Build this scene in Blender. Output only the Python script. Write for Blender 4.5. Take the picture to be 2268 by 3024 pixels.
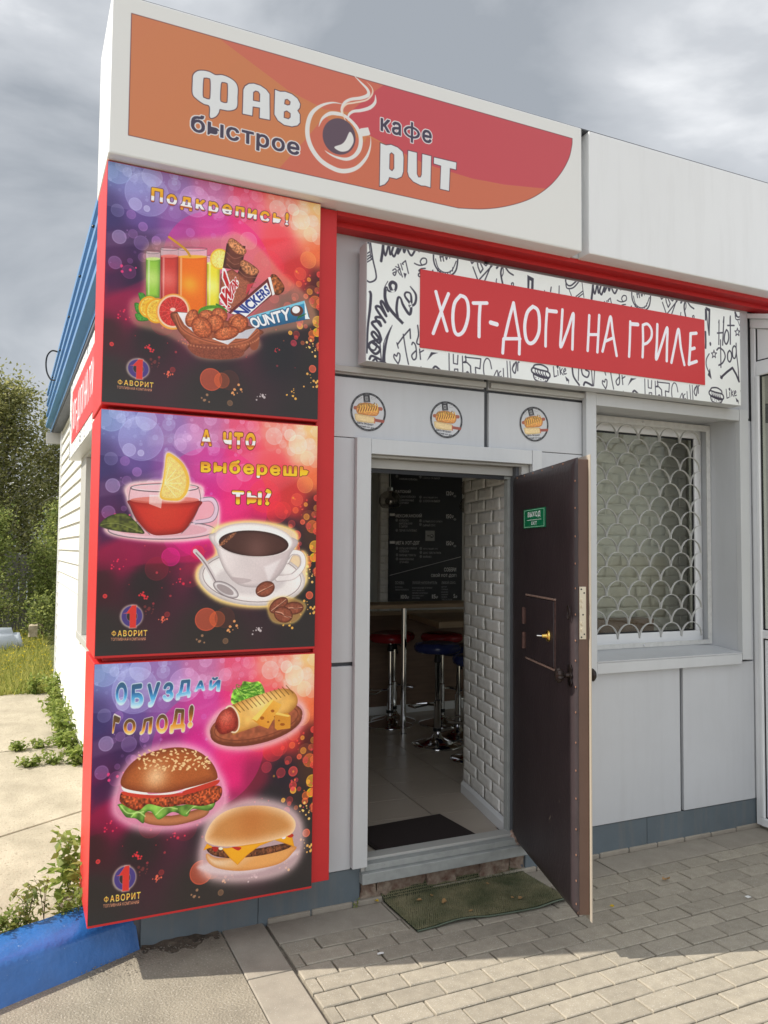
import bpy, bmesh, math, random
import numpy as np
from mathutils import Vector, Matrix
# ------------------------------------------------------------------ scene, camera, world, sun
for o in list(bpy.data.objects): bpy.data.objects.remove(o)
sc = bpy.context.scene
COL = sc.collection
CAM = (-1.39262, -3.32955, 1.6); YAW, PITCH, ROLL, FPX = .434652, .0491422, .00912446, 2320.144
fw = np.array([math.sin(YAW)*math.cos(PITCH), math.cos(YAW)*math.cos(PITCH), math.sin(PITCH)])
rt = np.array([math.cos(YAW), -math.sin(YAW), 0]); up = np.cross(rt, fw)
r2 = rt*math.cos(ROLL)+up*math.sin(ROLL); u2 = -rt*math.sin(ROLL)+up*math.cos(ROLL)
cd = bpy.data.cameras.new('camera'); co = bpy.data.objects.new('camera', cd); COL.objects.link(co); sc.camera = co
co.matrix_world = Matrix(((r2[0], u2[0], -fw[0], CAM[0]), (r2[1], u2[1], -fw[1], CAM[1]), (r2[2], u2[2], -fw[2], CAM[2]), (0, 0, 0, 1)))
cd.sensor_fit = 'HORIZONTAL'; cd.sensor_width = 36; cd.lens = FPX/2268*36; cd.clip_start = .02; cd.clip_end = 900
def inframe(x, y, z, m=.03):
    d = np.array([x, y, z])-np.array(CAM); k = d@fw
    if k <= 0: return 0
    px = (1134+FPX*(d@r2)/k)/2268; py = (1512-FPX*(d@u2)/k)/3024
    return 1/k if (-m < px < 1+m and -m < py < 1+m) else 0
SUN = Vector((-1.0, .312, 1.)).normalized(); EL = math.asin(SUN.z); AZ = math.atan2(SUN.x, SUN.y)
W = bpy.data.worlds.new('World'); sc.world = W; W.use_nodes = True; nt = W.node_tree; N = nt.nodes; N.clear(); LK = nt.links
out = N.new('ShaderNodeOutputWorld'); bg = N.new('ShaderNodeBackground'); sky = N.new('ShaderNodeTexSky'); sky.sky_type = 'NISHITA'; sky.sun_disc = False
sky.sun_elevation = EL; sky.sun_rotation = AZ % (2*math.pi); sky.altitude = 150; sky.air_density = 1.2; sky.dust_density = 2.5
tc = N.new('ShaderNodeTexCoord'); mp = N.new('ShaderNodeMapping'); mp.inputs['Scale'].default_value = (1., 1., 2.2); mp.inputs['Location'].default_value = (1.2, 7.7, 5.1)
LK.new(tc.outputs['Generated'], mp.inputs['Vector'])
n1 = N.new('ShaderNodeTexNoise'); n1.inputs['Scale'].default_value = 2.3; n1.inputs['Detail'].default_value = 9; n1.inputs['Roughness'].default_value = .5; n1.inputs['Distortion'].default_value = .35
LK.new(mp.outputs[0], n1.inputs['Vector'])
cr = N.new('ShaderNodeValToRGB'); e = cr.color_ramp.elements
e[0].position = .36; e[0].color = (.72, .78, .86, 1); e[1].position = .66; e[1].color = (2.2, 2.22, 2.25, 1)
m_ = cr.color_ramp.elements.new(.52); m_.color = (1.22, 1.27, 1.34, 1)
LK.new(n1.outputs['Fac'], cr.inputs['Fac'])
# cloud brightness raised behind the camera and overhead, to light the shaded facade
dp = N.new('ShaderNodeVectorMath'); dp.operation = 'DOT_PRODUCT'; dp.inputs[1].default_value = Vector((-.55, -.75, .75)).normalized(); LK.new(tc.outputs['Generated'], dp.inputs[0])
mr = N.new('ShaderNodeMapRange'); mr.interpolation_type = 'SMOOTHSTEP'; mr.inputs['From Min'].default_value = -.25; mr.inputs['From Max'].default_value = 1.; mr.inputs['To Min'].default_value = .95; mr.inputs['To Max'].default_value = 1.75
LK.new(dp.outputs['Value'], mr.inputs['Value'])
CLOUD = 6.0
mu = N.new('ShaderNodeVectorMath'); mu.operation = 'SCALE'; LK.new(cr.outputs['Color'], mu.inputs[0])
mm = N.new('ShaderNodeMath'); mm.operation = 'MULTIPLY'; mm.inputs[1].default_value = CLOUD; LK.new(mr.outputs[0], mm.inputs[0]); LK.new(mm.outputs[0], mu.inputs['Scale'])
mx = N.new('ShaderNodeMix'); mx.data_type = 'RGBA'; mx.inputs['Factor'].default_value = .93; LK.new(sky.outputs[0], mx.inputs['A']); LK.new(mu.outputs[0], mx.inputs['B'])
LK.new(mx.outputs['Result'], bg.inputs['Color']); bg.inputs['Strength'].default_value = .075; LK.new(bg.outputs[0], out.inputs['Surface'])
sl = bpy.data.lights.new('sun', 'SUN'); sl.energy = 4.4; sl.angle = math.radians(.55); sl.color = (1., .94, .83); so = bpy.data.objects.new('sun', sl); COL.objects.link(so)
so.rotation_euler = (-SUN).to_track_quat('-Z', 'Y').to_euler(); so.location = (-8, 3, 12)
sc.render.engine = 'CYCLES'; sc.view_settings.view_transform = 'Standard'; sc.view_settings.look = 'None'; sc.view_settings.gamma = 1; sc.view_settings.use_curve_mapping = False
sc.view_settings.exposure = .38
sc.cycles.max_bounces = 8; sc.cycles.diffuse_bounces = 5; sc.cycles.glossy_bounces = 4; sc.cycles.transmission_bounces = 6; sc.cycles.transparent_max_bounces = 12
# ------------------------------------------------------------------ helpers
def lin(c): return tuple(((x/255)/12.92 if x/255 <= .04045 else ((x/255+.055)/1.055)**2.4) for x in c)
MATS = {}
def mat(name, col, rough=.5, metal=0., var=0., vs=6., bump=0., bs=60., rnd=0., spec=.5, coat=0., tint=None, det=6., stretch=None, speck=None, streak=0., scratch=None):
    """principled surface: noise colour variation, fine bump, per-object variation, optional second tone and specks"""
    if name in MATS: return MATS[name]
    m = bpy.data.materials.new(name); m.use_nodes = True; t = m.node_tree; n = t.nodes; L = t.links; b = n['Principled BSDF']
    b.inputs['Base Color'].default_value = (*col, 1); b.inputs['Roughness'].default_value = rough; b.inputs['Metallic'].default_value = metal
    b.inputs['Specular IOR Level'].default_value = spec; b.inputs['Coat Weight'].default_value = coat; b.inputs['Coat Roughness'].default_value = .08
    geo = n.new('ShaderNodeNewGeometry'); vec = geo.outputs['Position']
    if stretch:
        mp = n.new('ShaderNodeMapping'); mp.inputs['Scale'].default_value = stretch; L.new(vec, mp.inputs['Vector']); vec = mp.outputs[0]
    cur = None
    if var or tint:
        q = n.new('ShaderNodeTexNoise'); q.inputs['Scale'].default_value = vs; q.inputs['Detail'].default_value = det; q.inputs['Roughness'].default_value = .6; L.new(vec, q.inputs['Vector'])
        r = n.new('ShaderNodeValToRGB'); r.color_ramp.elements[0].position = .3; r.color_ramp.elements[1].position = .7
        c2 = tint if tint else tuple(min(1, x*(1+var)) for x in col)
        r.color_ramp.elements[0].color = (*[max(0, x*(1-var)) for x in col], 1); r.color_ramp.elements[1].color = (*c2, 1)
        L.new(q.outputs['Fac'], r.inputs['Fac']); cur = r.outputs['Color']
    if speck:                                       # (scale, colour, threshold)
        q = n.new('ShaderNodeTexNoise'); q.inputs['Scale'].default_value = speck[0]; q.inputs['Detail'].default_value = 2; L.new(geo.outputs['Position'], q.inputs['Vector'])
        r = n.new('ShaderNodeValToRGB'); r.color_ramp.elements[0].position = speck[2]; r.color_ramp.elements[1].position = speck[2]+.06; L.new(q.outputs['Fac'], r.inputs['Fac'])
        x = n.new('ShaderNodeMix'); x.data_type = 'RGBA'; L.new(r.outputs['Color'], x.inputs['Factor']); x.inputs['B'].default_value = (*speck[1], 1)
        if cur: L.new(cur, x.inputs['A'])
        else: x.inputs['A'].default_value = (*col, 1)
        cur = x.outputs['Result']
    if streak:                                      # rain streaks and patchy dust with their own shapes
        mp2 = n.new('ShaderNodeMapping'); mp2.inputs['Scale'].default_value = (9, 9, .8); L.new(geo.outputs['Position'], mp2.inputs['Vector'])
        q = n.new('ShaderNodeTexNoise'); q.inputs['Scale'].default_value = 1.6; q.inputs['Detail'].default_value = 6; q.inputs['Roughness'].default_value = .7; L.new(mp2.outputs[0], q.inputs['Vector'])
        mr = n.new('ShaderNodeMapRange'); mr.inputs['From Min'].default_value = .48; mr.inputs['From Max'].default_value = .74; mr.inputs['To Min'].default_value = 0; mr.inputs['To Max'].default_value = streak; L.new(q.outputs['Fac'], mr.inputs['Value'])
        x = n.new('ShaderNodeMix'); x.data_type = 'RGBA'; L.new(mr.outputs[0], x.inputs['Factor']); x.inputs['B'].default_value = (.21, .19, .165, 1)
        if cur: L.new(cur, x.inputs['A'])
        else: x.inputs['A'].default_value = (*col, 1)
        cur = x.outputs['Result']
    if scratch:                                     # (colour, threshold, mapping scale)
        mp2 = n.new('ShaderNodeMapping'); mp2.inputs['Scale'].default_value = scratch[2]; mp2.inputs['Rotation'].default_value = (.25, .1, 0); L.new(geo.outputs['Position'], mp2.inputs['Vector'])
        q = n.new('ShaderNodeTexNoise'); q.inputs['Scale'].default_value = 1.; q.inputs['Detail'].default_value = 4; q.inputs['Roughness'].default_value = .75; L.new(mp2.outputs[0], q.inputs['Vector'])
        mr = n.new('ShaderNodeMapRange'); mr.inputs['From Min'].default_value = scratch[1]; mr.inputs['From Max'].default_value = scratch[1]+.05; mr.inputs['To Max'].default_value = .6; L.new(q.outputs['Fac'], mr.inputs['Value'])
        x = n.new('ShaderNodeMix'); x.data_type = 'RGBA'; L.new(mr.outputs[0], x.inputs['Factor']); x.inputs['B'].default_value = (*scratch[0], 1)
        if cur: L.new(cur, x.inputs['A'])
        else: x.inputs['A'].default_value = (*col, 1)
        cur = x.outputs['Result']
    if rnd:
        oi = n.new('ShaderNodeObjectInfo'); mr = n.new('ShaderNodeMapRange'); mr.inputs['To Min'].default_value = 1-rnd; mr.inputs['To Max'].default_value = 1+rnd; L.new(oi.outputs['Random'], mr.inputs['Value'])
        x = n.new('ShaderNodeVectorMath'); x.operation = 'SCALE'; L.new(mr.outputs[0], x.inputs['Scale'])
        if cur: L.new(cur, x.inputs[0])
        else: x.inputs[0].default_value = col
        cur = x.outputs[0]
    if cur: L.new(cur, b.inputs['Base Color'])
    if bump:
        q = n.new('ShaderNodeTexNoise'); q.inputs['Scale'].default_value = bs; q.inputs['Detail'].default_value = 5; L.new(vec, q.inputs['Vector'])
        u = n.new('ShaderNodeBump'); u.inputs['Strength'].default_value = 1; u.inputs['Distance'].default_value = bump; L.new(q.outputs['Fac'], u.inputs['Height']); L.new(u.outputs[0], b.inputs['Normal'])
    MATS[name] = m; return m
def imat(name, img, rough=.35, coat=.0, spec=.5, film=0.):
    m = bpy.data.materials.new(name); m.use_nodes = True; t = m.node_tree; n = t.nodes; b = n['Principled BSDF']
    x = n.new('ShaderNodeTexImage'); x.image = img; x.interpolation = 'Cubic'; x.extension = 'EXTEND'; t.links.new(x.outputs['Color'], b.inputs['Base Color'])
    b.inputs['Roughness'].default_value = rough; b.inputs['Coat Weight'].default_value = coat; b.inputs['Coat Roughness'].default_value = .12; b.inputs['Specular IOR Level'].default_value = spec
    if film:                                        # slightly wavy print film
        g = n.new('ShaderNodeNewGeometry'); q = n.new('ShaderNodeTexNoise'); q.inputs['Scale'].default_value = 5; t.links.new(g.outputs['Position'], q.inputs['Vector'])
        u = n.new('ShaderNodeBump'); u.inputs['Distance'].default_value = film; t.links.new(q.outputs['Fac'], u.inputs['Height']); t.links.new(u.outputs[0], b.inputs['Normal'])
    return m
def glassmat(name, tint=(.9, .95, .93), alpha=.16, rough=.02):
    if name in MATS: return MATS[name]
    m = bpy.data.materials.new(name); m.use_nodes = True; t = m.node_tree; n = t.nodes; n.clear()
    o = n.new('ShaderNodeOutputMaterial'); g = n.new('ShaderNodeBsdfGlossy'); g.inputs['Roughness'].default_value = rough; tr = n.new('ShaderNodeBsdfTransparent'); tr.inputs['Color'].default_value = (*tint, 1)
    f = n.new('ShaderNodeLayerWeight'); f.inputs['Blend'].default_value = .5; p5 = n.new('ShaderNodeMath'); p5.operation = 'POWER'; p5.inputs[1].default_value = 4.; t.links.new(f.outputs['Facing'], p5.inputs[0]); a = n.new('ShaderNodeMath'); a.operation = 'MULTIPLY_ADD'; a.inputs[1].default_value = .9; a.inputs[2].default_value = .03+alpha*.12; t.links.new(p5.outputs[0], a.inputs[0])
    x = n.new('ShaderNodeMixShader'); t.links.new(a.outputs[0], x.inputs[0]); t.links.new(tr.outputs[0], x.inputs[1]); t.links.new(g.outputs[0], x.inputs[2]); t.links.new(x.outputs[0], o.inputs['Surface'])
    MATS[name] = m; return m
def leafmat(name, col, col2, rough=.55, trans=.55):
    if name in MATS: return MATS[name]
    m = bpy.data.materials.new(name); m.use_nodes = True; t = m.node_tree; n = t.nodes; L = t.links; b = n['Principled BSDF']
    g = n.new('ShaderNodeNewGeometry'); r = n.new('ShaderNodeValToRGB'); r.color_ramp.elements[0].color = (*col, 1); r.color_ramp.elements[1].color = (*col2, 1); L.new(g.outputs['Random Per Island'], r.inputs['Fac'])
    L.new(r.outputs['Color'], b.inputs['Base Color']); b.inputs['Roughness'].default_value = rough; b.inputs['Specular IOR Level'].default_value = .35
    tl = n.new('ShaderNodeBsdfTranslucent'); L.new(r.outputs['Color'], tl.inputs['Color']); x = n.new('ShaderNodeMixShader'); x.inputs[0].default_value = trans
    o = n['Material Output']; L.new(b.outputs[0], x.inputs[1]); L.new(tl.outputs[0], x.inputs[2]); L.new(x.outputs[0], o.inputs['Surface']); MATS[name] = m; return m
BASE = {}
class MB:
    def __init__(s): s.v = []; s.f = []; s.uv = None; s.smooth = False
    def add(s, V, F):
        k = len(s.v); s.v += [tuple(map(float, p)) for p in V]; s.f += [tuple(k+i for i in f) for f in F]; return s
    def box(s, x0, x1, y0, y1, z0, z1, T=None):
        V = [(x, y, z) for z in (z0, z1) for y in (y0, y1) for x in (x0, x1)]
        if T: V = [T(*p) for p in V]
        return s.add(V, [(0, 2, 3, 1), (4, 5, 7, 6), (0, 1, 5, 4), (2, 6, 7, 3), (0, 4, 6, 2), (1, 3, 7, 5)])
    def prism(s, poly, a0, a1, ax, T=None):
        """poly: list of 2D points in the plane normal to axis ax, extruded a0..a1"""
        n = len(poly); V = []
        for a in (a0, a1):
            for p in poly:
                q = (a, p[0], p[1]) if ax == 0 else (p[0], a, p[1]) if ax == 1 else (p[0], p[1], a)
                V.append(T(*q) if T else q)
        return s.add(V, [tuple(range(n))[::-1], tuple(range(n, 2*n))]+[(i, (i+1) % n, n+(i+1) % n, n+i) for i in range(n)])
    def tube(s, pts, r, n=8, cap=True, closed=False):
        P = [Vector(p) for p in pts]; m = len(P); rs = r if isinstance(r, (list, tuple)) else [r]*m; V = []; ref = None
        for i in range(m):
            if closed: d = P[(i+1) % m]-P[i-1]
            else: d = P[min(i+1, m-1)]-P[max(i-1, 0)]
            d.normalize()
            if ref is None: ref = d.orthogonal().normalized()
            a = (ref-d*ref.dot(d)).normalized(); ref = a; b = d.cross(a)
            for k in range(n):
                t = 2*math.pi*k/n; V.append(P[i]+(a*math.cos(t)+b*math.sin(t))*rs[i])
        F = [(i*n+k, i*n+(k+1) % n, ((i+1) % m)*n+(k+1) % n, ((i+1) % m)*n+k) for i in range(m if closed else m-1) for k in range(n)]
        if cap and not closed: F += [tuple(range(n))[::-1], tuple((m-1)*n+k for k in range(n))]
        return s.add(V, F)
    def lathe(s, prof, n=20, c=(0, 0, 0), T=None):
        V = []; m = len(prof)
        for (r, z) in prof:
            for k in range(n):
                t = 2*math.pi*k/n; q = (c[0]+r*math.cos(t), c[1]+r*math.sin(t), c[2]+z); V.append(T(*q) if T else q)
        F = [(i*n+k, i*n+(k+1) % n, (i+1)*n+(k+1) % n, (i+1)*n+k) for i in range(m-1) for k in range(n)]
        return s.add(V, F+[tuple(range(n))[::-1], tuple((m-1)*n+k for k in range(n))])
    def build(s, name, m, parent=None, bevel=0., smooth=None, seg=2):
        off = BASE.get(parent.name, (0, 0, 0)) if parent else (0, 0, 0)
        me = bpy.data.meshes.new(name); me.from_pydata([(x-off[0], y-off[1], z-off[2]) for x, y, z in s.v], [], s.f); me.update()
        if s.uv:
            ul = me.uv_layers.new(name='UVMap'); flat = [c for u in s.uv for c in u]; ul.data.foreach_set('uv', flat)
        if m: me.materials.append(m)
        if smooth or s.smooth: me.polygons.foreach_set('use_smooth', [True]*len(me.polygons))
        o = bpy.data.objects.new(name, me); COL.objects.link(o)
        if parent: o.parent = parent; BASE[o.name] = off
        if bevel:
            md = o.modifiers.new('bevel', 'BEVEL'); md.width = bevel; md.segments = seg; md.limit_method = 'ANGLE'; md.angle_limit = .7
        return o
def box(name, m, parent, *a, bevel=.002, T=None, **k): return MB().box(*a, T=T).build(name, m, parent, bevel=bevel, **k)
def panel(P, uv=True):                              # 4 corners: BL BR TR TL with a full-image UV
    b = MB().add(P, [(0, 1, 2, 3)]); b.uv = [(0, 0), (1, 0), (1, 1), (0, 1)]; return b
def thing(name, loc, label, cat, group=None):
    o = bpy.data.objects.new(name, None); o.empty_display_size = .1; COL.objects.link(o); o.location = loc; BASE[o.name] = tuple(loc); tag(o, label, cat, group); return o
def tag(o, label, cat=None, group=None, kind=None):
    if label: o['label'] = label
    if cat: o['category'] = cat
    if group: o['group'] = group
    if kind: o['kind'] = kind
    return o
def struct(o): o['kind'] = 'structure'; return o
def stuff(o): o['kind'] = 'stuff'; return o
def dup(o, loc, rz=0., label=None, par=None, data=None):   # copy a thing with its parts and sub-parts
    c = o.copy(); COL.objects.link(c)
    if data: c.data = data
    if par is None: c.location = loc; c.rotation_euler = (0, 0, rz)
    else: c.parent = par
    if label: c['label'] = label
    for ch in list(o.children): dup(ch, None, par=c)
    return c
def inst(name, me, loc, parent=None, rot=(0, 0, 0), scale=(1, 1, 1)):
    o = bpy.data.objects.new(name, me); COL.objects.link(o); off = BASE.get(parent.name, (0, 0, 0)) if parent else (0, 0, 0)
    o.location = (loc[0]-off[0], loc[1]-off[1], loc[2]-off[2]); o.rotation_euler = rot; o.scale = scale
    if parent: o.parent = parent
    return o
def mesh_np(name, V, F, m, parent=None, smooth=False):
    """V (n,3) array, F (k,3|4) int array"""
    off = np.array(BASE.get(parent.name, (0, 0, 0))) if parent else np.zeros(3); V = np.asarray(V, np.float32)-off.astype(np.float32)
    me = bpy.data.meshes.new(name); me.vertices.add(len(V)); me.vertices.foreach_set('co', V.ravel()); k = F.shape[1]
    me.loops.add(F.size); me.loops.foreach_set('vertex_index', F.ravel().astype(np.int32)); me.polygons.add(len(F)); me.polygons.foreach_set('loop_start', np.arange(0, F.size, k, dtype=np.int32)); me.polygons.foreach_set('loop_total', np.full(len(F), k, np.int32))
    if smooth: me.polygons.foreach_set('use_smooth', np.ones(len(F), bool))
    me.update(calc_edges=True); me.materials.append(m); o = bpy.data.objects.new(name, me); COL.objects.link(o)
    if parent: o.parent = parent
    return o
RG = random.Random(11); NR = np.random.RandomState(7)
K = -.0142                                          # the side wall runs slightly out of square
SW = lambda x, y, z: (x+K*y, y, z)
# ------------------------------------------------------------------ materials
M = dict(
 white=mat('white_cladding', (.79, .80, .80), .36, streak=.07, var=.03, vs=1.2, bump=.004, bs=2.5, stretch=(1, 1, .6)),
 red=mat('red_cladding', (.56, .028, .03), .45, var=.07, vs=2, spec=.3), redd=mat('red_frame', (.52, .03, .03), .4, var=.05),
 grey=mat('grey_cladding', (.545, .56, .58), .30, streak=.08, var=.04, vs=1.5, bump=.005, bs=2.4), trim=mat('grey_trim', (.575, .59, .60), .4, streak=.06, var=.03, vs=3),
 trim2=mat('warm_grey_trim', (.45, .445, .42), .42, var=.04, vs=3), dark=mat('dark_gap', (.095, .10, .112), .7), plinth=mat('slate_plinth', (.115, .145, .165), .55, streak=.45, var=.14, vs=3, bump=.0006, bs=90),
 pvc=mat('white_pvc', (.84, .85, .86), .26, var=.02), gasket=mat('black_gasket', (.012, .012, .014), .5), siding=mat('cream_siding', (.80, .79, .74), .45, streak=.12, var=.02, vs=3, bump=.0004, bs=40, stretch=(1, .06, 1)),
 roof=mat('blue_profiled_sheet', (.085, .26, .55), .32, var=.06, vs=4, coat=.3), soffit=mat('dark_soffit', (.10, .11, .14), .6, var=.1), kerb=mat('blue_painted_concrete', (.022, .13, .40), .38, var=.16, vs=9, bump=.0026, bs=50, coat=.35, speck=(70, (.25, .35, .5), .73)),
 paver=mat('paver_concrete', (.325, .288, .228), .9, var=.13, vs=22, bump=.0016, bs=330, rnd=.10, streak=.0, speck=(240, (.50, .47, .41), .62)), paverd=mat('paver_edge_slab', (.31, .275, .225), .88, var=.13, vs=9, bump=.001, bs=300, rnd=.05, speck=(260, (.48, .46, .42), .66)),
 sand=mat('joint_sand', (.20, .18, .145), .95, var=.35, vs=40, bump=.002, bs=300), asph=mat('worn_asphalt', (.27, .238, .185), .95, var=.18, vs=5, bump=.006, bs=110, speck=(120, (.40, .36, .30), .60)),
 slab=mat('concrete_slab', (.36, .315, .235), .92, var=.13, vs=3.5, bump=.004, bs=45, stretch=(1.6, 1, 1), tint=(.46, .405, .31), speck=(60, (.27, .23, .17), .62)), soil=mat('soil', (.10, .08, .058), .95, var=.4, vs=12, bump=.012, bs=60),
 meadow=mat('meadow_ground', (.13, .14, .035), .95, var=.4, vs=3, bump=.02, bs=14, tint=(.15, .16, .04)),
 brick=mat('white_painted_brick', (.88, .865, .83), .6, var=.05, vs=12, bump=.006, bs=30, det=8), mortar=mat('white_painted_mortar', (.88, .865, .83), .75, bump=.001, bs=120),
 tile=mat('beige_floor_tile', (.42, .36, .30), .34, var=.05, vs=4, rnd=.03), grout=mat('dark_grout', (.08, .07, .065), .8), wood=mat('pale_wood', (.42, .30, .19), .5, var=.12, vs=6, stretch=(.6, 6, 8)), woodd=mat('brown_panel', (.20, .125, .085), .55, var=.2, vs=5, stretch=(.7, 5, 8)),
 chrome=mat('chrome', (.75, .75, .76), .08, 1.), plaster=mat('interior_plaster', (.72, .70, .66), .8, var=.05), kitchen=mat('dark_kitchen_wall', (.07, .06, .058), .7, var=.2, vs=2),
 leather=mat('brown_leatherette', (.040, .029, .032), .48, scratch=((.17, .13, .12), .67, (55, 55, 9)), var=.16, vs=9, bump=.0016, bs=85, stretch=(1, 1, .5)), dedge=mat('brown_door_edge', (.115, .064, .046), .5, var=.08), dmetal=mat('beige_door_sheet', (.50, .44, .36), .35, .2), brass=mat('polished_brass', (.85, .60, .16), .16, 1.), bronze=mat('dark_bronze', (.035, .026, .024), .28, .7),
 lock=mat('satin_nickel', (.66, .60, .48), .35, .8), nail=mat('copper_nail', (.55, .30, .20), .35, .8), rust=mat('rusty_hinge', (.10, .05, .04), .7, var=.5, vs=60), rubbed=mat('rubbed_edge', (.30, .20, .16), .7, var=.4, vs=80),
 redseat=mat('red_vinyl', (.30, .012, .018), .25), blueseat=mat('blue_vinyl', (.018, .028, .12), .25), smoke=glassmat('smoked_glass', (.66, .64, .62), .5), glass=glassmat('window_glass', (.86, .87, .83), .25), grass=mat('green_plastic_turf', (.09, .115, .042), .5, var=.35, vs=6, tint=(.25, .22, .12)),
 rubber=mat('brown_door_mat', (.028, .019, .017), .9, var=.4, vs=30, bump=.002, bs=300), rbrick=mat('broken_red_brick', (.20, .095, .065), .9, var=.4, vs=25, bump=.004, bs=60, tint=(.32, .26, .20)), thr=mat('grey_threshold', (.33, .345, .335), .45, scratch=((.12, .10, .08), .66, (30, 90, 90)), var=.12, vs=20),
 black=mat('black_cable', (.01, .01, .01), .5), bark=mat('dark_bark', (.12, .10, .08), .9, var=.3, vs=20), birch=mat('birch_bark', (.42, .40, .36), .8, var=.5, vs=8, stretch=(1, 1, 3)), twig=mat('dry_twig', (.17, .13, .09), .9),
 board=mat('weathered_board', (.17, .16, .15), .9, var=.25, vs=8, stretch=(6, 6, .6), rnd=.2), metalg=mat('pale_grey_paint', (.50, .54, .58), .35, var=.06), beige=mat('weathered_beige_wood', (.36, .30, .20), .85, var=.2, vs=20),
 leafbirch=leafmat('birch_leaves', (.14, .16, .05), (.46, .44, .18)), leafbush=leafmat('shrub_leaves', (.11, .16, .04), (.42, .46, .14)), leafweed=leafmat('weed_leaves', (.13, .20, .03), (.38, .43, .12)), blade=leafmat('meadow_grass', (.20, .24, .04), (.62, .58, .18)), flower=leafmat('yellow_petals', (.65, .48, .02), (.8, .65, .05)), dryleaf=leafmat('dry_leaves', (.30, .16, .06), (.42, .27, .12), trans=.15), yleaf=leafmat('yellow_leaf', (.62, .42, .03), (.7, .5, .05), trans=.2),
)
# ------------------------------------------------------------------ printed artwork (flat print, drawn with numpy)
def hom4(src, dst):
    A = []; b = []
    for (x, y), (u, v) in zip(src, dst):
        A.append([x, y, 1, 0, 0, 0, -u*x, -u*y]); b.append(u)
        A.append([0, 0, 0, x, y, 1, -v*x, -v*y]); b.append(v)
    h = np.linalg.solve(np.array(A, float), np.array(b, float))
    def f(pts):
        p = np.atleast_2d(np.array(pts, float)); w = h[6]*p[:, 0]+h[7]*p[:, 1]+1
        return np.stack([(h[0]*p[:, 0]+h[1]*p[:, 1]+h[2])/w, (h[3]*p[:, 0]+h[4]*p[:, 1]+h[5])/w], 1)
    return f

def smooth(pts, closed=True, n=6):
    p = np.array(pts, float); N = len(p); out = []
    rng = range(N) if closed else range(N-1)
    for i in rng:
        if closed: a, b, c, d = p[i-1], p[i], p[(i+1) % N], p[(i+2) % N]
        else: a, b, c, d = p[max(i-1, 0)], p[i], p[i+1], p[min(i+2, N-1)]
        for k in range(n):
            t = k/n
            out.append(.5*(2*b+(c-a)*t+(2*a-5*b+4*c-d)*t*t+(3*b-a-3*c+d)*t**3))
    if not closed: out.append(p[-1])
    return np.array(out)

def ell(cx, cy, rx, ry, a0=0, a1=360, n=40, rot=0):
    t = np.radians(np.linspace(a0, a1, n, endpoint=(a1-a0) < 360)); r = math.radians(rot)
    x = rx*np.cos(t); y = ry*np.sin(t)
    return np.stack([cx+x*math.cos(r)-y*math.sin(r), cy+x*math.sin(r)+y*math.cos(r)], 1)

def C3(c):
    if isinstance(c, str):
        c = c.lstrip('#'); return np.array([int(c[i:i+2], 16)/255 for i in (0, 2, 4)], np.float32)
    return np.array(c, np.float32)/255

GLY = {}
def glyph(ch, bold):
    k = (ch, bold)
    if k in GLY: return GLY[k]
    if ch in 'фФ':                                   # ring and bar letters drawn directly
        S = 90; q = .075+bold*.55; up = ch == 'Ф'; Wd = .74 if up else .86; X, Y = np.meshgrid((np.arange(int((Wd+.1)*S))+.5)/S-.05, 1.0-(np.arange(int(1.35*S))+.5)/S)
        cy, ry = (.37, .27) if up else (.27, .27); d = np.hypot((X-Wd/2)/(Wd/2), (Y-cy)/ry)
        m = (d < 1) & (np.hypot((X-Wd/2)/(Wd/2-q*1.3), (Y-cy)/(ry-q)) > 1) | (abs(X-Wd/2) < q*.6) & (Y < (.73 if up else .74)) & (Y > (0 if up else -.2))
        GLY[k] = (m.astype(np.float32), 0, Wd, S); return GLY[k]
    cu = bpy.data.curves.new('glyph', 'FONT'); cu.body = ch; cu.resolution_u = 3; cu.size = 1
    o = bpy.data.objects.new('glyph', cu); me = o.to_mesh(); me.calc_loop_triangles()
    v = np.array([x.co[:2] for x in me.vertices], float).reshape(-1, 2)
    tr = [tuple(t.vertices) for t in me.loop_triangles]
    o.to_mesh_clear()
    bpy.data.objects.remove(o); bpy.data.curves.remove(cu)
    if len(v) == 0: GLY[k] = None; return None
    S = 90; pad = .1
    x0 = v[:, 0].min(); x1 = v[:, 0].max()
    W = int((x1-x0)*S)+2; H = int(1.35*S)          # baseline at y=0, rows from top z=1.0 down to -.35
    q = int(round(bold*S*.6)); W += 2*q; m = np.zeros((H, W), bool)
    P = np.stack([(v[:, 0]-x0)*S+q, (1.0-v[:, 1])*S], 1)
    for t in tr:
        a, b, c = P[list(t)]
        lo = np.floor(np.minimum(np.minimum(a, b), c)).astype(int); hi = np.ceil(np.maximum(np.maximum(a, b), c)).astype(int)+1
        lo = np.maximum(lo, 0); hi = np.minimum(hi, [W, H])
        if (hi <= lo).any(): continue
        X, Y = np.meshgrid(np.arange(lo[0], hi[0])+.5, np.arange(lo[1], hi[1])+.5)
        def e(p, q): return (q[0]-p[0])*(Y-p[1])-(q[1]-p[1])*(X-p[0])
        e1, e2, e3 = e(a, b), e(b, c), e(c, a)
        m[lo[1]:hi[1], lo[0]:hi[0]] |= ((e1 >= -.01) & (e2 >= -.01) & (e3 >= -.01)) | ((e1 <= .01) & (e2 <= .01) & (e3 <= .01))
    if q:
        b = m.copy()
        for a in range(12): b |= np.roll(np.roll(m, int(round(q*math.cos(a*math.pi/6))), 1), int(round(q*math.sin(a*math.pi/6))), 0)
        m = b
    GLY[k] = (m.astype(np.float32), x0, x1, S); return GLY[k]

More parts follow.
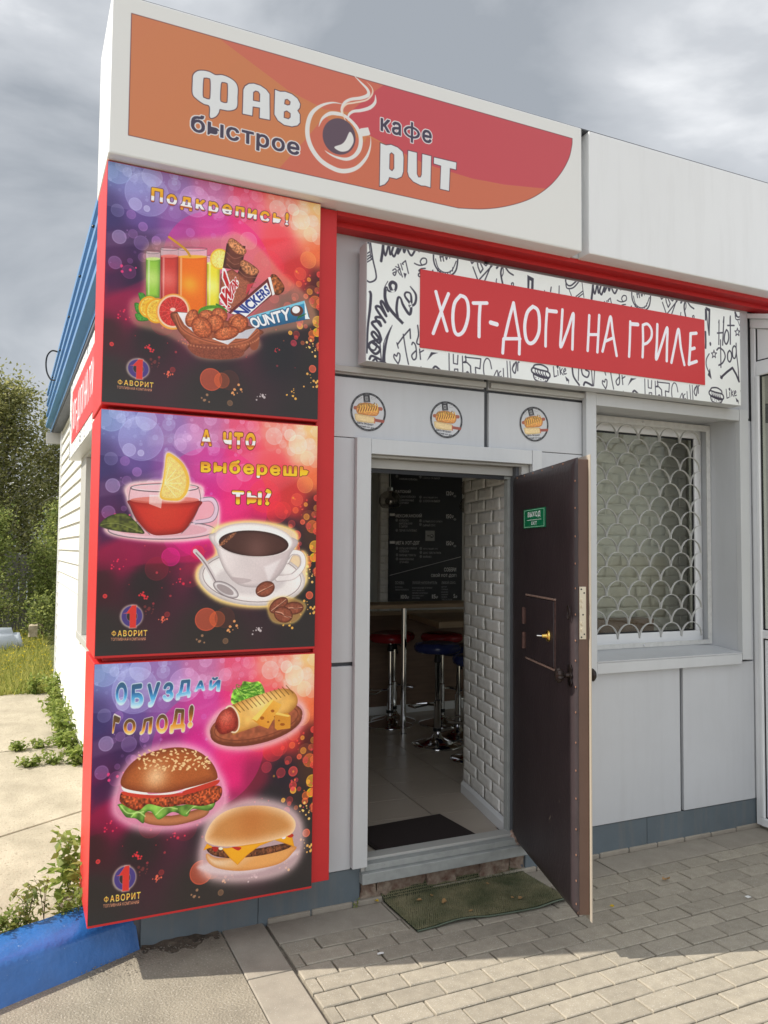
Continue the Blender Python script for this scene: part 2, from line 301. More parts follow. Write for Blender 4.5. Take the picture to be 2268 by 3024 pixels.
def textmask(s, bold=0., track=.07, space=.32):
    """whole string as one high-res mask, cropped to its ink box"""
    S = 90; g = [(glyph(c, bold) if c != ' ' else None) for c in s]
    w = sum((space if q is None else (q[0].shape[1]/S+track)) for q in g)
    M = np.zeros((int(1.35*S), int(w*S)+4), np.float32); x = 0.
    for q in g:
        if q is None: x += space; continue
        a = int(x*S); M[:, a:a+q[0].shape[1]] = np.maximum(M[:, a:a+q[0].shape[1]], q[0][:, :M.shape[1]-a]); x += q[0].shape[1]/S+track
    ys = np.where(M.any(1))[0]; xs = np.where(M.any(0))[0]
    return M[ys[0]:ys[-1]+1, xs[0]:xs[-1]+1]

def spline_noise(H, W, cell, seed):
    r = np.random.RandomState(seed); h = int(H/cell)+3; w = int(W/cell)+3; g = r.rand(h, w)
    y = np.arange(H)/cell; x = np.arange(W)/cell; yi = y.astype(int); xi = x.astype(int); fy = (y-yi)[:, None]; fx = (x-xi)[None]
    fy = fy*fy*(3-2*fy); fx = fx*fx*(3-2*fx)
    a = g[yi][:, xi]; b = g[yi][:, xi+1]; c = g[yi+1][:, xi]; d = g[yi+1][:, xi+1]
    return ((a*(1-fx)+b*fx)*(1-fy)+(c*(1-fx)+d*fx)*fy).astype(np.float32)

class Canvas:
    def __init__(s, W, H, col='#ffffff'):
        s.W, s.H = W, H; s.a = np.zeros((H, W, 3), np.float32)+C3(col); s.M = lambda p: np.atleast_2d(np.array(p, float)); s.k = 1.; s.seed = 1
    def mapping(s, f, k): s.M = f; s.k = k           # drawing units -> canvas pixels, k = mean scale
    def box(s, P, pad):
        lo = np.floor(P.min(0)-pad).astype(int); hi = np.ceil(P.max(0)+pad).astype(int)+1
        lo = np.clip(lo, 0, [s.W, s.H]); hi = np.clip(hi, 0, [s.W, s.H]); return lo, hi
    def sdf(s, cs, pad, closed=True):
        P = np.concatenate(cs); lo, hi = s.box(P, pad)
        if (hi <= lo).any(): return None
        X, Y = np.meshgrid(np.arange(lo[0], hi[0], dtype=np.float32)+.5, np.arange(lo[1], hi[1], dtype=np.float32)+.5)
        D = np.full(X.shape, 1e9, np.float32); ins = np.zeros(X.shape, bool)
        for c in cs:
            n = len(c); rng = range(n) if closed else range(n-1)
            for i in rng:
                ax, ay = c[i]; bx, by = c[(i+1) % n]; dx, dy = bx-ax, by-ay; L = dx*dx+dy*dy
                if L < 1e-9: continue
                t = np.clip(((X-ax)*dx+(Y-ay)*dy)/L, 0, 1); D = np.minimum(D, (X-ax-t*dx)**2+(Y-ay-t*dy)**2)
                if closed and ay != by:
                    ins ^= ((ay > Y) != (by > Y)) & (X < (bx-ax)*(Y-ay)/(by-ay)+ax)
        D = np.sqrt(D)
        if closed: D[ins] *= -1
        return lo, hi, X, Y, D
    def blend(s, lo, hi, al, col):
        R = s.a[lo[1]:hi[1], lo[0]:hi[0]]
        R += (col-R)*al[..., None]
    def fill(s, pts, col, alpha=1., edge=None, ew=3., grad=None, noise=0., glow=None, sub=None, soft=.5, nc=5, hi_=None):
        cs = [s.M(p) for p in ([pts] if not isinstance(pts, list) or np.ndim(pts[0]) == 1 else pts)]
        gw = glow[1]*s.k if glow else 0
        r = s.sdf(cs, 2+gw*2.2+soft)
        if r is None: return
        lo, hi, X, Y, D = r
        if glow:
            g = np.exp(-(np.maximum(D, 0)/gw)**2)*glow[2]; s.blend(lo, hi, g.astype(np.float32), C3(glow[0]))
        al = np.clip(.5-D/(2*soft), 0, 1)*alpha
        C = np.zeros(D.shape+(3,), np.float32)+C3(col)
        if grad:                                     # (p0, p1, colour1): colour -> colour1
            p0, p1 = s.M(grad[0])[0], s.M(grad[1])[0]; d = p1-p0; t = np.clip(((X-p0[0])*d[0]+(Y-p0[1])*d[1])/(d@d), 0, 1)
            C = C+(C3(grad[2])-C)*t[..., None]
        if edge is not None:
            t = np.clip(1+D/(ew*s.k), 0, 1)**1.5; C = C+(C3(edge)-C)*t[..., None]
        if hi_ is not None:                          # soft highlight (x, y, radius, colour, amount)
            h = s.M((hi_[0], hi_[1]))[0]; t = np.exp(-((X-h[0])**2+(Y-h[1])**2)/(hi_[2]*s.k)**2)*hi_[4]; C = C+(C3(hi_[3])-C)*t[..., None]
        if noise:
            s.seed += 1; C = C*(1+noise*(spline_noise(D.shape[0], D.shape[1], max(nc*s.k, 1.5), s.seed)-.5)*2)[..., None]
        s.blend(lo, hi, al.astype(np.float32), np.clip(C, 0, 1))
    def stroke(s, pts, w, col, alpha=1., sm=False, closed=False, glow=None, taper=None):
        if sm: pts = smooth(pts, closed)
        P = s.M(pts)
        if closed: P = np.concatenate([P, P[:1]])
        if taper:                                    # list of widths along the path
            n = len(P); ws = np.interp(np.linspace(0, 1, n), np.linspace(0, 1, len(taper)), taper)*s.k*w/2
            Pd = np.gradient(P, axis=0); L = np.hypot(Pd[:, 0], Pd[:, 1])+1e-9; N = np.stack([-Pd[:, 1]/L, Pd[:, 0]/L], 1)*ws[:, None]
            m = s.M; s.M = lambda p: p; s.fill(np.concatenate([P+N, (P-N)[::-1]]), col, alpha); s.M = m; return
        r = s.sdf([P], w*s.k+3+(glow[1]*s.k*2 if glow else 0), closed=False)
        if r is None: return
        lo, hi, X, Y, D = r; D = D-w*s.k/2
        if glow: s.blend(lo, hi, (np.exp(-(np.maximum(D, 0)/(glow[1]*s.k))**2)*glow[2]).astype(np.float32), C3(glow[0]))
        s.blend(lo, hi, (np.clip(.5-D, 0, 1)*alpha).astype(np.float32), C3(col))
    def disc(s, x, y, r, col, alpha=1., rim=0., soft=0.):
        c = s.M((x, y))[0]; R = r*s.k; lo, hi = s.box(c[None], R+2)
        if (hi <= lo).any(): return
        X, Y = np.meshgrid(np.arange(lo[0], hi[0], dtype=np.float32)+.5, np.arange(lo[1], hi[1], dtype=np.float32)+.5)
        D = np.hypot(X-c[0], Y-c[1])-R
        al = np.clip(.5-D, 0, 1)*alpha if not soft else np.clip(-D/(soft*R), 0, 1)*alpha
        if rim: al = al*(1-rim)+rim*alpha*np.exp(-((D+1.2)/1.6)**2)*1.2
        s.blend(lo, hi, np.clip(al, 0, 1).astype(np.float32), C3(col))
    def text(s, t, quad, col, bold=0., track=.07, alpha=1., grad=None, outline=None, shear=0., space=.32, band=None):
        """quad: 4 corners TL,TR,BR,BL in drawing units of the ink box"""
        m = textmask(t, bold, track, space); h, w = m.shape
        if outline:
            q = int(outline[1]); m2 = np.zeros((h+2*q, w+2*q), np.float32); m2[q:q+h, q:q+w] = m; o = m2.copy()
            for a in range(16):
                dx = int(round(q*math.cos(a*math.pi/8))); dy = int(round(q*math.sin(a*math.pi/8))); o = np.maximum(o, np.roll(np.roll(m2, dx, 1), dy, 0))
            m = m2; off = q
        else: off = 0; o = None
        H = hom4(s.M(quad), [(off, off), (off+w, off), (off+w, off+h), (off, off+h)])
        lo, hi = s.box(s.M(quad), 3+off*.3)
        if (hi <= lo).any(): return
        X, Y = np.meshgrid(np.arange(lo[0], hi[0]), np.arange(lo[1], hi[1])); ss = 4
        acc = np.zeros(X.shape, np.float32); acc2 = acc.copy(); mh, mw = m.shape
        for i in range(ss):
            for j in range(ss):
                p = H(np.stack([X.ravel()+(i+.5)/ss, Y.ravel()+(j+.5)/ss], 1)); xi = np.floor(p[:, 0]).astype(int); yi = np.floor(p[:, 1]).astype(int)
                ok = (xi >= 0) & (yi >= 0) & (xi < mw) & (yi < mh); xi = np.clip(xi, 0, mw-1); yi = np.clip(yi, 0, mh-1)
                acc += (m[yi, xi]*ok).reshape(X.shape)
                if o is not None: acc2 += (o[yi, xi]*ok).reshape(X.shape)
        acc /= ss*ss; acc2 /= ss*ss
        if o is not None: s.blend(lo, hi, acc2*alpha, C3(outline[0]))
        C = np.zeros(X.shape+(3,), np.float32)+C3(col)
        p = H(np.stack([X.ravel()+.5, Y.ravel()+.5], 1)); v = np.clip((p[:, 1].reshape(X.shape)-off)/h, 0, 1)
        if grad:
            st = [g[0] for g in grad]; cc = np.array([C3(g[1]) for g in grad])
            C = np.stack([np.interp(v, st, cc[:, i]) for i in range(3)], -1).astype(np.float32)
        s.blend(lo, hi, acc*alpha, C)
    def image(s, name, gain=1.):
        a = s.a
        if gain != 1.: a = np.clip((np.clip(a, 0, 1)**2.2)*gain, 0, 1)**(1/2.2)
        im = bpy.data.images.new(name, s.W, s.H); px = np.ones((s.H, s.W, 4), np.float32); px[..., :3] = np.clip(a[::-1], 0, 1)
        im.pixels.foreach_set(px.ravel()); im.update(); im.pack(); return im
PW, PH = 760, 800
def poster_base():
    c = Canvas(PW, PH); c.mapping(lambda p: np.atleast_2d(np.array(p, float))*[PW, PH], (PW+PH)/2)
    S = [(0,0,95,115,165),(.12,.05,125,125,185),(.3,.05,150,110,170),(.45,.03,200,110,160),(.62,.05,225,95,130),(.8,.03,240,130,115),(1,0,250,190,120),(.93,.1,255,190,150),
         (0,.22,70,58,110),(.15,.2,110,85,150),(.3,.22,140,85,155),(.48,.2,190,85,160),(.62,.2,225,75,120),(.78,.2,232,75,85),(1,.22,235,120,75),
         (0,.36,85,45,95),(.15,.33,70,40,90),(.3,.36,90,40,100),(.45,.36,190,50,140),(.6,.38,220,50,110),(.75,.35,225,55,80),(.88,.34,205,60,60),(1,.38,90,35,35),
         (0,.48,110,30,85),(.15,.47,60,30,65),(.3,.5,130,35,95),(.45,.5,215,40,130),(.6,.5,215,45,110),(.72,.5,120,35,60),(.85,.5,45,35,48),(1,.5,75,50,40),
         (0,.57,160,25,75),(.12,.6,140,22,70),(.25,.6,90,28,48),(.45,.6,150,35,80),(.6,.6,120,40,65),(.8,.6,45,40,46),(1,.62,50,42,42),
         (0,.7,70,35,42),(.2,.7,52,42,44),(.5,.7,50,42,48),(.8,.7,46,44,48),(1,.75,50,47,46),(0,.9,58,52,50),(.5,.9,58,52,50),(1,.95,56,50,50),(0,1,56,54,54),(.5,1,60,54,52),(1,1,52,50,50)]
    y, x = np.mgrid[0:50, 0:48]; x = x/47.; y = y/49.
    num = np.zeros((50, 48, 3)); den = np.zeros((50, 48))
    for (u, v, r, g, b) in S:
        w = 1/(((x-u)**2+(y-v)**2)+.0009)**2.2; num += w[..., None]*np.array([r, g, b]); den += w
    g = num/den[..., None]/255
    yi = np.linspace(0, 48.999, PH); xi = np.linspace(0, 46.999, PW); y0 = yi.astype(int); x0 = xi.astype(int); fy = (yi-y0)[:, None, None]; fx = (xi-x0)[None, :, None]
    c.a = ((g[y0][:, x0]*(1-fx)+g[y0][:, x0+1]*fx)*(1-fy)+(g[y0+1][:, x0]*(1-fx)+g[y0+1][:, x0+1]*fx)*fy).astype(np.float32)
    # rays and the pale dome of light at the top left
    c.fill([(0, .57), (.22, .44), (.3, .4), (.45, .62), (.2, .63), (0, .66)], (225, 30, 115), .55, grad=((.3, .42), (.05, .68), (120, 20, 60)), soft=4)
    c.fill([(0, .47), (.3, .33), (.34, .4), (0, .565)], (50, 32, 70), .55, soft=14)
    c.fill(smooth([(-.05, -.05), (.5, -.05), (.55, .12), (.48, .2), (.3, .205), (.12, .19), (-.05, .165)]), (190, 180, 220), .16)
    c.fill([(0, .3), (1, .06), (1, .15), (.0, .36)], (255, 255, 255), .10, soft=6)
    c.fill([(.2, .1), (1, -.02), (1, .04), (.2, .14)], (255, 255, 255), .10, soft=6)
    c.fill([(.3, .48), (1, .1), (1, .2), (.35, .56)], (255, 220, 230), .08, soft=8)
    c.disc(.5, .37, .25, (235, 35, 140), .38); c.disc(.36, .52, .08, (230, 30, 150), .3)
    R = random.Random(5)
    big = [(.17,.11,.095,(190,190,235),.42),(.385,.1,.07,(230,190,235),.38),(.04,.03,.06,(170,195,230),.42),(.19,.03,.045,(215,215,245),.4),(.12,.16,.028,(220,220,250),.4),(.17,.17,.014,(230,230,255),.5),
           (.055,.31,.03,(215,200,240),.5),(.15,.32,.032,(190,160,220),.35),(.24,.31,.045,(150,110,180),.35),(.57,.26,.06,(250,140,180),.3),(.64,.23,.04,(250,170,190),.45),(.78,.06,.04,(255,225,225),.4),
           (.9,.09,.045,(255,240,220),.5),(.95,.15,.035,(255,225,190),.5),(.86,.05,.028,(255,250,235),.5),(.04,.42,.028,(215,180,230),.4),(.1,.45,.03,(190,90,160),.35),(.57,.55,.022,(235,60,150),.5),
           (.31,.6,.04,(235,30,150),.6),(.43,.58,.03,(235,50,80),.5),(.25,.65,.05,(160,40,60),.4),(.4,.68,.05,(150,40,60),.3),(.475,.865,.05,(225,100,70),.85),(.525,.865,.035,(230,110,60),.6),(.56,.86,.045,(120,65,55),.45),
           (.74,.33,.075,(240,70,80),.35),(.8,.4,.05,(235,60,70),.45),(.83,.39,.04,(235,70,70),.4),(.94,.27,.04,(250,170,100),.5),(.9,.34,.03,(235,110,80),.5),(.96,.42,.035,(140,80,60),.55),
           (.84,.5,.022,(185,60,70),.8),(.9,.5,.022,(230,85,80),.85),(.875,.45,.018,(180,70,70),.7),(.98,.46,.03,(240,130,60),.7),(.9,.56,.018,(225,80,70),.8),(.885,.62,.016,(170,60,60),.7),(.995,.55,.028,(250,190,60),.8),(.99,.6,.02,(250,210,40),.9),(.965,.61,.018,(235,120,60),.8),(.83,.67,.02,(210,70,70),.0),(.97,.77,.018,(235,110,80),.95),(.565,.96,.013,(160,120,90),.7),(.3,.84,.012,(170,60,60),.7),(.035,.76,.009,(230,70,70),.9),(.77,.47,.024,(220,70,90),.5),(.93,.44,.012,(240,110,80),.9)]
    for (u, v, r, col, al) in big: c.disc(u, v, r, col, al, rim=.25)
    for i in range(230):
        q = R.random()
        if q < .42: u = R.random(); v = abs(R.gauss(.03, .08)); r = R.choice([.004, .007, .012, .02, .028]); col = [(200, 205, 240), (240, 205, 240), (255, 225, 220)][min(int(u*3), 2)]; al = R.uniform(.08, .34)
        elif q < .58: u = R.uniform(0, .5); v = R.uniform(.2, .5); r = R.choice([.003, .006, .012, .02]); col = (210, 150, 220); al = R.uniform(.15, .45)
        elif q < .86: u = min(1, R.gauss(.96, .07)); v = R.uniform(.3, .68); r = R.choice([.003, .005, .01, .015]); col = R.choice([(235, 80, 70), (240, 120, 70), (250, 180, 70), (220, 70, 90)]); al = R.uniform(.5, .95)
        else: u = R.random(); v = R.uniform(.55, .8); r = R.choice([.002, .003, .005]); col = R.choice([(225, 60, 70), (200, 70, 80)]); al = R.uniform(.5, .9)
        c.disc(u, v, r, col, al, rim=.2)
    for (u, v, n, sp, col) in [(.29,.86,9,.014,(245,120,90)),(.2,.76,9,.014,(235,60,70)),(.22,.82,12,.012,(120,60,60)),(.6,.9,9,.014,(240,170,110)),(.72,.92,10,.012,(200,190,190)),(.86,.88,10,.018,(250,190,90)),(.96,.66,14,.02,(250,200,120)),(.97,.84,14,.02,(250,190,100)),(.45,.95,5,.014,(170,130,100)),(.08,.62,8,.02,(230,50,90)),(.78,.7,6,.01,(200,60,70)),(.37,.69,7,.02,(220,50,80)),(.1,.43,5,.02,(235,70,130))]:
        for i in range(n): c.disc(u+R.gauss(0, sp), v+R.gauss(0, sp), R.choice([.0025, .004, .006]), col, .9)
    return c
def poster_logo(c, q):
    """q maps unit logo box (0..1, 0..1) to drawing units; drawn in poster uv"""
    c.mapping(lambda p: q(np.atleast_2d(np.array(p, float)))*[PW, PH], PW*.15)
    ring = [ell(.58, .3, .29, .29), ell(.58, .3, .15, .15)]
    one = [(.33, .22), (.43, .2), (.55, .04), (.58, 0), (.7, 0), (.7, .62), (.52, .62), (.52, .22)]
    c.fill(ell(.57, .3, .3, .3), (60, 45, 50), .01, glow=((225, 205, 195), .035, .55)); c.fill(one, (200, 50, 45), 1, glow=((235, 190, 180), .025, .5))
    c.fill(ring, (72, 58, 120), 1, edge=(110, 100, 150), ew=.02); c.fill(ell(.58, .3, .145, .145), (52, 44, 46))
    c.fill([(.28, .0), (.52, .0), (.52, .24), (.28, .24)], (52, 46, 46), .0)
    c.fill(one, (205, 52, 45), 1, edge=(230, 120, 100), ew=.012)
    G = [(0, (255, 215, 90)), (.5, (245, 160, 60)), (1, (255, 225, 120))]
    c.text('ФАВОРИТ', [(.02, .69), (1.02, .69), (1.02, .86), (.02, .86)], (245, 190, 80), bold=.03, track=.2, grad=G)
    c.text('ТОПЛИВНАЯ КОМПАНИЯ', [(.0, .9), (.98, .9), (.98, .985), (.0, .985)], (225, 150, 110), bold=.02, track=.09)
GOLD = [(0, (245, 190, 50)), (.45, (220, 160, 40)), (.5, (245, 245, 245)), (.72, (235, 235, 240)), (.76, (190, 90, 40)), (1, (250, 205, 50))]
GOLD2 = [(0, (245, 210, 60)), (.25, (215, 150, 40)), (.5, (240, 195, 45)), (.85, (240, 200, 50)), (.88, (245, 245, 245)), (1, (235, 235, 235))]
GOLD3 = [(0, (240, 200, 50)), (.25, (235, 190, 50)), (.3, (245, 245, 245)), (.52, (245, 245, 245)), (.56, (190, 90, 40)), (.75, (240, 190, 50)), (1, (250, 215, 60))]
def poster_map(c, corners):
    f = hom4(corners, [(0, 0), (PW, 0), (PW, PH), (0, PH)]); c.mapping(f, PW/1400.)
def patty(c, pts, n=.35): c.fill(smooth(pts), (175, 95, 60), 1, edge=(120, 55, 35), ew=22, noise=n, nc=9)

def poster_drinks(base):
    c = Canvas(PW, PH); c.a = base.a.copy(); poster_map(c, [(150, 50), (1535, 338), (1528, 1752), (115, 1622)])
    # dark halo then warm glow under the group
    halo = smooth([(400, 640), (560, 590), (900, 560), (1000, 545), (1140, 640), (1270, 790), (1440, 950), (1480, 1110), (1150, 1180), (1130, 1270), (1000, 1330), (760, 1330), (640, 1230), (480, 1150), (330, 1100), (310, 980), (395, 900)])
    c.fill(halo, (200, 130, 115), .22, glow=((215, 175, 140), 24, .45), soft=6)
    # straw, glasses
    def glass(x0, x1, yt, yl, yb, col, dark, lite):
        c.fill([(x0, yt), (x1, yt+8), (x1-4, yb), (x0+2, yb)], (235, 225, 225), .55)
        c.fill([(x0, yl), (x1, yl+8), (x1-4, yb), (x0+2, yb)], col, 1, edge=dark, ew=26, hi_=((x0*.6+x1*.4), (yl+yb)/2, 60, lite, .75))
        c.fill([(x0+12, yl), (x0+26, yl), (x0+24, yb-20), (x0+14, yb-20)], (255, 255, 255), .35)
        c.stroke(ell((x0+x1)/2, yt+5, (x1-x0)/2, 12), 2.5, (90, 80, 85), .8, closed=True)
        c.fill(ell((x0+x1)/2, yl+5, (x1-x0)/2-1, 11), lite, .9)
        c.stroke([(x0, yt), (x0+2, yb)], 2, (120, 90, 80), .5); c.stroke([(x1, yt), (x1-4, yb)], 2, (120, 90, 80), .5)
    glass(398, 492, 640, 685, 945, (150, 195, 70), (95, 140, 50), (205, 225, 140))
    glass(494, 610, 620, 668, 980, (205, 70, 60), (150, 45, 45), (235, 130, 120))
    glass(795, 880, 672, 715, 1030, (230, 215, 60), (170, 170, 40), (245, 240, 150))
    glass(608, 795, 622, 672, 1045, (230, 120, 30), (205, 95, 25), (250, 180, 60))
    c.stroke([(548, 548), (650, 625), (685, 672)], 15, (200, 150, 40), 1, sm=True)
    # lemon slice on the rim
    c.fill(ell(877, 693, 62, 68), (235, 190, 60), 1); c.fill(ell(877, 693, 52, 58), (240, 215, 120), 1, noise=.1)
    for a in range(0, 180, 30): c.stroke([(877-50*math.cos(math.radians(a)), 693-56*math.sin(math.radians(a))), (877+50*math.cos(math.radians(a)), 693+56*math.sin(math.radians(a)))], 3, (250, 235, 170), .8)
    # chocolate bars
    def bar(a, b, w, col, dk):                      # thick stroke with shading and a cut end at a
        a = np.array(a, float); b = np.array(b, float); d = (b-a)/np.linalg.norm(b-a); n = np.array([-d[1], d[0]])*w
        c.fill([a+n, b+n, b-n, a-n], col, 1, edge=dk, ew=30, noise=.12, nc=20); return n, d
    n, d = bar((985, 600), (960, 760), 62, (115, 65, 50), (70, 38, 32))
    for k in range(3): c.stroke([(925, 650+k*38), (975, 690+k*38), (1040, 670+k*38)], 6, (160, 105, 85), .7, sm=True)
    c.fill(smooth([(930, 590), (962, 558), (1050, 632), (1030, 668), (975, 650)]), (190, 130, 90), 1, edge=(110, 60, 40), ew=10, noise=.35, nc=7)
    n, d = bar((1075, 760), (1030, 860), 62, (115, 65, 50), (70, 38, 32))
    for k in range(3): c.stroke([(1005, 770+k*34), (1050, 810+k*34), (1115, 815+k*34)], 6, (160, 105, 85), .7, sm=True)
    c.fill(smooth([(1008, 725), (1040, 700), (1132, 765), (1112, 800), (1050, 790)]), (190, 130, 90), 1, edge=(110, 60, 40), ew=10, noise=.35, nc=7)
    c.fill([(885, 790), (960, 760), (1090, 850), (1060, 950), (985, 1060), (880, 960)], (165, 100, 75), 1, edge=(120, 65, 50), ew=20, noise=.15)
    c.fill([(1060, 860), (1105, 850), (1050, 930)], (200, 70, 80))
    c.text('WIX', [(885, 1045), (905, 760), (1000, 850), (935, 1055)], (190, 40, 45), bold=.05, track=.02, outline=((240, 235, 235), 5))
    c.text('WIX', [(880, 930), (985, 812), (1000, 872), (905, 1040)], (185, 35, 40), bold=.05, track=.02, outline=((240, 235, 235), 6))
    # wrapped bar, white blue
    c.fill([(935, 1045), (1195, 820), (1225, 930), (1045, 1085)], (120, 50, 45), 1, edge=(90, 35, 35), ew=10)
    c.fill([(955, 1050), (1188, 848), (1218, 925), (1050, 1075)], (240, 240, 245))
    c.text('NICKERS', [(965, 1035), (1182, 862), (1212, 918), (1040, 1078)], (45, 65, 140), bold=.05, track=.03)
    c.fill(smooth([(1210, 812), (1245, 798), (1300, 870), (1290, 915), (1240, 925)]), (150, 90, 50), 1, edge=(80, 40, 25), ew=14, noise=.5, nc=10)
    c.fill([(1195, 815), (1212, 812), (1240, 925), (1225, 935)], (240, 235, 230))
    # turquoise bar
    c.fill([(1060, 1075), (1435, 968), (1472, 1088), (1130, 1158)], (70, 150, 185), 1, grad=((1250, 1020), (1280, 1130), (45, 95, 130)))
    c.fill([(1060, 1075), (1435, 968), (1438, 985), (1075, 1092)], (130, 195, 215))
    c.text('OUNTY', [(1065, 1085), (1335, 1012), (1345, 1095), (1105, 1150)], (245, 245, 248), bold=.06, track=.0, outline=((40, 70, 110), 4))
    c.fill(ell(1385, 1035, 42, 36), (100, 60, 50)); c.fill(ell(1380, 1028, 26, 24), (235, 235, 240)); c.fill([(1435, 968), (1462, 1075), (1472, 1088), (1440, 1090)], (225, 235, 235))
    for a in range(5): c.stroke([(1395, 1075), (1445-a*14, 1055+a*10)], 5, (50, 110, 50))
    # mint, citrus
    for q in ([(350, 915), (385, 915), (400, 950), (370, 975)], [(325, 980), (360, 985), (385, 1040), (340, 1040)], [(330, 1050), (380, 1050), (420, 1090), (350, 1095)]): c.fill(smooth(q), (80, 150, 60), 1, edge=(50, 105, 40), ew=10, noise=.2)
    c.fill(ell(420, 1005, 68, 72), (225, 165, 40), 1); c.fill(ell(420, 1005, 56, 60), (235, 180, 60), 1, edge=(245, 215, 120), ew=14, noise=.15)
    c.fill(ell(470, 1030, 75, 82), (225, 165, 40), 1); c.fill(ell(470, 1030, 62, 70), (235, 185, 70), 1, edge=(245, 215, 120), ew=14, noise=.15)
    c.fill(ell(578, 1036, 113, 118), (230, 165, 75), 1); c.fill(ell(578, 1034, 103, 108), (245, 200, 170), 1); c.fill(ell(578, 1034, 92, 96), (200, 60, 55), 1, noise=.15)
    for a in range(0, 180, 26): c.stroke([(578-90*math.cos(math.radians(a)), 1034-94*math.sin(math.radians(a))), (578+90*math.cos(math.radians(a)), 1034+94*math.sin(math.radians(a)))], 2.5, (230, 130, 115), .7)
    c.fill(ell(575, 1022, 18, 12), (245, 215, 200), .9)
    # lime behind the basket
    c.fill(ell(835, 1040, 95, 45), (90, 150, 50), 1, noise=.1); c.fill(ell(840, 1048, 75, 32), (175, 205, 110)); c.stroke([(860, 990), (905, 1015), (925, 1060)], 12, (70, 130, 45), sm=True)
    # wicker basket with paper and patties
    c.fill(smooth([(600, 1035), (1130, 1150), (1120, 1215), (1020, 1320), (900, 1345), (760, 1330), (680, 1240), (600, 1140)]), (165, 95, 65), 1, edge=(110, 60, 42), ew=26, noise=.12, nc=14)
    c.fill(smooth([(690, 1250), (1010, 1280), (1020, 1335), (880, 1352), (730, 1325)]), (140, 78, 58), 1, noise=.15)
    c.fill(smooth([(1080, 1190), (1140, 1170), (1130, 1280), (1085, 1280)]), (150, 85, 60), 1)
    for k in range(26):
        a = math.radians(170-k*5.5); c.disc(870-270*math.cos(a)*-1*-1, 1160+75*math.sin(a)+40, 6, (200, 130, 95), .8)
    c.stroke(smooth([(598, 1060), (640, 1150), (760, 1215), (900, 1245), (1050, 1225), (1130, 1165)], False), 24, (185, 110, 78), 1); c.stroke(smooth([(598, 1060), (640, 1150), (760, 1215), (900, 1245), (1050, 1225), (1130, 1165)], False), 5, (110, 60, 45), .8)
    c.fill([(605, 1040), (680, 1045), (720, 1180), (650, 1120)], (240, 235, 235), 1, grad=((610, 1050), (700, 1160), (205, 200, 205)))
    c.fill([(830, 1215), (1130, 1140), (1065, 1215), (985, 1215), (935, 1255)], (240, 238, 240), 1, grad=((900, 1180), (1000, 1250), (200, 198, 205)))
    for (x, y, rx, ry, r) in [(700, 1080, 42, 60, 20), (795, 1070, 55, 45, 0), (880, 1060, 55, 45, 30), (985, 1095, 55, 38, -30), (850, 1115, 58, 60, 10), (1010, 1120, 55, 62, 40), (765, 1140, 78, 62, 50), (925, 1180, 85, 45, -12)]:
        c.fill(ell(x, y, rx, ry, rot=r), (190, 105, 65), 1, edge=(125, 58, 35), ew=20, noise=.22, nc=7, hi_=(x-10, y-15, 28, (225, 150, 105), .5))
    c.mapping(c.M, c.k)
    c.text('Подкрепись!', [(432, 222), (1330, 390), (1325, 502), (428, 338)], (240, 200, 60), bold=.08, track=.18, grad=GOLD, outline=((95, 60, 90), 3))
    return c
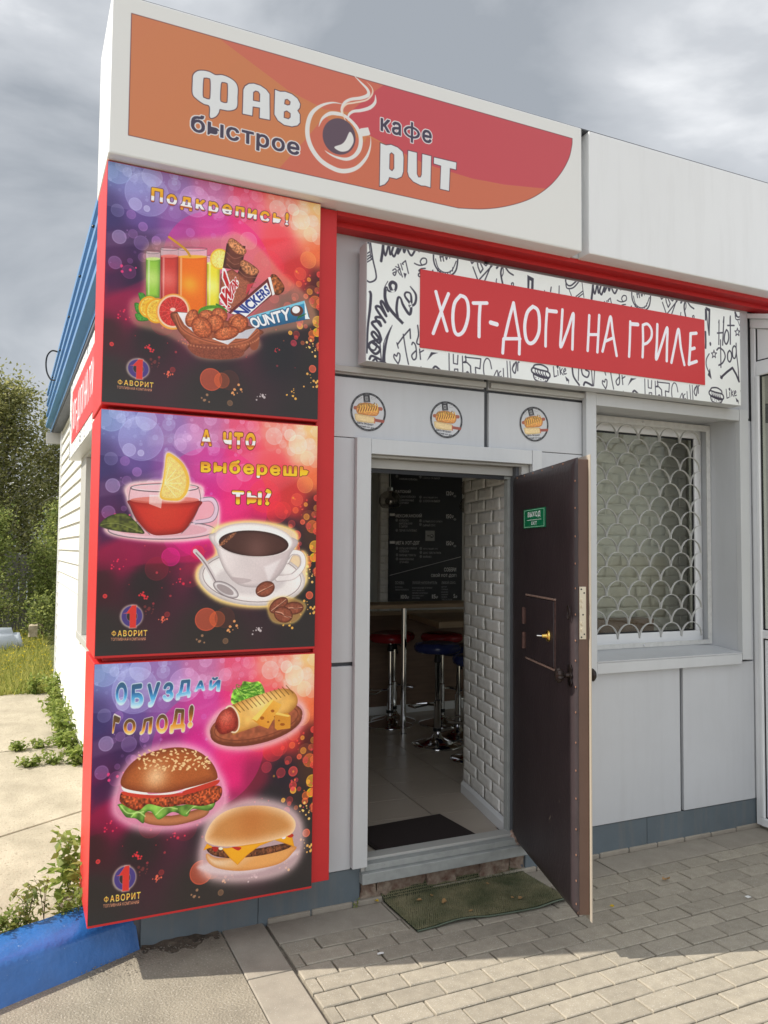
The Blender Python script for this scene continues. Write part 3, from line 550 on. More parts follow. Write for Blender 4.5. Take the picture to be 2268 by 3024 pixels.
def poster_cups(base):
    c = Canvas(PW, PH); c.a = base.a.copy(); poster_map(c, [(112, 58), (1528, 180), (1508, 1605), (60, 1685)])
    # tea
    c.fill(smooth([(300, 560), (560, 540), (760, 570), (770, 640), (870, 680), (860, 860), (740, 905), (480, 915), (200, 880), (150, 830), (330, 800), (290, 650)]), (225, 130, 150), .45, glow=((255, 225, 215), 20, .85))
    c.fill(ell(508, 850, 358, 62, rot=0), (225, 205, 212), .7, edge=(120, 110, 118), ew=8); c.fill(ell(508, 850, 300, 44), (215, 150, 160), .5)
    c.stroke(ell(508, 852, 356, 60), 5, (110, 105, 110), .9, closed=True)
    c.stroke(smooth([(760, 655), (840, 650), (870, 710), (840, 780), (730, 800)], False), 26, (215, 200, 215), .8); c.stroke(smooth([(760, 645), (848, 640), (882, 710), (848, 792), (730, 812)], False), 4, (90, 85, 95), .9); c.stroke(smooth([(765, 668), (828, 665), (856, 710), (828, 768), (735, 788)], False), 3, (110, 100, 115), .8)
    body = smooth([(305, 560), (755, 580), (762, 680), (700, 800), (640, 870), (540, 888), (430, 880), (350, 800), (295, 680)])
    c.fill(body, (235, 205, 210), .6)
    c.fill(smooth([(298, 655), (500, 672), (758, 660), (752, 710), (700, 800), (645, 865), (540, 884), (440, 878), (355, 800), (300, 700)]), (195, 50, 38), 1, edge=(130, 28, 22), ew=50, hi_=(520, 720, 140, (220, 80, 55), .6))
    c.fill(ell(528, 655, 228, 24), (215, 120, 105), .8)
    c.stroke(ell(528, 575, 224, 26), 6, (95, 85, 90), .95, closed=True); c.stroke(ell(528, 573, 215, 20), 3, (245, 240, 240), .9, closed=True)
    c.stroke([(303, 575), (294, 670), (350, 800), (430, 880)], 4, (100, 80, 85), .8, sm=True); c.stroke([(755, 585), (764, 670), (705, 800), (640, 872)], 4, (100, 80, 85), .8, sm=True)
    c.fill([(428, 620), (515, 625), (505, 710), (425, 680)], (245, 235, 235), .6)
    lem = smooth([(545, 350), (600, 370), (660, 430), (692, 520), (680, 600), (640, 650), (590, 660), (500, 640), (515, 540), (530, 440)])
    c.fill(lem, (235, 190, 80), 1, glow=((250, 235, 210), 10, .7)); c.fill(smooth([(552, 372), (600, 395), (645, 445), (672, 520), (662, 590), (630, 635), (585, 645), (510, 628), (525, 540), (538, 450)]), (240, 210, 130), 1, noise=.08)
    for a in (-75, -50, -25, 0, 25, 50): c.stroke([(530, 545), (530+115*math.cos(math.radians(a)), 545+115*math.sin(math.radians(a)))], 4, (250, 235, 185), .8)
    c.fill(smooth([(95, 815), (160, 760), (260, 742), (330, 790), (395, 870), (330, 872), (220, 860), (130, 840)]), (95, 100, 45), 1, edge=(60, 68, 30), ew=16, noise=.35, nc=14); c.stroke([(105, 815), (220, 810), (380, 868)], 4, (150, 155, 90), .8, sm=True)
    # coffee
    c.fill(smooth([(860, 850), (1100, 800), (1370, 860), (1380, 985), (1445, 1010), (1450, 1120), (1440, 1200), (1330, 1300), (1150, 1345), (900, 1310), (760, 1200), (755, 1100), (870, 1010)]), (220, 200, 190), .6, glow=((255, 225, 150), 20, .9))
    c.fill(ell(1100, 1165, 348, 178, rot=4), (235, 228, 225), 1, edge=(190, 180, 178), ew=40); c.stroke(ell(1100, 1160, 322, 158, rot=4), 4, (130, 110, 110), .9, closed=True); c.fill(ell(1090, 1175, 230, 100), (205, 195, 195), .7, soft=8)
    c.stroke(smooth([(1330, 1050), (1360, 1000), (1420, 1010), (1430, 1080), (1370, 1150), (1270, 1165)], False), 34, (232, 224, 222), 1, glow=((150, 130, 130), 5, .5)); c.stroke(smooth([(1340, 1040), (1365, 1010), (1412, 1020), (1415, 1080), (1360, 1135)], False), 6, (180, 168, 168), .9)
    cup = smooth([(852, 870), (1368, 900), (1350, 1010), (1290, 1130), (1200, 1205), (1100, 1225), (1000, 1200), (920, 1110), (870, 980)])
    c.fill(cup, (232, 222, 220), 1, grad=((900, 1000), (1350, 1150), (200, 185, 185)), edge=(180, 168, 168), ew=30)
    c.fill(smooth([(960, 1160), (1080, 1170), (1090, 1185), (1010, 1200)]), (190, 175, 175), .8); c.fill([(1180, 1090), (1290, 1040), (1210, 1190)], (245, 240, 240), .5, soft=5)
    c.fill(ell(1110, 918, 260, 112, rot=4), (240, 233, 230), 1, edge=(200, 188, 186), ew=20); c.fill(ell(1112, 938, 228, 84, rot=3), (85, 55, 48), 1, edge=(55, 33, 30), ew=24, hi_=(1130, 970, 90, (120, 85, 78), .8))
    c.fill(smooth([(888, 945), (960, 880), (1000, 870), (950, 920), (910, 950)]), (150, 100, 70), .8, noise=.5, nc=5)
    c.stroke([(730, 990), (790, 1060), (865, 1190)], 30, (215, 205, 205), 1, sm=True); c.stroke([(735, 1000), (795, 1070), (862, 1185)], 8, (130, 118, 118), .8, sm=True)
    c.fill(ell(930, 1240, 92, 42, rot=28), (225, 218, 218), 1, edge=(120, 108, 110), ew=16); c.fill(ell(925, 1240, 62, 24, rot=28), (165, 152, 152), .9)
    def bean(x, y, rx, ry, r):
        c.fill(ell(x, y, rx, ry, rot=r), (150, 88, 66), 1, edge=(90, 48, 36), ew=18, noise=.12, nc=8); a = math.radians(r); dx, dy = rx*.85*math.cos(a), rx*.85*math.sin(a)
        c.stroke([(x-dx, y-dy), (x-dx*.3+5, y-dy*.3-5), (x+dx*.3-5, y+dy*.3+5), (x+dx, y+dy)], 7, (215, 165, 140), .9, sm=True); c.stroke([(x-dx, y-dy+4), (x, y+4), (x+dx, y+dy+4)], 3, (60, 30, 25), .9, sm=True)
    bean(1187, 1235, 66, 48, -28)
    c.fill(smooth([(1210, 1330), (1310, 1290), (1440, 1330), (1420, 1400), (1360, 1450), (1240, 1440)]), (150, 90, 60), .3, glow=((240, 205, 120), 12, .6))
    bean(1275, 1340, 70, 42, -38); bean(1370, 1358, 66, 42, -5); bean(1305, 1400, 62, 52, 20)
    ol = ((120, 50, 40), 3)
    c.text('А', [(770, 195), (840, 198), (838, 305), (768, 300)], (240, 200, 60), bold=.05, grad=GOLD, outline=ol)
    c.text('что', [(915, 212), (1128, 222), (1125, 330), (912, 320)], (240, 200, 60), bold=.08, track=.12, grad=GOLD, outline=ol)
    c.text('выберешь', [(768, 385), (1472, 422), (1470, 528), (766, 496)], (240, 200, 60), bold=.07, track=.12, grad=GOLD2, outline=ol)
    c.text('ты?', [(972, 573), (1230, 585), (1226, 692), (970, 685)], (240, 200, 60), bold=.08, track=.12, grad=GOLD3, outline=ol)
    return c
def poster_burgers(base):
    c = Canvas(PW, PH); c.a = base.a.copy(); poster_map(c, [(100, 195), (1550, 100), (1525, 1632), (57, 1895)])
    # board, salad, hot dog, cheese
    c.fill(ell(1165, 560, 325, 150, rot=-14), (200, 140, 150), .5, glow=((235, 190, 190), 30, .8))
    c.fill(ell(1162, 582, 312, 118, rot=-14), (120, 62, 42), 1); c.fill(ell(1162, 560, 315, 120, rot=-14), (165, 95, 66), 1, edge=(125, 68, 46), ew=30, noise=.12, nc=18); c.stroke(ell(1162, 562, 285, 98, rot=-14), 7, (125, 66, 46), .8, closed=True)
    c.fill(smooth([(995, 430), (1010, 350), (1060, 330), (1075, 290), (1130, 295), (1180, 290), (1210, 330), (1215, 375), (1160, 400), (1050, 440)]), (110, 165, 60), 1, edge=(165, 205, 90), ew=16, noise=.5, nc=16)
    R = random.Random(3)
    for i in range(30): c.stroke([(R.uniform(1000, 1200), R.uniform(310, 420)) for k in range(3)], 5, R.choice([(60, 115, 35), (190, 220, 110), (90, 150, 45)]), .7, sm=True)
    c.fill(smooth([(970, 470), (1250, 355), (1370, 335), (1430, 380), (1425, 450), (1330, 520), (1050, 625), (1000, 630)]), (225, 175, 95), 1, edge=(180, 125, 60), ew=44, noise=.06, nc=30, hi_=(1200, 430, 110, (245, 215, 150), .7))
    for k in range(14): x = 1045+k*27; y = 455-k*10; c.stroke([(x-35, y-12), (x+10, y+38)], 5, (120, 80, 35), .8)
    c.fill(smooth([(960, 470), (1010, 460), (1050, 540), (1040, 610), (1000, 630), (950, 540)]), (150, 70, 50), 1); c.stroke(ell(1000, 540, 46, 88, rot=-12), 10, (235, 220, 190), .9, closed=True)
    c.fill(smooth([(890, 570), (930, 490), (990, 470), (1030, 520), (1030, 590), (980, 630), (920, 635)]), (175, 65, 52), 1, edge=(120, 38, 30), ew=40, hi_=(960, 530, 45, (225, 130, 110), .7), noise=.12)
    for a in range(-50, 60, 18): c.stroke([(888, 588), (888+40*math.cos(math.radians(a)), 588+40*math.sin(math.radians(a)))], 3, (110, 35, 30), .8)
    c.fill([(1130, 535), (1265, 405), (1330, 440), (1240, 600), (1185, 580)], (215, 145, 50), 1, grad=((1130, 540), (1300, 420), (235, 180, 80))); c.fill([(1130, 535), (1265, 405), (1275, 412), (1165, 550)], (245, 205, 110))
    for (x, y, r) in ((1200, 530, 14), (1270, 482, 12), (1240, 555, 8), (1285, 520, 7)): c.fill(ell(x, y, r, r*.8), (165, 95, 30), .9)
    c.fill([(1285, 505), (1370, 495), (1390, 515), (1388, 595), (1300, 608), (1283, 595)], (215, 150, 55), 1); c.fill([(1285, 505), (1300, 490), (1390, 512), (1372, 520)], (245, 205, 110)); c.fill(ell(1335, 570, 16, 9), (165, 95, 30)); c.fill(ell(1312, 545, 7, 6), (165, 95, 30))
    # chicken burger
    c.fill(smooth([(300, 900), (420, 780), (620, 725), (800, 770), (900, 900), (940, 1000), (930, 1120), (750, 1220), (450, 1250), (270, 1180), (240, 1080)]), (210, 130, 160), .4, glow=((240, 180, 200), 36, .8))
    c.fill(smooth([(430, 1150), (600, 1175), (830, 1120), (820, 1180), (640, 1235), (480, 1235), (400, 1200)]), (190, 125, 85), 1, edge=(140, 85, 55), ew=24)
    c.fill(smooth([(265, 1100), (430, 1080), (640, 1110), (860, 1060), (890, 1090), (850, 1140), (740, 1130), (700, 1180), (610, 1150), (520, 1200), (470, 1150), (430, 1160), (420, 1225), (370, 1195), (330, 1190), (300, 1180), (260, 1120)]), (125, 165, 75), 1, edge=(75, 120, 45), ew=18, noise=.3, nc=26)
    for q in ([(270, 1110), (320, 1160), (420, 1150)], [(500, 1170), (560, 1120), (640, 1130)], [(700, 1160), (760, 1110), (860, 1100)], [(340, 1185), (380, 1150), (430, 1180)]): c.stroke(q, 7, (195, 220, 140), .8, sm=True)
    c.fill(smooth([(265, 1060), (300, 1020), (500, 1040), (700, 1025), (900, 975), (935, 1020), (900, 1080), (800, 1110), (690, 1100), (560, 1120), (450, 1100), (380, 1145), (280, 1100)]), (175, 85, 48), 1, edge=(120, 50, 28), ew=26, noise=.45, nc=9)
    c.fill(smooth([(285, 1020), (430, 1035), (425, 1060), (300, 1045)]), (205, 70, 50)); c.fill(smooth([(425, 1045), (560, 1035), (690, 1025), (690, 1040), (560, 1055), (430, 1060)]), (205, 70, 50)); c.fill(smooth([(690, 1010), (900, 940), (905, 965), (850, 990), (700, 1035)]), (200, 66, 48))
    c.fill(smooth([(280, 980), (330, 1005), (430, 1020), (470, 1035), (640, 1015), (700, 995), (890, 930), (880, 945), (700, 1005), (600, 1035), (450, 1040), (300, 1020)]), (238, 232, 228))
    c.fill(smooth([(278, 985), (290, 900), (370, 810), (500, 752), (650, 728), (780, 755), (870, 830), (905, 920), (860, 950), (720, 990), (560, 1025), (400, 1020)]), (178, 100, 52), 1, edge=(135, 68, 36), ew=60, hi_=(500, 920, 70, (245, 205, 160), .85), noise=.05)
    for i in range(120):
        x = R.uniform(370, 850); y = R.uniform(738, 880); 
        if ((x-620)/270)**2+((y-850)/125)**2 < 1: c.fill(ell(x, y, 11, 5.5, n=8, rot=R.uniform(-60, 60)), (235, 200, 150), 1)
    # cheeseburger
    c.fill(smooth([(830, 1300), (900, 1180), (1100, 1090), (1330, 1120), (1440, 1230), (1430, 1430), (1300, 1540), (1000, 1580), (820, 1520)]), (190, 160, 165), .45, glow=((225, 195, 195), 40, .8))
    c.fill(smooth([(815, 1490), (1390, 1400), (1400, 1440), (1200, 1530), (980, 1560), (830, 1540)]), (225, 205, 205), .8, soft=6)
    c.fill(smooth([(835, 1420), (950, 1450), (1390, 1370), (1395, 1420), (1300, 1490), (1080, 1532), (920, 1520), (845, 1480)]), (232, 200, 165), 1, edge=(205, 140, 80), ew=26, grad=((1000, 1420), (1050, 1530), (225, 165, 100)))
    c.fill(smooth([(850, 1380), (1100, 1395), (1370, 1350), (1370, 1385), (1200, 1430), (1000, 1450), (870, 1430)]), (120, 75, 50), 1, edge=(80, 45, 32), ew=18, noise=.4, nc=8)
    c.fill([(810, 1400), (835, 1355), (880, 1380), (960, 1385), (1180, 1350), (1395, 1290), (1412, 1375), (1370, 1360), (1280, 1330), (1180, 1370), (1100, 1430), (1035, 1495), (985, 1450), (930, 1385), (850, 1385)], (235, 170, 40), 1, edge=(215, 145, 30), ew=10)
    c.fill(smooth([(865, 1378), (910, 1380), (890, 1410)]), (180, 50, 40)); c.fill(smooth([(1000, 1378), (1060, 1380), (1040, 1400)]), (190, 50, 40)); c.fill(ell(1385, 1300, 22, 14), (190, 55, 40)); c.fill(ell(925, 1388, 14, 9), (240, 235, 210)); c.fill(ell(1340, 1310, 16, 14), (235, 230, 235))
    c.fill(smooth([(832, 1345), (835, 1270), (900, 1180), (1020, 1120), (1200, 1105), (1340, 1135), (1415, 1200), (1410, 1270), (1350, 1310), (1180, 1350), (960, 1375)]), (205, 145, 85), 1, edge=(240, 205, 165), ew=70, hi_=(1130, 1210, 110, (190, 118, 60), .7))
    B = [(0, (70, 105, 130)), (.35, (60, 110, 160)), (.6, (90, 170, 215)), (1, (215, 235, 245))]
    O = [(0, (95, 80, 60)), (.4, (150, 95, 35)), (.65, (225, 150, 50)), (1, (250, 225, 160))]
    for t, q in (('О', [(238, 312), (318, 305), (305, 455), (238, 455)]), ('Б', [(342, 322), (420, 310), (415, 470), (338, 472)]), ('У', [(445, 315), (530, 300), (515, 465), (440, 465)]), ('З', [(548, 308), (620, 298), (612, 425), (545, 430)]), ('Д', [(642, 290), (735, 280), (725, 398), (632, 420)]), ('А', [(760, 290), (830, 285), (820, 355), (752, 362)]), ('Й', [(855, 268), (928, 262), (918, 360), (848, 350)])):
        c.text(t, q, (90, 160, 210), bold=.07, grad=B, outline=((200, 215, 225), 3))
    for t, q in (('Г', [(225, 520), (270, 540), (240, 640), (215, 642)]), ('О', [(290, 548), (370, 545), (365, 645), (290, 650)]), ('Л', [(405, 550), (480, 530), (470, 640), (395, 648)]), ('О', [(505, 515), (580, 512), (575, 635), (500, 638)]), ('Д', [(605, 475), (695, 478), (688, 625), (590, 638)]), ('!', [(720, 452), (752, 448), (738, 598), (708, 600)])):
        c.text(t, q, (225, 150, 50), bold=.07, grad=O, outline=((215, 205, 200), 3))
    return c
CORN = {'fA': [(-1.5109, 3.583), (-0.0457, 4.0423), (-0.0343, 2.9966), (-1.4856, 2.7316)], 'fB': [(-0.1925, 3.6922), (2.3556, 4.3923), (2.3259, 2.8811), (-0.1779, 2.5558)],
 'f7': [(-1.0385, 3.5951), (-0.3026, 3.8116), (-0.2956, 3.3196), (-1.028, 3.1509)], 'f8': [(-0.3769, 3.6415), (0.5111, 3.8855), (0.5132, 3.343), (-0.3695, 3.1564)],
 'sA': [(-0.0397, 3.0126), (0.7291, 3.1506), (0.73, 2.7019), (-0.035, 2.6026)], 'sB': [(0.6618, 3.0542), (1.5958, 3.213), (1.5914, 2.7105), (0.6631, 2.5997)],
 'sC': [(1.5138, 2.9597), (2.5529, 3.1111), (2.5423, 2.6013), (1.5102, 2.4993)], 'mn': [(1.333, 2.3687), (2.5529, 2.4357), (2.5556, 1.7339), (1.3406, 1.7153)]}
def to_world(k):
    return hom4([(0, 0), (1600, 0), (1600, 1000), (0, 1000)], CORN[k])
def on_canvas(k, x0, x1, z0, z1, W, H, dx=0.):
    w = to_world(k)
    def f(p):
        q = w(p); return np.stack([(q[:, 0]+dx-x0)/(x1-x0)*W, (z1-q[:, 1])/(z1-z0)*H], 1)
    return f
FX0, FX1, FZ0, FZ1 = -1.126, 1.127, 3.105, 3.741
def fascia_art():
    W, H = 1500, 424; c = Canvas(W, H, (222, 222, 218)); k = lambda n: on_canvas(n, FX0, FX1, FZ0, FZ1, W, H)
    sc = W/(FX1-FX0)*.00046
    OR, CO, RD, O2 = (204, 122, 78), (203, 104, 80), (196, 72, 80), (202, 124, 74)
    c.mapping(lambda p: (np.atleast_2d(np.array(p, float))-[FX0, FZ1])*[W/(FX1-FX0), -H/(FZ1-FZ0)], W/(FX1-FX0))
    wA, wB = to_world('fA'), to_world('fB')
    tl = wA((565, 55))[0]; bl = wA((545, 592))[0]; tr = wB((907, 267))[0]; bt = wB((500, 549))[0]
    x0, x1 = (tl[0]+bl[0])/2, tr[0]; z1 = (tl[1]+tr[1])/2; z0 = (bl[1]+bt[1])/2
    arc = [wB(p)[0] for p in ((905, 300), (893, 350), (860, 410), (810, 465), (740, 510), (650, 538), (560, 549))]
    arc = [(x, min(max(z, z0), z1)) for x, z in arc]
    clip = np.array([(x0, z1), (x1, z1)]+list(smooth([(x1, z1-.005)]+arc+[(bt[0]-.05, z0)], False))+[(x0, z0)])
    keep = c.a.copy()
    c.fill([(x0-.1, z1+.1), (x1+.1, z1+.1), (x1+.1, z0-.1), (x0-.1, z0-.1)], OR, grad=((x0, z1), (x0+.6, z0), O2))
    M = lambda n, pts: wA(pts) if n == 'A' else wB(pts)
    c.fill(np.concatenate([wA([(950, 165), (1240, 385), (1400, 470), (1659, 500)]), wB([(140, 260), (400, 400), (640, 455), (900, 490), (1000, 200), (-100, -60)])]), CO)
    c.fill(wB([(135, 90), (175, 62), (700, 60), (1100, 300), (905, 470), (800, 468), (640, 452), (520, 430), (330, 370), (190, 300), (100, 250), (20, 190)]), RD)
    c.fill(wA([(1195, 740), (1330, 590), (1400, 500), (1700, 700), (1700, 920)]), CO)
    c.fill(np.concatenate([wB([(110, 265), (190, 300), (330, 372), (520, 430), (640, 455), (805, 468), (800, 600), (-20, 560)])]), (202, 106, 74))
    # keep white outside the panel outline
    cs = [c.M(clip)]; r = c.sdf(cs, 2000); lo, hi, X, Y, D = r
    al = np.clip(.5-D, 0, 1)[..., None]; ring = (np.clip(1.6-np.abs(D), 0, 1)*.75)[..., None]
    a = keep[lo[1]:hi[1], lo[0]:hi[0]]; b = c.a[lo[1]:hi[1], lo[0]:hi[0]]; c.a = keep; c.a[lo[1]:hi[1], lo[0]:hi[0]] = (a*(1-al)+b*al)*(1-ring)+ring*C3((88, 42, 48))
    INK, WH = (66, 45, 60), (222, 224, 224)
    def letter(cs, n):
        c.mapping(k(n), sc)
        for q in (0,): pass
        P = [np.array(p, float) for p in cs]
        r = c.sdf([c.M(p) for p in P], 4); lo, hi, X, Y, D = r
        c.blend(lo, hi, np.clip(2.4-D, 0, 1).astype(np.float32), C3(INK)); c.blend(lo, hi, np.clip(.3-D, 0, 1).astype(np.float32), C3(WH))
    letter([smooth([(500, 420), (505, 360), (540, 325), (590, 318), (650, 330), (705, 358), (760, 358), (820, 378), (880, 420), (905, 475), (903, 560), (900, 640), (875, 672), (820, 682), (760, 672), (742, 672), (735, 700), (705, 738), (655, 745), (652, 645), (600, 622), (540, 580), (500, 530)], n=4),
            smooth([(597, 400), (612, 385), (640, 388), (660, 410), (658, 560), (640, 578), (610, 568), (592, 545)], n=4), smooth([(755, 440), (775, 425), (800, 430), (815, 450), (813, 590), (800, 612), (765, 605), (748, 580)], n=4)], 'f7')
    letter([[(948, 710), (955, 490), (970, 460), (1005, 437), (1050, 435), (1110, 455), (1160, 490), (1190, 530), (1192, 765), (1100, 748), (1103, 655), (1040, 645), (1035, 728)], [(1042, 590), (1044, 515), (1065, 500), (1090, 508), (1104, 530), (1103, 602)]], 'f7')
    letter([[(1238, 490), (1285, 508), (1330, 508), (1390, 530), (1440, 570), (1465, 620), (1460, 655), (1440, 680), (1462, 715), (1462, 790), (1440, 815), (1390, 825), (1320, 810), (1265, 770), (1233, 715)],
            [(1322, 620), (1328, 580), (1350, 575), (1378, 600), (1372, 628), (1350, 632)], [(1318, 745), (1320, 690), (1345, 680), (1378, 705), (1378, 740), (1360, 757)]], 'f7')
    letter([[(735, 670), (785, 690), (830, 685), (890, 710), (935, 750), (943, 800), (940, 930), (925, 975), (880, 995), (815, 980), (805, 1010), (775, 1045), (728, 1062)], [(818, 770), (835, 755), (858, 775), (858, 900), (840, 925), (815, 905)]], 'f8')
    letter([[(983, 738), (1062, 757), (1062, 950), (1075, 980), (1095, 980), (1105, 955), (1110, 768), (1190, 788), (1183, 1073), (1140, 1058), (1100, 1055), (1030, 1020), (990, 975), (978, 930)]], 'f8')
    letter([[(1215, 798), (1416, 845), (1412, 910), (1358, 897), (1350, 1103), (1270, 1085), (1278, 875), (1213, 855)]], 'f8')
    wt = to_world; c.mapping(lambda p: (np.atleast_2d(np.array(p, float))-[FX0, FZ1])*[W/(FX1-FX0), -H/(FZ1-FZ0)], W/(FX1-FX0))
    def word(t, n, p0, p1, p2, **kw):              # ink box: top-left, right x, bottom y from crop points
        a, b, d = wt(n)(p0)[0], wt(n)(p1)[0], wt(n)(p2)[0]
        c.text(t, [(a[0], a[1]), (b[0], a[1]), (b[0], d[1]), (a[0], d[1])], (62, 52, 72), outline=((225, 222, 222), 4), bold=.045, track=.08)
    word('быстрое', 'f7', (487, 705), (1458, 1010), (1100, 1048)); word('кафе', 'f8', (738, 405), (1195, 590), (1015, 665))
    # saucer, cup, steam
    c.mapping(k('f8'), sc); WH = (224, 222, 218)
    def circ(n, pts, w, tp): c.stroke(smooth(pts, False, 10), w, WH, taper=tp)
    circ('f8', [(398, 318), (300, 305), (190, 340), (110, 420), (80, 560), (110, 700), (200, 830), (330, 910), (430, 925), (530, 890), (610, 800), (645, 700), (648, 610)], 46, [.05, .35, .6, .85, .95, 1, 1, 1, .95, .8, .6, .3, .05])
    circ('f8', [(182, 525), (215, 450), (280, 405), (350, 405), (420, 428), (500, 500), (545, 575), (560, 650), (545, 730), (500, 790), (430, 818), (340, 800), (270, 765), (237, 738)], 44, [.05, .5, .8, .85, .7, .8, .9, .95, .95, .8, .7, .5, .3, .05])
    c.fill([(548, 545), (560, 538), (625, 528), (645, 590), (635, 600), (570, 612)], WH)
    c.fill(ell(365, 612, 145, 168, rot=-20), (92, 70, 84)); c.fill(smooth([(460, 570), (490, 610), (492, 670), (450, 735), (390, 750), (340, 730), (325, 705), (390, 680), (425, 640)]), WH)
    c.stroke(smooth([(505, 65), (560, 120), (620, 185), (625, 235), (560, 262), (470, 275), (410, 310), (385, 380), (420, 460)], False), 36, WH, taper=[.15, .5, .8, 1, .9, .8, .7, .4, .1])
    c.stroke(smooth([(612, 115), (660, 170), (662, 225), (610, 280), (500, 305), (430, 320), (395, 370), (415, 450), (425, 470)], False), 16, (232, 210, 190), taper=[.1, .6, 1, 1, 1, 1, 1, .6, .1])
    c.stroke(smooth([(690, 232), (688, 300), (640, 350), (560, 375), (490, 385), (450, 420), (448, 470)], False), 34, WH, taper=[.1, .8, 1, .9, .8, .6, .2])
    # streaky dirt at the top edge of the white frame
    return c
HX0, HX1, HZ0, HZ1 = 0.0, 2.36, 2.452, 3.000
HOTT = {'Х': None}
def hot_letters(c, mp, sc, col=(236, 236, 242)):
    L = [('sA', 34, [[(852, 612), (900, 790), (975, 1045)], [(992, 635), (905, 850), (822, 1075)]]),
         ('sA', 36, [[(1125, 655), (1060, 740), (1040, 900), (1060, 1050), (1105, 1090), (1165, 1040), (1208, 900), (1210, 760), (1180, 680), (1125, 655)]]),
         ('sA', 36, [[(1268, 738), (1420, 738)], [(1345, 745), (1335, 900), (1332, 1110)]]), ('sA', 44, [[(1462, 955), (1530, 975)]]),
         ('sB', 34, [[(240, 535), (195, 700), (148, 900)], [(240, 535), (270, 720), (302, 905)], [(135, 925), (310, 925)], [(132, 930), (122, 1080)], [(306, 925), (302, 1090)]]),
         ('sB', 38, [[(450, 575), (390, 640), (362, 780), (375, 920), (415, 975), (470, 950), (515, 850), (520, 700), (500, 610), (450, 575)]]),
         ('sB', 32, [[(605, 600), (592, 800), (588, 1005)]]), ('sB', 40, [[(612, 620), (705, 630)]]),
         ('sB', 32, [[(772, 610), (762, 800), (752, 1015), (822, 850), (890, 650), (885, 850), (880, 1040)]]),
         ('sB', 32, [[(1064, 672), (1055, 880), (1046, 1055)], [(1172, 670), (1162, 880), (1152, 1070)], [(1060, 880), (1160, 880)]]),
         ('sB', 32, [[(1208, 1062), (1255, 860), (1295, 685), (1320, 860), (1362, 1110)], [(1245, 950), (1325, 915)]]),
         ('sB', 32, [[(1510, 740), (1505, 940), (1497, 1118)]]), ('sB', 42, [[(1525, 765), (1592, 770)]]),
         ('sC', 32, [[(185, 340), (188, 520), (182, 695)], [(185, 320), (240, 308), (285, 370), (285, 460), (240, 525), (195, 545)]]),
         ('sC', 34, [[(355, 312), (350, 520), (342, 720), (400, 560), (470, 350), (468, 560), (465, 740)]]),
         ('sC', 34, [[(520, 758), (560, 560), (603, 368), (630, 580), (672, 785)]]),
         ('sC', 38, [[(745, 420), (738, 600), (725, 780)], [(745, 420), (812, 415)], [(738, 605), (790, 590)], [(728, 775), (815, 745)]])]
    for n, w, ss in L:
        for s in ss: c.mapping(mp(n), sc); c.stroke(s, w, col, sm=len(s) > 2)
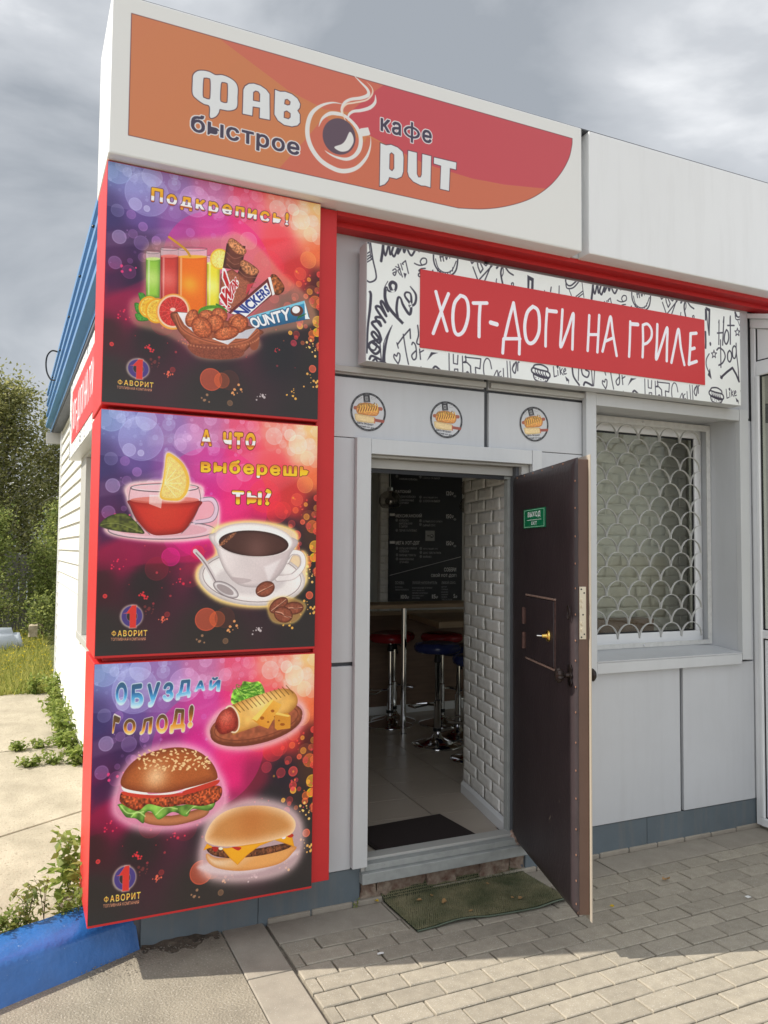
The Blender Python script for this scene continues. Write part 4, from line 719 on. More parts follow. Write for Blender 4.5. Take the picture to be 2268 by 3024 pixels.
def graffiti(c, x0, x1, z0, z1, sc):
    INK = (52, 48, 62)
    def S(n, w, pts, sm=True, closed=False, tp=None):
        for dx in (-1.21, 0, 1.21): 
            if n[0] == '!' and dx: continue
            c.mapping(on_canvas(n.strip('!'), x0, x1, z0, z1, c.W, c.H, dx), sc); c.stroke(pts, w, INK, sm=sm, closed=closed, taper=tp)
    def F(n, pts, sm=False, col=INK):
        for dx in (-1.21, 0, 1.21):
            if n[0] == '!' and dx: continue
            c.mapping(on_canvas(n.strip('!'), x0, x1, z0, z1, c.W, c.H, dx), sc); c.fill(smooth(pts) if sm else pts, col)
    # repeated motifs (measured once, the print repeats every 1.21 m)
    S('sA', 22, [(268, 70), (258, 160), (243, 262)]); S('sA', 16, [(262, 80), (290, 200), (330, 80), (345, 190), (385, 90), (362, 160), (390, 210), (440, 90), (430, 180), (480, 100), (500, 165), (530, 90), (545, 150), (585, 200), (640, 100)]); S('sA', 12, [(640, 120), (665, 155), (700, 130)])
    S('sA', 9, [(515, 258), (548, 402)]); S('sA', 9, [(515, 260), (480, 290), (490, 300)]); S('sA', 8, [(462, 292), (482, 362)]); S('sA', 9, [(432, 300), (480, 440)]); S('sA', 8, [(405, 325), (455, 350), (430, 370), (458, 420)]); S('sA', 9, [(372, 368), (400, 350), (412, 380), (395, 425), (375, 400), (402, 385)]); F('sA', [(492, 395), (528, 405), (508, 460)])
    S('sA', 10, [(615, 288), (650, 305), (690, 310), (745, 290), (745, 240), (705, 232), (680, 270), (700, 310)]); S('sA', 10, [(735, 345), (690, 350), (665, 375), (735, 380), (668, 400), (660, 430), (680, 440)])
    S('sA', 13, [(828, 150), (830, 260), (860, 340), (920, 400), (1010, 425), (1080, 360), (1102, 200)]); S('sA', 8, [(850, 240), (880, 340), (950, 390), (1030, 370), (1080, 265)])
    for t in range(7): S('sA', 8, [(880+t*27, 352+[0, 25, 38, 42, 38, 20, -15][t]), (872+t*28, 375+[0, 22, 36, 42, 40, 25, 0][t])], False)
    S('sA', 10, [(895, 170), (910, 262)]); S('sA', 10, [(925, 170), (940, 262)]); S('sA', 10, [(900, 218), (935, 212)]); S('sA', 10, [(955, 180), (972, 245), (988, 180)]); S('sA', 9, [(1005, 170), (1008, 230)])
    F('sA', [(800, 385), (822, 355), (832, 395)])
    S('sA', 11, [(1228, 228), (1255, 290), (1310, 240), (1325, 330), (1350, 395), (1380, 350), (1330, 240)], False); S('sA', 11, [(1350, 260), (1412, 315), (1440, 280)], False); S('sA', 11, [(1268, 330), (1325, 485), (1480, 315), (1478, 290), (1400, 480)], False)
    S('sB', 16, [(60, 150), (95, 110), (125, 115), (105, 200), (125, 320)]); S('sB', 14, [(140, 115), (190, 190), (240, 225)]); S('sB', 8, [(128, 120), (132, 200), (112, 250)]); S('sB', 8, [(60, 268), (55, 300), (66, 320)])
    F('sB', [(395, 225), (465, 262), (462, 380), (395, 375)]); F('sB', [(420, 280), (438, 290), (435, 378), (415, 376)], col=(222, 224, 222)); S('sB', 10, [(225, 340), (222, 318), (240, 312), (243, 345)])
    S('sB', 13, [(845, 232), (812, 280), (830, 330), (870, 340), (930, 290), (975, 250)]); S('sB', 11, [(815, 320), (830, 370), (900, 360), (975, 270)]); S('sB', 7, [(985, 260), (1000, 380), (1012, 470)]); S('sB', 7, [(845, 370), (875, 450)]); S('sB', 9, [(925, 460), (1000, 400)]); S('sB', 9, [(950, 468), (1000, 430)]); S('sB', 13, [(545, 180), (560, 200), (572, 182)])
    for q in ((640, 190), (665, 200), (722, 225), (765, 235)): S('sB', 6, [q, (q[0]+10+(q[0]-600)*.1, q[1]+30)], False)
    S('sB', 11, [(655, 358), (648, 405)]); S('sB', 9, [(742, 345), (740, 430)]); S('sB', 8, [(583, 395), (584, 408)])
    # left column
    S('!sA', 12, [(95, 60), (118, 35), (150, 240), (185, 400), (180, 470), (120, 500), (82, 480)]); S('!sA', 9, [(82, 250), (140, 205)]); S('!sA', 9, [(82, 278), (145, 238)])
    S('!sA', 26, [(395, 600), (360, 590), (340, 530), (370, 500), (410, 530), (395, 595), (330, 600), (300, 560), (285, 650), (310, 750), (380, 850), (488, 965)], tp=[.4, 1, 1, 1, 1, .8, .5, .6, .9, 1, 1, 1, .9]); S('!sA', 6, [(318, 490), (275, 580), (285, 690)])
    S('!sA', 24, [(430, 890), (415, 800), (430, 680), (460, 680), (490, 760), (560, 860), (575, 760), (510, 660), (520, 615), (570, 630), (580, 720), (560, 770), (620, 740), (630, 640), (565, 545)], tp=[.8, .9, .8, .6, .9, 1, .9, .7, .6, .6, .9, .7, .8, .8, .3])
    S('!sA', 20, [(320, 825), (260, 720), (240, 740), (300, 880), (230, 780), (185, 790), (285, 945), (250, 900), (180, 900), (240, 990), (215, 940), (140, 960), (215, 1060), (240, 1150), (165, 1060), (140, 1090), (215, 1180), (230, 1140), (120, 1180), (115, 1240), (180, 1305), (230, 1250), (150, 1180)])
    S('!sA', 22, [(110, 600), (128, 640), (118, 800), (95, 1000), (84, 1300)], tp=[.8, 1, 1, .8, .6]); S('!sA', 20, [(368, 980), (310, 1130), (280, 1300), (278, 1410)], tp=[.2, .8, 1, 1]); S('!sA', 6, [(350, 1010), (275, 1180), (262, 1395)]); S('!sA', 16, [(145, 1395), (180, 1360), (210, 1400), (270, 1390), (300, 1420)])
    F('!sA', [(80, 1385), (125, 1412), (80, 1412)])
    # lower strip
    S('sA', 9, [(418, 1180), (435, 1240)]); S('sA', 11, [(425, 1200), (490, 1110), (565, 1025), (570, 1130)], False); S('sA', 10, [(490, 1085), (520, 1280), (548, 1420)]); S('sA', 11, [(585, 1200), (600, 1175), (630, 1220), (635, 1340), (605, 1370), (585, 1320), (630, 1270)]); S('sA', 11, [(650, 985), (660, 1090), (640, 1180), (675, 1200)]); S('sA', 10, [(672, 1250), (682, 1365)]); S('sA', 10, [(672, 1290), (715, 1265)])
    S('sA', 10, [(432, 1415), (388, 1350), (390, 1310), (415, 1330), (430, 1295), (452, 1310), (450, 1370), (432, 1415)])
    F('sA', [(755, 1380), (800, 1285), (880, 1292), (820, 1312)]); S('sA', 7, [(688, 1450), (690, 1470)]); S('sA', 16, [(820, 1475), (850, 1445), (905, 1490)])
    S('sA', 9, [(1000, 1300), (1003, 1500)]); S('sA', 9, [(1048, 1310), (1050, 1410), (1095, 1420), (1100, 1320)], False); S('sA', 9, [(1060, 1510), (1062, 1475), (1098, 1475), (1100, 1510)], False); S('sA', 9, [(1150, 1330), (1155, 1525)]); S('sA', 11, [(1185, 1330), (1190, 1385), (1160, 1400), (1200, 1400), (1240, 1440), (1245, 1530)], False); S('sA', 10, [(1180, 1340), (1355, 1360), (1345, 1470), (1295, 1455), (1300, 1545)], False); S('sA', 12, [(1190, 1525), (1205, 1505), (1225, 1525)])
    S('sA', 9, [(1475, 1470), (1455, 1380), (1420, 1355), (1392, 1400), (1385, 1480), (1395, 1555)])
    S('sB', 8, [(30, 1335), (65, 1270), (75, 1340)]); S('sB', 8, [(105, 1280), (85, 1300), (90, 1340), (112, 1335)]); S('sB', 8, [(132, 1250), (136, 1345)]); S('sB', 8, [(172, 1170), (182, 1350)]); S('sB', 8, [(205, 1175), (215, 1355)]); S('sB', 11, [(248, 1200), (232, 1260), (262, 1300), (275, 1180), (240, 1230)]); S('sB', 10, [(290, 1275), (292, 1190), (305, 1180)])
    def burger(n, o, s, ns=''):
        T = lambda ps: [(o[0]+x*s, o[1]+y*s) for x, y in ps]
        S(n, 13*s, T([(20, 30), (40, 5), (110, 5), (170, 40), (180, 75)])); S(n, 14*s, T([(15, 35), (0, 60), (20, 95), (120, 130), (190, 145), (200, 110), (170, 80), (90, 60), (15, 35)])); S(n, 12*s, T([(20, 100), (35, 160), (90, 190), (160, 190), (185, 150)]))
        for k in range(5): S(n, 8*s, T([(40+k*28, 55+k*9), (42+k*28, 80+k*9), (58+k*28, 100+k*9)]))
        S(n, 18*s, T([(30, 105), (110, 140), (185, 152)])); 
        for q in ((45, 140), (75, 150), (100, 165), (130, 160), (150, 172)): S(n, 6*s, T([q, (q[0]+4, q[1]+7)]), False)
    burger('sB', (440, 1205), 1.0)
    def like(n, o, s):
        T = lambda ps: [(o[0]+x*s, o[1]+y*s) for x, y in ps]
        S(n, 9*s, T([(0, 0), (10, 110), (38, 100)]), False); S(n, 8*s, T([(48, 40), (52, 95)])); S(n, 9*s, T([(70, 10), (78, 85)])); S(n, 8*s, T([(98, 20), (78, 55), (108, 90)]), False); S(n, 9*s, T([(112, 60), (135, 40), (128, 20), (112, 45), (120, 80), (142, 75)])); F(n, T([(32, -5), (45, -18), (60, -8), (50, 28)]))
    like('sB', (678, 1230), 1.0)
    F('sB', [(808, 1335), (850, 1375), (846, 1420), (838, 1385), (822, 1390)])
    S('sB', 16, [(885, 1250), (900, 1340), (960, 1430)]); S('sB', 9, [(955, 1255), (950, 1380)]); S('sB', 13, [(985, 1262), (1000, 1320), (1050, 1345), (1068, 1290), (1030, 1265)]); S('sB', 9, [(1095, 1275), (1108, 1440)]); S('sB', 9, [(1128, 1275), (1118, 1440)]); S('sB', 18, [(1010, 1430), (1030, 1400), (1100, 1435)])
    # right block
    F('!sC', [(930, 100), (985, 125), (978, 440), (965, 440), (945, 270)]); F('!sC', [(945, 140), (965, 155), (960, 340)], col=(222, 224, 222)); F('!sC', smooth([(975, 525), (985, 515), (995, 530), (992, 560), (980, 555)])); S('!sC', 20, [(928, 395), (932, 500), (930, 585)])
    S('!sC', 12, [(1088, 258), (1085, 545)]); S('!sC', 14, [(1145, 220), (1130, 550)]); S('!sC', 14, [(1068, 410), (1135, 405)]); S('!sC', 15, [(1175, 370), (1155, 420), (1150, 500), (1175, 540), (1200, 480), (1195, 400), (1175, 370)]); S('!sC', 14, [(1220, 210), (1220, 540)]); S('!sC', 14, [(1188, 320), (1265, 320)], False)
    S('!sC', 12, [(1105, 490), (1110, 815)]); S('!sC', 15, [(1062, 610), (1090, 585), (1140, 620), (1160, 690), (1130, 760), (1085, 790)]); S('!sC', 15, [(1210, 615), (1190, 650), (1190, 720), (1215, 750), (1235, 700), (1230, 640), (1210, 615)]); S('!sC', 14, [(1265, 560), (1245, 600), (1250, 690), (1275, 705), (1290, 640), (1285, 580), (1265, 560)]); S('!sC', 12, [(1288, 530), (1292, 650), (1310, 800), (1322, 985)])
    S('!sC', 22, [(1110, 935), (1180, 870), (1245, 820), (1290, 900), (1322, 980)], False); F('!sC', [(1100, 905), (1135, 930), (1125, 955), (1108, 950)])
    for o in ((1028, 660), (1303, 400)): S('!sC', 9, [(o[0]+(32 if i % 2 else 14)*math.sin(i*math.pi/5), o[1]+(50 if i % 2 else 20)*math.cos(i*math.pi/5)) for i in range(10)], False, True)
    S('!sC', 11, [(972, 655), (940, 720), (940, 800), (975, 880)]); F('!sC', [(980, 825), (955, 905), (1000, 955)])
    S('!sC', 12, [(1305, 110), (1280, 150), (1300, 210), (1320, 225)])
def hotdog_art(W=1400):
    H = int(W*(HZ1-HZ0)/(HX1-HX0)); c = Canvas(W, H, (222, 224, 222)); sc = W/(HX1-HX0)*.0006
    graffiti(c, HX0, HX1, HZ0, HZ1, sc); return c
RX0, RX1, RZ0, RZ1 = .272, 2.075, 2.545, 2.915
def hotdog_red(W=1100):
    H = int(W*(RZ1-RZ0)/(RX1-RX0)); c = Canvas(W, H, (196, 57, 60)); sc = W/(RX1-RX0)*.0005
    hot_letters(c, lambda n: on_canvas(n, RX0, RX1, RZ0, RZ1, W, H), sc); return c
def menu_art():
    """menu board: 0.76 x 1.45 m; the crop mapping is in metres on the board"""
    X0, X1, Z0, Z1 = 1.636, 2.40, 1.142, 2.60; W, H = 520, 992; c = Canvas(W, H, (15, 16, 24)); c.mapping(on_canvas('mn', X0, X1, Z0, Z1, W, H), W/(X1-X0)*.0007)
    G, D = (165, 163, 163), (138, 136, 136)
    def L(t, x0, y0, x1, y1, s=.0, col=G, **k):     # s: drop per crop pixel along the line
        c.text(t, [(x0, y0), (x1, y0+(x1-x0)*s), (x1, y1+(x1-x0)*s), (x0, y1)], col, bold=.03, **k)
    def ring(x, y): c.stroke(ell(x, y, 13, 16), 4, G, closed=True); c.fill(ell(x, y+1, 4, 7), G)
    L('ПИВНАЯ ИЛИ', 548, 112, 690, 138, .05, D); L('КУРИНАЯ КОЛБАСКА', 548, 190, 795, 215, .04, D); ring(516, 165); ring(838, 178); L('2 СОУСА НА ВЫБОР', 868, 175, 1105, 202, .03, D)
    L('ДАТСКИЙ', 490, 345, 705, 400, .02); L('ЛЮБАЯ КОЛБАСКА', 545, 430, 772, 458, .01, D); L('МАРИНОВАННЫЕ', 545, 480, 748, 508, .01, D); L('ОГУРЧИКИ', 545, 516, 675, 544, .01, D); ring(514, 445); ring(514, 495)
    ring(838, 452); L('ХРУСТЯЩИЙ ЛУК', 872, 442, 1075, 470, .01, D); ring(838, 503); L('2 СОУСА НА ВЫБОР', 872, 488, 1105, 520, .01, D); L('120', 1190, 370, 1262, 428); L('₽', 1270, 385, 1292, 425)
    c.fill([(420, 672), (488, 672), (488, 708), (420, 708)], G); L('МЕКСИКАНСКИЙ', 500, 672, 855, 728); L('150', 1190, 685, 1262, 742); L('₽', 1270, 700, 1292, 740)
    ring(514, 765); L('КОЛБАСКА', 548, 755, 675, 785, 0, D); L('МАРСЕЛЬСКАЯ', 548, 796, 725, 826, 0, D); L('С СЫРОМ', 548, 836, 660, 866, 0, D); ring(838, 773); L('ОСТРЫЙ СОУС САЛЬСА', 870, 765, 1138, 795, 0, D); ring(838, 824); L('СЫРНЫЙ СОУС', 870, 815, 1042, 850, 0, D); ring(514, 903); L('ПЕРЧИК ХАЛАПЕНЬО', 548, 890, 788, 922, 0, D)
    c.fill([(420, 1050), (488, 1050), (488, 1086), (420, 1086)], G); L('МЕГА ХОТ-ДОГ', 500, 1050, 828, 1108); L('150', 1190, 1050, 1262, 1108); L('₽', 1270, 1065, 1292, 1105)
    ring(518, 1148); L('БОЛЬШАЯ КУРИНАЯ', 552, 1135, 788, 1165, 0, D); L('КОЛБАСКА', 552, 1175, 680, 1205, 0, D); ring(518, 1238); L('ВЯЛЕНЫЕ ТОМАТЫ', 552, 1228, 776, 1258, 0, D); ring(518, 1294); L('МАРИНОВАННЫЕ', 552, 1283, 748, 1313, 0, D); L('ОГУРЧИКИ', 552, 1325, 675, 1353, 0, D)
    ring(842, 1150); L('ХРУСТЯЩИЙ ЛУК', 875, 1140, 1075, 1170, 0, D); ring(842, 1204); L('СОУС ТЕЙСТИ-ГРИЛЬ', 875, 1190, 1120, 1225, 0, D); ring(842, 1260); L('МАЙОНЕЗ', 875, 1245, 987, 1277, 0, D)
    for y in (438, 755, 1118): c.fill(ell(1308, y, 20, 17), (95, 95, 98)); c.stroke([(1195, y-5), (1290, y-3)], 2, G)
    c.stroke([(420, 1518), (1388, 1265)], 7, D); L('СОБЕРИ', 1160, 1412, 1325, 1466); L('СВОЙ ХОТ-ДОГ!', 982, 1488, 1328, 1548)
    L('ОСНОВА:', 492, 1598, 618, 1636, 0, D); L('ЛЮБОЙ НАПОЛНИТЕЛЬ', 725, 1592, 1065, 1634, 0, D); L('ЛЮБОЙ СОУС:', 1125, 1592, 1320, 1632, 0, D)
    c.stroke([(492, 1642), (618, 1640)], 2, D); c.stroke([(725, 1640), (1070, 1638)], 2, D); c.stroke([(1125, 1636), (1320, 1634)], 2, D)
    L('БУЛОЧКА+', 492, 1668, 598, 1690, 0, D); L('ЛЮБАЯ КОЛБАСКА', 492, 1702, 680, 1724, 0, D)
    for t, x1, y in (('МАРИНОВАННЫЕ ОГУРЧИКИ', 998, 1678), ('ХРУСТЯЩИЙ ЛУК', 893, 1713), ('ПЕРЧИКИ ХАЛАПЕНЬО', 937, 1748), ('ВЯЛЕНЫЙ ТОМАТ', 888, 1782), ('МАСЛИНЫ', 828, 1816)): L(t, 724, y, x1, y+22, 0, D)
    for t, x1, y in (('КЕТЧУП', 1198, 1665), ('ГОРЧИЦА', 1212, 1700), ('МАЙОНЕЗ', 1214, 1734), ('СЫРНЫЙ', 1210, 1768), ('САЛЬСА', 1202, 1802), ('ТЕЙСТИ-ГРИЛЬ', 1270, 1834)): L(t, 1124, y, x1, y+20, 0, D)
    for t, x, y in (('100', 570, 1782), ('15', 995, 1778), ('5', 1288, 1772)): L(t, x, y, x+30*len(t)-8, y+56); L('₽', x+30*len(t)-2, y+22, x+30*len(t)+22, y+58)
    return c
def sticker_art(rot):
    W = 260; c = Canvas(W, W, (190, 191, 194)); r = math.radians(rot); ca, sa = math.cos(r), math.sin(r)
    c.mapping(lambda p: np.stack([W/2+((np.atleast_2d(np.array(p, float))-130)@np.array([[ca, sa], [-sa, ca]]))[:, 0], W/2+((np.atleast_2d(np.array(p, float))-130)@np.array([[ca, sa], [-sa, ca]]))[:, 1]], 1), 1.)
    c.fill([ell(130, 130, 128, 128), ell(130, 130, 114, 114)], (42, 42, 46)); 
    for a in range(0, 360, 24): c.stroke(ell(130, 130, 121, 121, a, a+15, 8), 2, (150, 150, 150))
    c.fill([(103, 18), (150, 18), (150, 66), (103, 66)], (48, 48, 52)); c.stroke([(118, 30), (118, 52), (135, 52), (135, 30), (118, 30)], 3, (190, 190, 190)); c.stroke([(127, 32), (127, 50)], 3, (190, 190, 190)); c.text('МАМИНСКИЕ'[:6], [(108, 57), (145, 57), (145, 63), (108, 63)], (180, 180, 180))
    c.stroke([(65, 42), (80, 30), (95, 34), (70, 50)], 2.5, (150, 150, 152), closed=True); c.stroke([(160, 34), (190, 30), (192, 44), (162, 46)], 2.5, (150, 150, 152), closed=True)
    c.stroke([(38, 100), (225, 112)], 24, (160, 92, 72)); c.fill(smooth([(45, 110), (60, 80), (110, 68), (170, 78), (205, 105), (208, 135), (180, 158), (110, 150), (55, 138)]), (215, 150, 80), 1, edge=(170, 105, 50), ew=14, noise=.15)
    R = random.Random(2)
    for k in range(8): x = 58+k*18; c.stroke([(x, 125-k*1), (x+14, 95), (x+10, 78)], 7, (150, 90, 50), sm=True); c.stroke([(x+6, 130), (x+18, 98), (x+14, 80)], 5, (235, 195, 90), sm=True)
    for k in range(45): x = R.uniform(55, 180); y = R.uniform(72, 98); c.stroke([(x, y), (x+R.uniform(-9, 9), y+R.uniform(-6, 6))], 3.5, R.choice([(140, 110, 50), (190, 150, 70), (110, 90, 45)]))
    c.fill(smooth([(32, 158), (42, 138), (150, 160), (175, 170), (172, 200), (150, 205), (60, 192), (35, 180)]), (225, 200, 150), 1, edge=(190, 160, 110), ew=14, noise=.06)
    c.stroke([(178, 186), (234, 196)], 20, (150, 80, 68)); c.stroke([(172, 172), (170, 204)], 7, (185, 90, 75))
    c.text('ЗДЕСЬ ПРОДАЮТ', [(42, 190), (160, 212), (158, 226), (40, 204)], (40, 40, 44), bold=.08); c.text('ВКУСНЫЙ ХОТ-ДОГ', [(46, 210), (164, 232), (162, 246), (44, 224)], (40, 40, 44), bold=.08)
    return c
def exit_art():
    c = Canvas(240, 190, (20, 118, 78)); c.fill([[(8, 8), (232, 8), (232, 182), (8, 182)], [(14, 14), (226, 14), (226, 176), (14, 176)]], (150, 205, 175))
    W = (225, 235, 230); c.text('ВЫХОД', [(50, 28), (192, 28), (192, 92), (50, 92)], W, bold=.09); c.fill([(42, 108), (200, 108), (200, 114), (42, 114)], W); c.text('EXIT', [(92, 126), (152, 126), (152, 162), (92, 162)], W, bold=.09); return c
def wifi_art():
    c = Canvas(128, 140, (150, 150, 150)); c.fill(smooth([(66, 60), (90, 48), (108, 56), (112, 80), (95, 98), (70, 92)]), (60, 60, 62)); c.text('Wi', [(22, 58), (58, 58), (58, 82), (22, 82)], (40, 40, 42), bold=.12); c.text('Fi', [(74, 58), (102, 58), (102, 82), (74, 82)], (200, 200, 200), bold=.12); return c
# ------------------------------------------------------------------ ground
g = struct(MB().add([(-300, -300, -.03), (300, -300, -.03), (300, 300, -.03), (-300, 300, -.03)], [(0, 1, 2, 3)]).build('ground', M['soil']))
# forecourt asphalt, gently uneven
def sheet(x0, x1, y0, y1, nx, ny, zf):
    X, Y = np.meshgrid(np.linspace(x0, x1, nx), np.linspace(y0, y1, ny)); Z = zf(X, Y); V = np.stack([X.ravel(), Y.ravel(), Z.ravel()], 1)
    i = np.arange((ny-1)*nx).reshape(ny-1, nx)[:, :-1].ravel(); return V, np.stack([i, i+1, i+nx+1, i+nx], 1)
V, F = sheet(-30, -.579, -30, .10, 60, 60, lambda x, y: 0*x)
struct(mesh_np('asphalt', V, F, M['asph']))
# dark strip of soil along the foot of the plinth with loose grit
V, F = sheet(-.90, -.59, -.13, .03, 60, 34, lambda x, y: -.003+.016*np.clip((y+.075+.03*np.sin(x*23)+.015*np.sin(x*61))/.1, -.5, 1)+.002*np.sin(x*90)*np.sin(y*110))
struct(mesh_np('soil_strip', V, F, M['soil'], smooth=True))
def pebbles(name, n, area, r0, r1, z, m):
    V = []; F = []; ico = [(0, 0, 1), (.9, 0, .4), (.28, .85, .4), (-.72, .53, .4), (-.72, -.53, .4), (.28, -.85, .4)]; fc = [(0, i, i % 5+1) for i in range(1, 6)]+[(1, 5, 4), (1, 4, 3), (1, 3, 2)]
    for i in range(n):
        x, y = area(); r = r0+(r1-r0)*RG.random()**3; a = RG.random()*6.28; k = len(V)
        for p in ico: V.append((x+r*(p[0]*math.cos(a)-p[1]*math.sin(a)), y+r*(p[0]*math.sin(a)+p[1]*math.cos(a))*.8, z+r*(p[2]-.2)*.7))
        F += [(k+a_, k+b_, k+c_) for a_, b_, c_ in fc]
    return stuff(tag(mesh_np(name, np.array(V), np.array(F), m), 'loose grit and small stones lying along the foot of the dark plinth', 'gravel'))
pebbles('grit', 700, lambda: (RG.uniform(-1.15, -.58), -.02-abs(RG.gauss(0, .07))), .001, .006, .006, mat('grit_stone', (.22, .19, .15), .9, var=.3, vs=60))
# pavement: sand bed, pavers, edge slabs, flush kerb band
pav = struct(MB().add([(-.58, -12, -.014), (12, -12, -.014), (12, .05, -.014), (-.58, .05, -.014)], [(0, 1, 2, 3)]).build('pavement', M['sand']))
def paver_mesh(sx, sy, seed):
    r = random.Random(seed); c = .003; h = .02; j = lambda: r.uniform(-.0012, .0012); b = MB()
    B = [(-sx/2+j(), -sy/2+j()), (sx/2+j(), -sy/2+j()), (sx/2+j(), sy/2+j()), (-sx/2+j(), sy/2+j())]
    V = [(x, y, -h) for x, y in B]+[(x, y, -c) for x, y in B]+[(x*(1-2*c/sx), y*(1-2*c/sy), r.uniform(-.0008, .0008)) for x, y in B]
    b.add(V, [(4*l+i, 4*l+(i+1) % 4, 4*l+4+(i+1) % 4, 4*l+4+i) for l in range(2) for i in range(4)]+[(8, 9, 10, 11)])
    me = bpy.data.meshes.new('paver'); me.from_pydata(b.v, [], b.f); me.materials.append(M['paver']); return me
PM = [paver_mesh(.1935, .0918, i) for i in range(8)]; PH_ = [paver_mesh(.094, .0918, 20+i) for i in range(3)]
cand = []
y = -.187-.05; row = 0
while y > -5.5:
    x0 = -.383; ph = (1.563 if row % 2 == 0 else 1.463)
    first = ph-.2*math.floor((ph-x0)/.2)             # first joint right of the edge
    if first-x0 > .04:
        w = first-x0; cand.append((x0+w/2, y, w))
    x = first
    while x < 6.5: cand.append((x+.1, y, .2)); x += .2
    y -= .0985; row += 1
cand = [(inframe(x, y, 0), x, y, w) for x, y, w in cand]; cand.sort(reverse=True)
rest = MB()
for i, (s_, x, y, w) in enumerate(cand):
    zz = RG.uniform(-.0022, .0018)
    if i < 300 and s_ > 0:
        if w > .19: inst('paver', RG.choice(PM), (x, y, zz), pav, rot=(RG.uniform(-.006, .006), RG.uniform(-.004, .004), RG.choice((0, math.pi))+RG.uniform(-.006, .006)))
        else: inst('paver', RG.choice(PH_), (x, y, zz), pav, scale=(max(w-.005, .02)/.094, 1, 1))
    else: rest.box(x-w/2+.003, x+w/2-.003, y-.047, y+.047, -.02, zz)
stuff(rest.build('outlying_pavers', M['paver'], pav))
for a, b_ in ((-.383, .150), (.156, 1.376), (1.382, 2.150), (2.156, 3.1), (3.106, 4.2), (4.206, 6.3)):
    box('edge_slab', M['paverd'], pav, a, b_, -.183, -.006, -.02, RG.uniform(-.001, .002), bevel=.003)
for a in np.arange(-.38, 6, .2): box('edge_brick', M['paverd'], pav, a+.003, a+.197, .0, .048, -.02, .02+RG.uniform(-.003, .003), bevel=.006)
band = [(-12, -1.30), (-1.293, -.403), (-.397, .02)]
for a, b_ in band: box('kerb_slab', M['paverd'], pav, -.574, -.398, a, b_, -.03, .003, bevel=.004)
# raised concrete apron on the left with slanted joints
ap = struct(MB().add([(-14, -5.4, .1), (-1.3, .02, .1), (-.93, .18, .118), (-.9, 5.5, .118), (-14, 5.5, .118)], [(0, 1, 2, 3, 4)]).build('concrete_apron', M['soil']))
def yl(p, q, x): return p[1]+(q[1]-p[1])*(x-p[0])/(q[0]-p[0])
jn = [((-1.404, -.03), (-.93, .17)), ((-1.435, 1.175), (-1.089, 1.394)), ((-1.47, 2.998), (-1.0, 3.08)), ((-1.516, 5.391), (-1.0, 5.55))]
for i in range(3):
    a, b_ = jn[i], jn[i+1]; gp = .012
    P = [(-3.2, yl(*a, -3.2)), (-2., yl(*a, -2.)), (-.93, yl(*a, -.93)), (-.93, yl(*b_, -.93)-gp), (-2., yl(*b_, -2.)-gp), (-3.2, yl(*b_, -3.2)-gp)]
    MB().prism(P, .05, .132+i*.002, 2).build('concrete_slab', M['slab'], ap, bevel=.006)
MB().prism([(-14, -4.5), (-3.21, -.78), (-3.21, 5.0), (-14, 3.6)], .05, .131, 2).build('concrete_slab', M['slab'], ap, bevel=.006)
# meadow behind
V, F = sheet(-70, -.6, 5.2, 90, 90, 90, lambda x, y: .105+.03*np.sin(x*1.7)*np.sin(y*1.3)); struct(mesh_np('meadow', V, F, M['meadow'], smooth=True))
V, F = sheet(-.6, 90, 8.2, 90, 40, 40, lambda x, y: .105+0*x); struct(mesh_np('meadow', V, F, M['meadow']))
# ------------------------------------------------------------------ blue kerb
kp = [(-5, -1.86), (-3.2, -1.045), (-1.9, -.458), (-1.404, -.235), (-1.2, -.147), (-1.0, -.054), (-.905, -.008)]
prof = [(0, -.02), (.004, .0), (.022, .05), (.040, .103), (.047, .117), (.058, .129), (.074, .139), (.11, .151), (.16, .161), (.20, .164), (.212, .158), (.218, .05)]
kc = smooth([(a, b_) for a, b_ in kp], False, 8); V = []; m_ = len(prof)
for i, p in enumerate(kc):
    d = kc[min(i+1, len(kc)-1)]-kc[max(i-1, 0)]; d = d/np.hypot(*d); nrm = np.array([-d[1], d[0]])
    w = .0008*math.sin(i*.7)
    for o_, z in prof: V.append((p[0]+nrm[0]*(o_+w), p[1]+nrm[1]*(o_+w), z+w*.6))
F = [(i*m_+k, (i+1)*m_+k, (i+1)*m_+k+1, i*m_+k+1) for i in range(len(kc)-1) for k in range(m_-1)]
kb = MB().add(V, F+[tuple((len(kc)-1)*m_+k for k in range(m_)), tuple(range(m_))[::-1]]); ko = kb.build('blue_kerb', M['kerb']); struct(ko)
for p in ko.data.polygons: p.use_smooth = (p.index % (m_-1)) >= 3 and p.index < (len(kc)-1)*(m_-1)
# ------------------------------------------------------------------ the kiosk building
B = thing('kiosk_building', (0, 0, 0), 'single storey grey clad snack kiosk with white parapet signs, red band and open brown door', 'building')
# carcass
DX0, DX1, DZ1 = .07, .905, 2.0465
fwb = MB()
Y0, Y1 = .022, .10
fwb.box(-.93, DX0, Y0, Y1, .0, 3.55); fwb.box(DX0, DX1, Y0, Y1, DZ1, 3.55); fwb.box(DX1, 1.372, Y0, Y1, .0, 3.55); fwb.box(1.372, 2.452, Y0, Y1, .0, 1.016); fwb.box(1.372, 2.452, Y0, Y1, 2.411, 3.55); fwb.box(2.452, 2.76, Y0, Y1, .0, 3.55); fwb.box(2.76, 3.86, Y0, Y1, 2.5, 3.55); fwb.box(3.86, 4.4, Y0, Y1, .0, 3.55); fwb.box(4.4, 6.4, Y0, Y1, 0, .7); fwb.box(4.4, 6.4, Y0, Y1, 2.5, 3.55); fwb.box(6.4, 7., Y0, Y1, 0, 3.55); fwb.box(DX0, DX1, Y0+.02, Y1, -.02, .10)
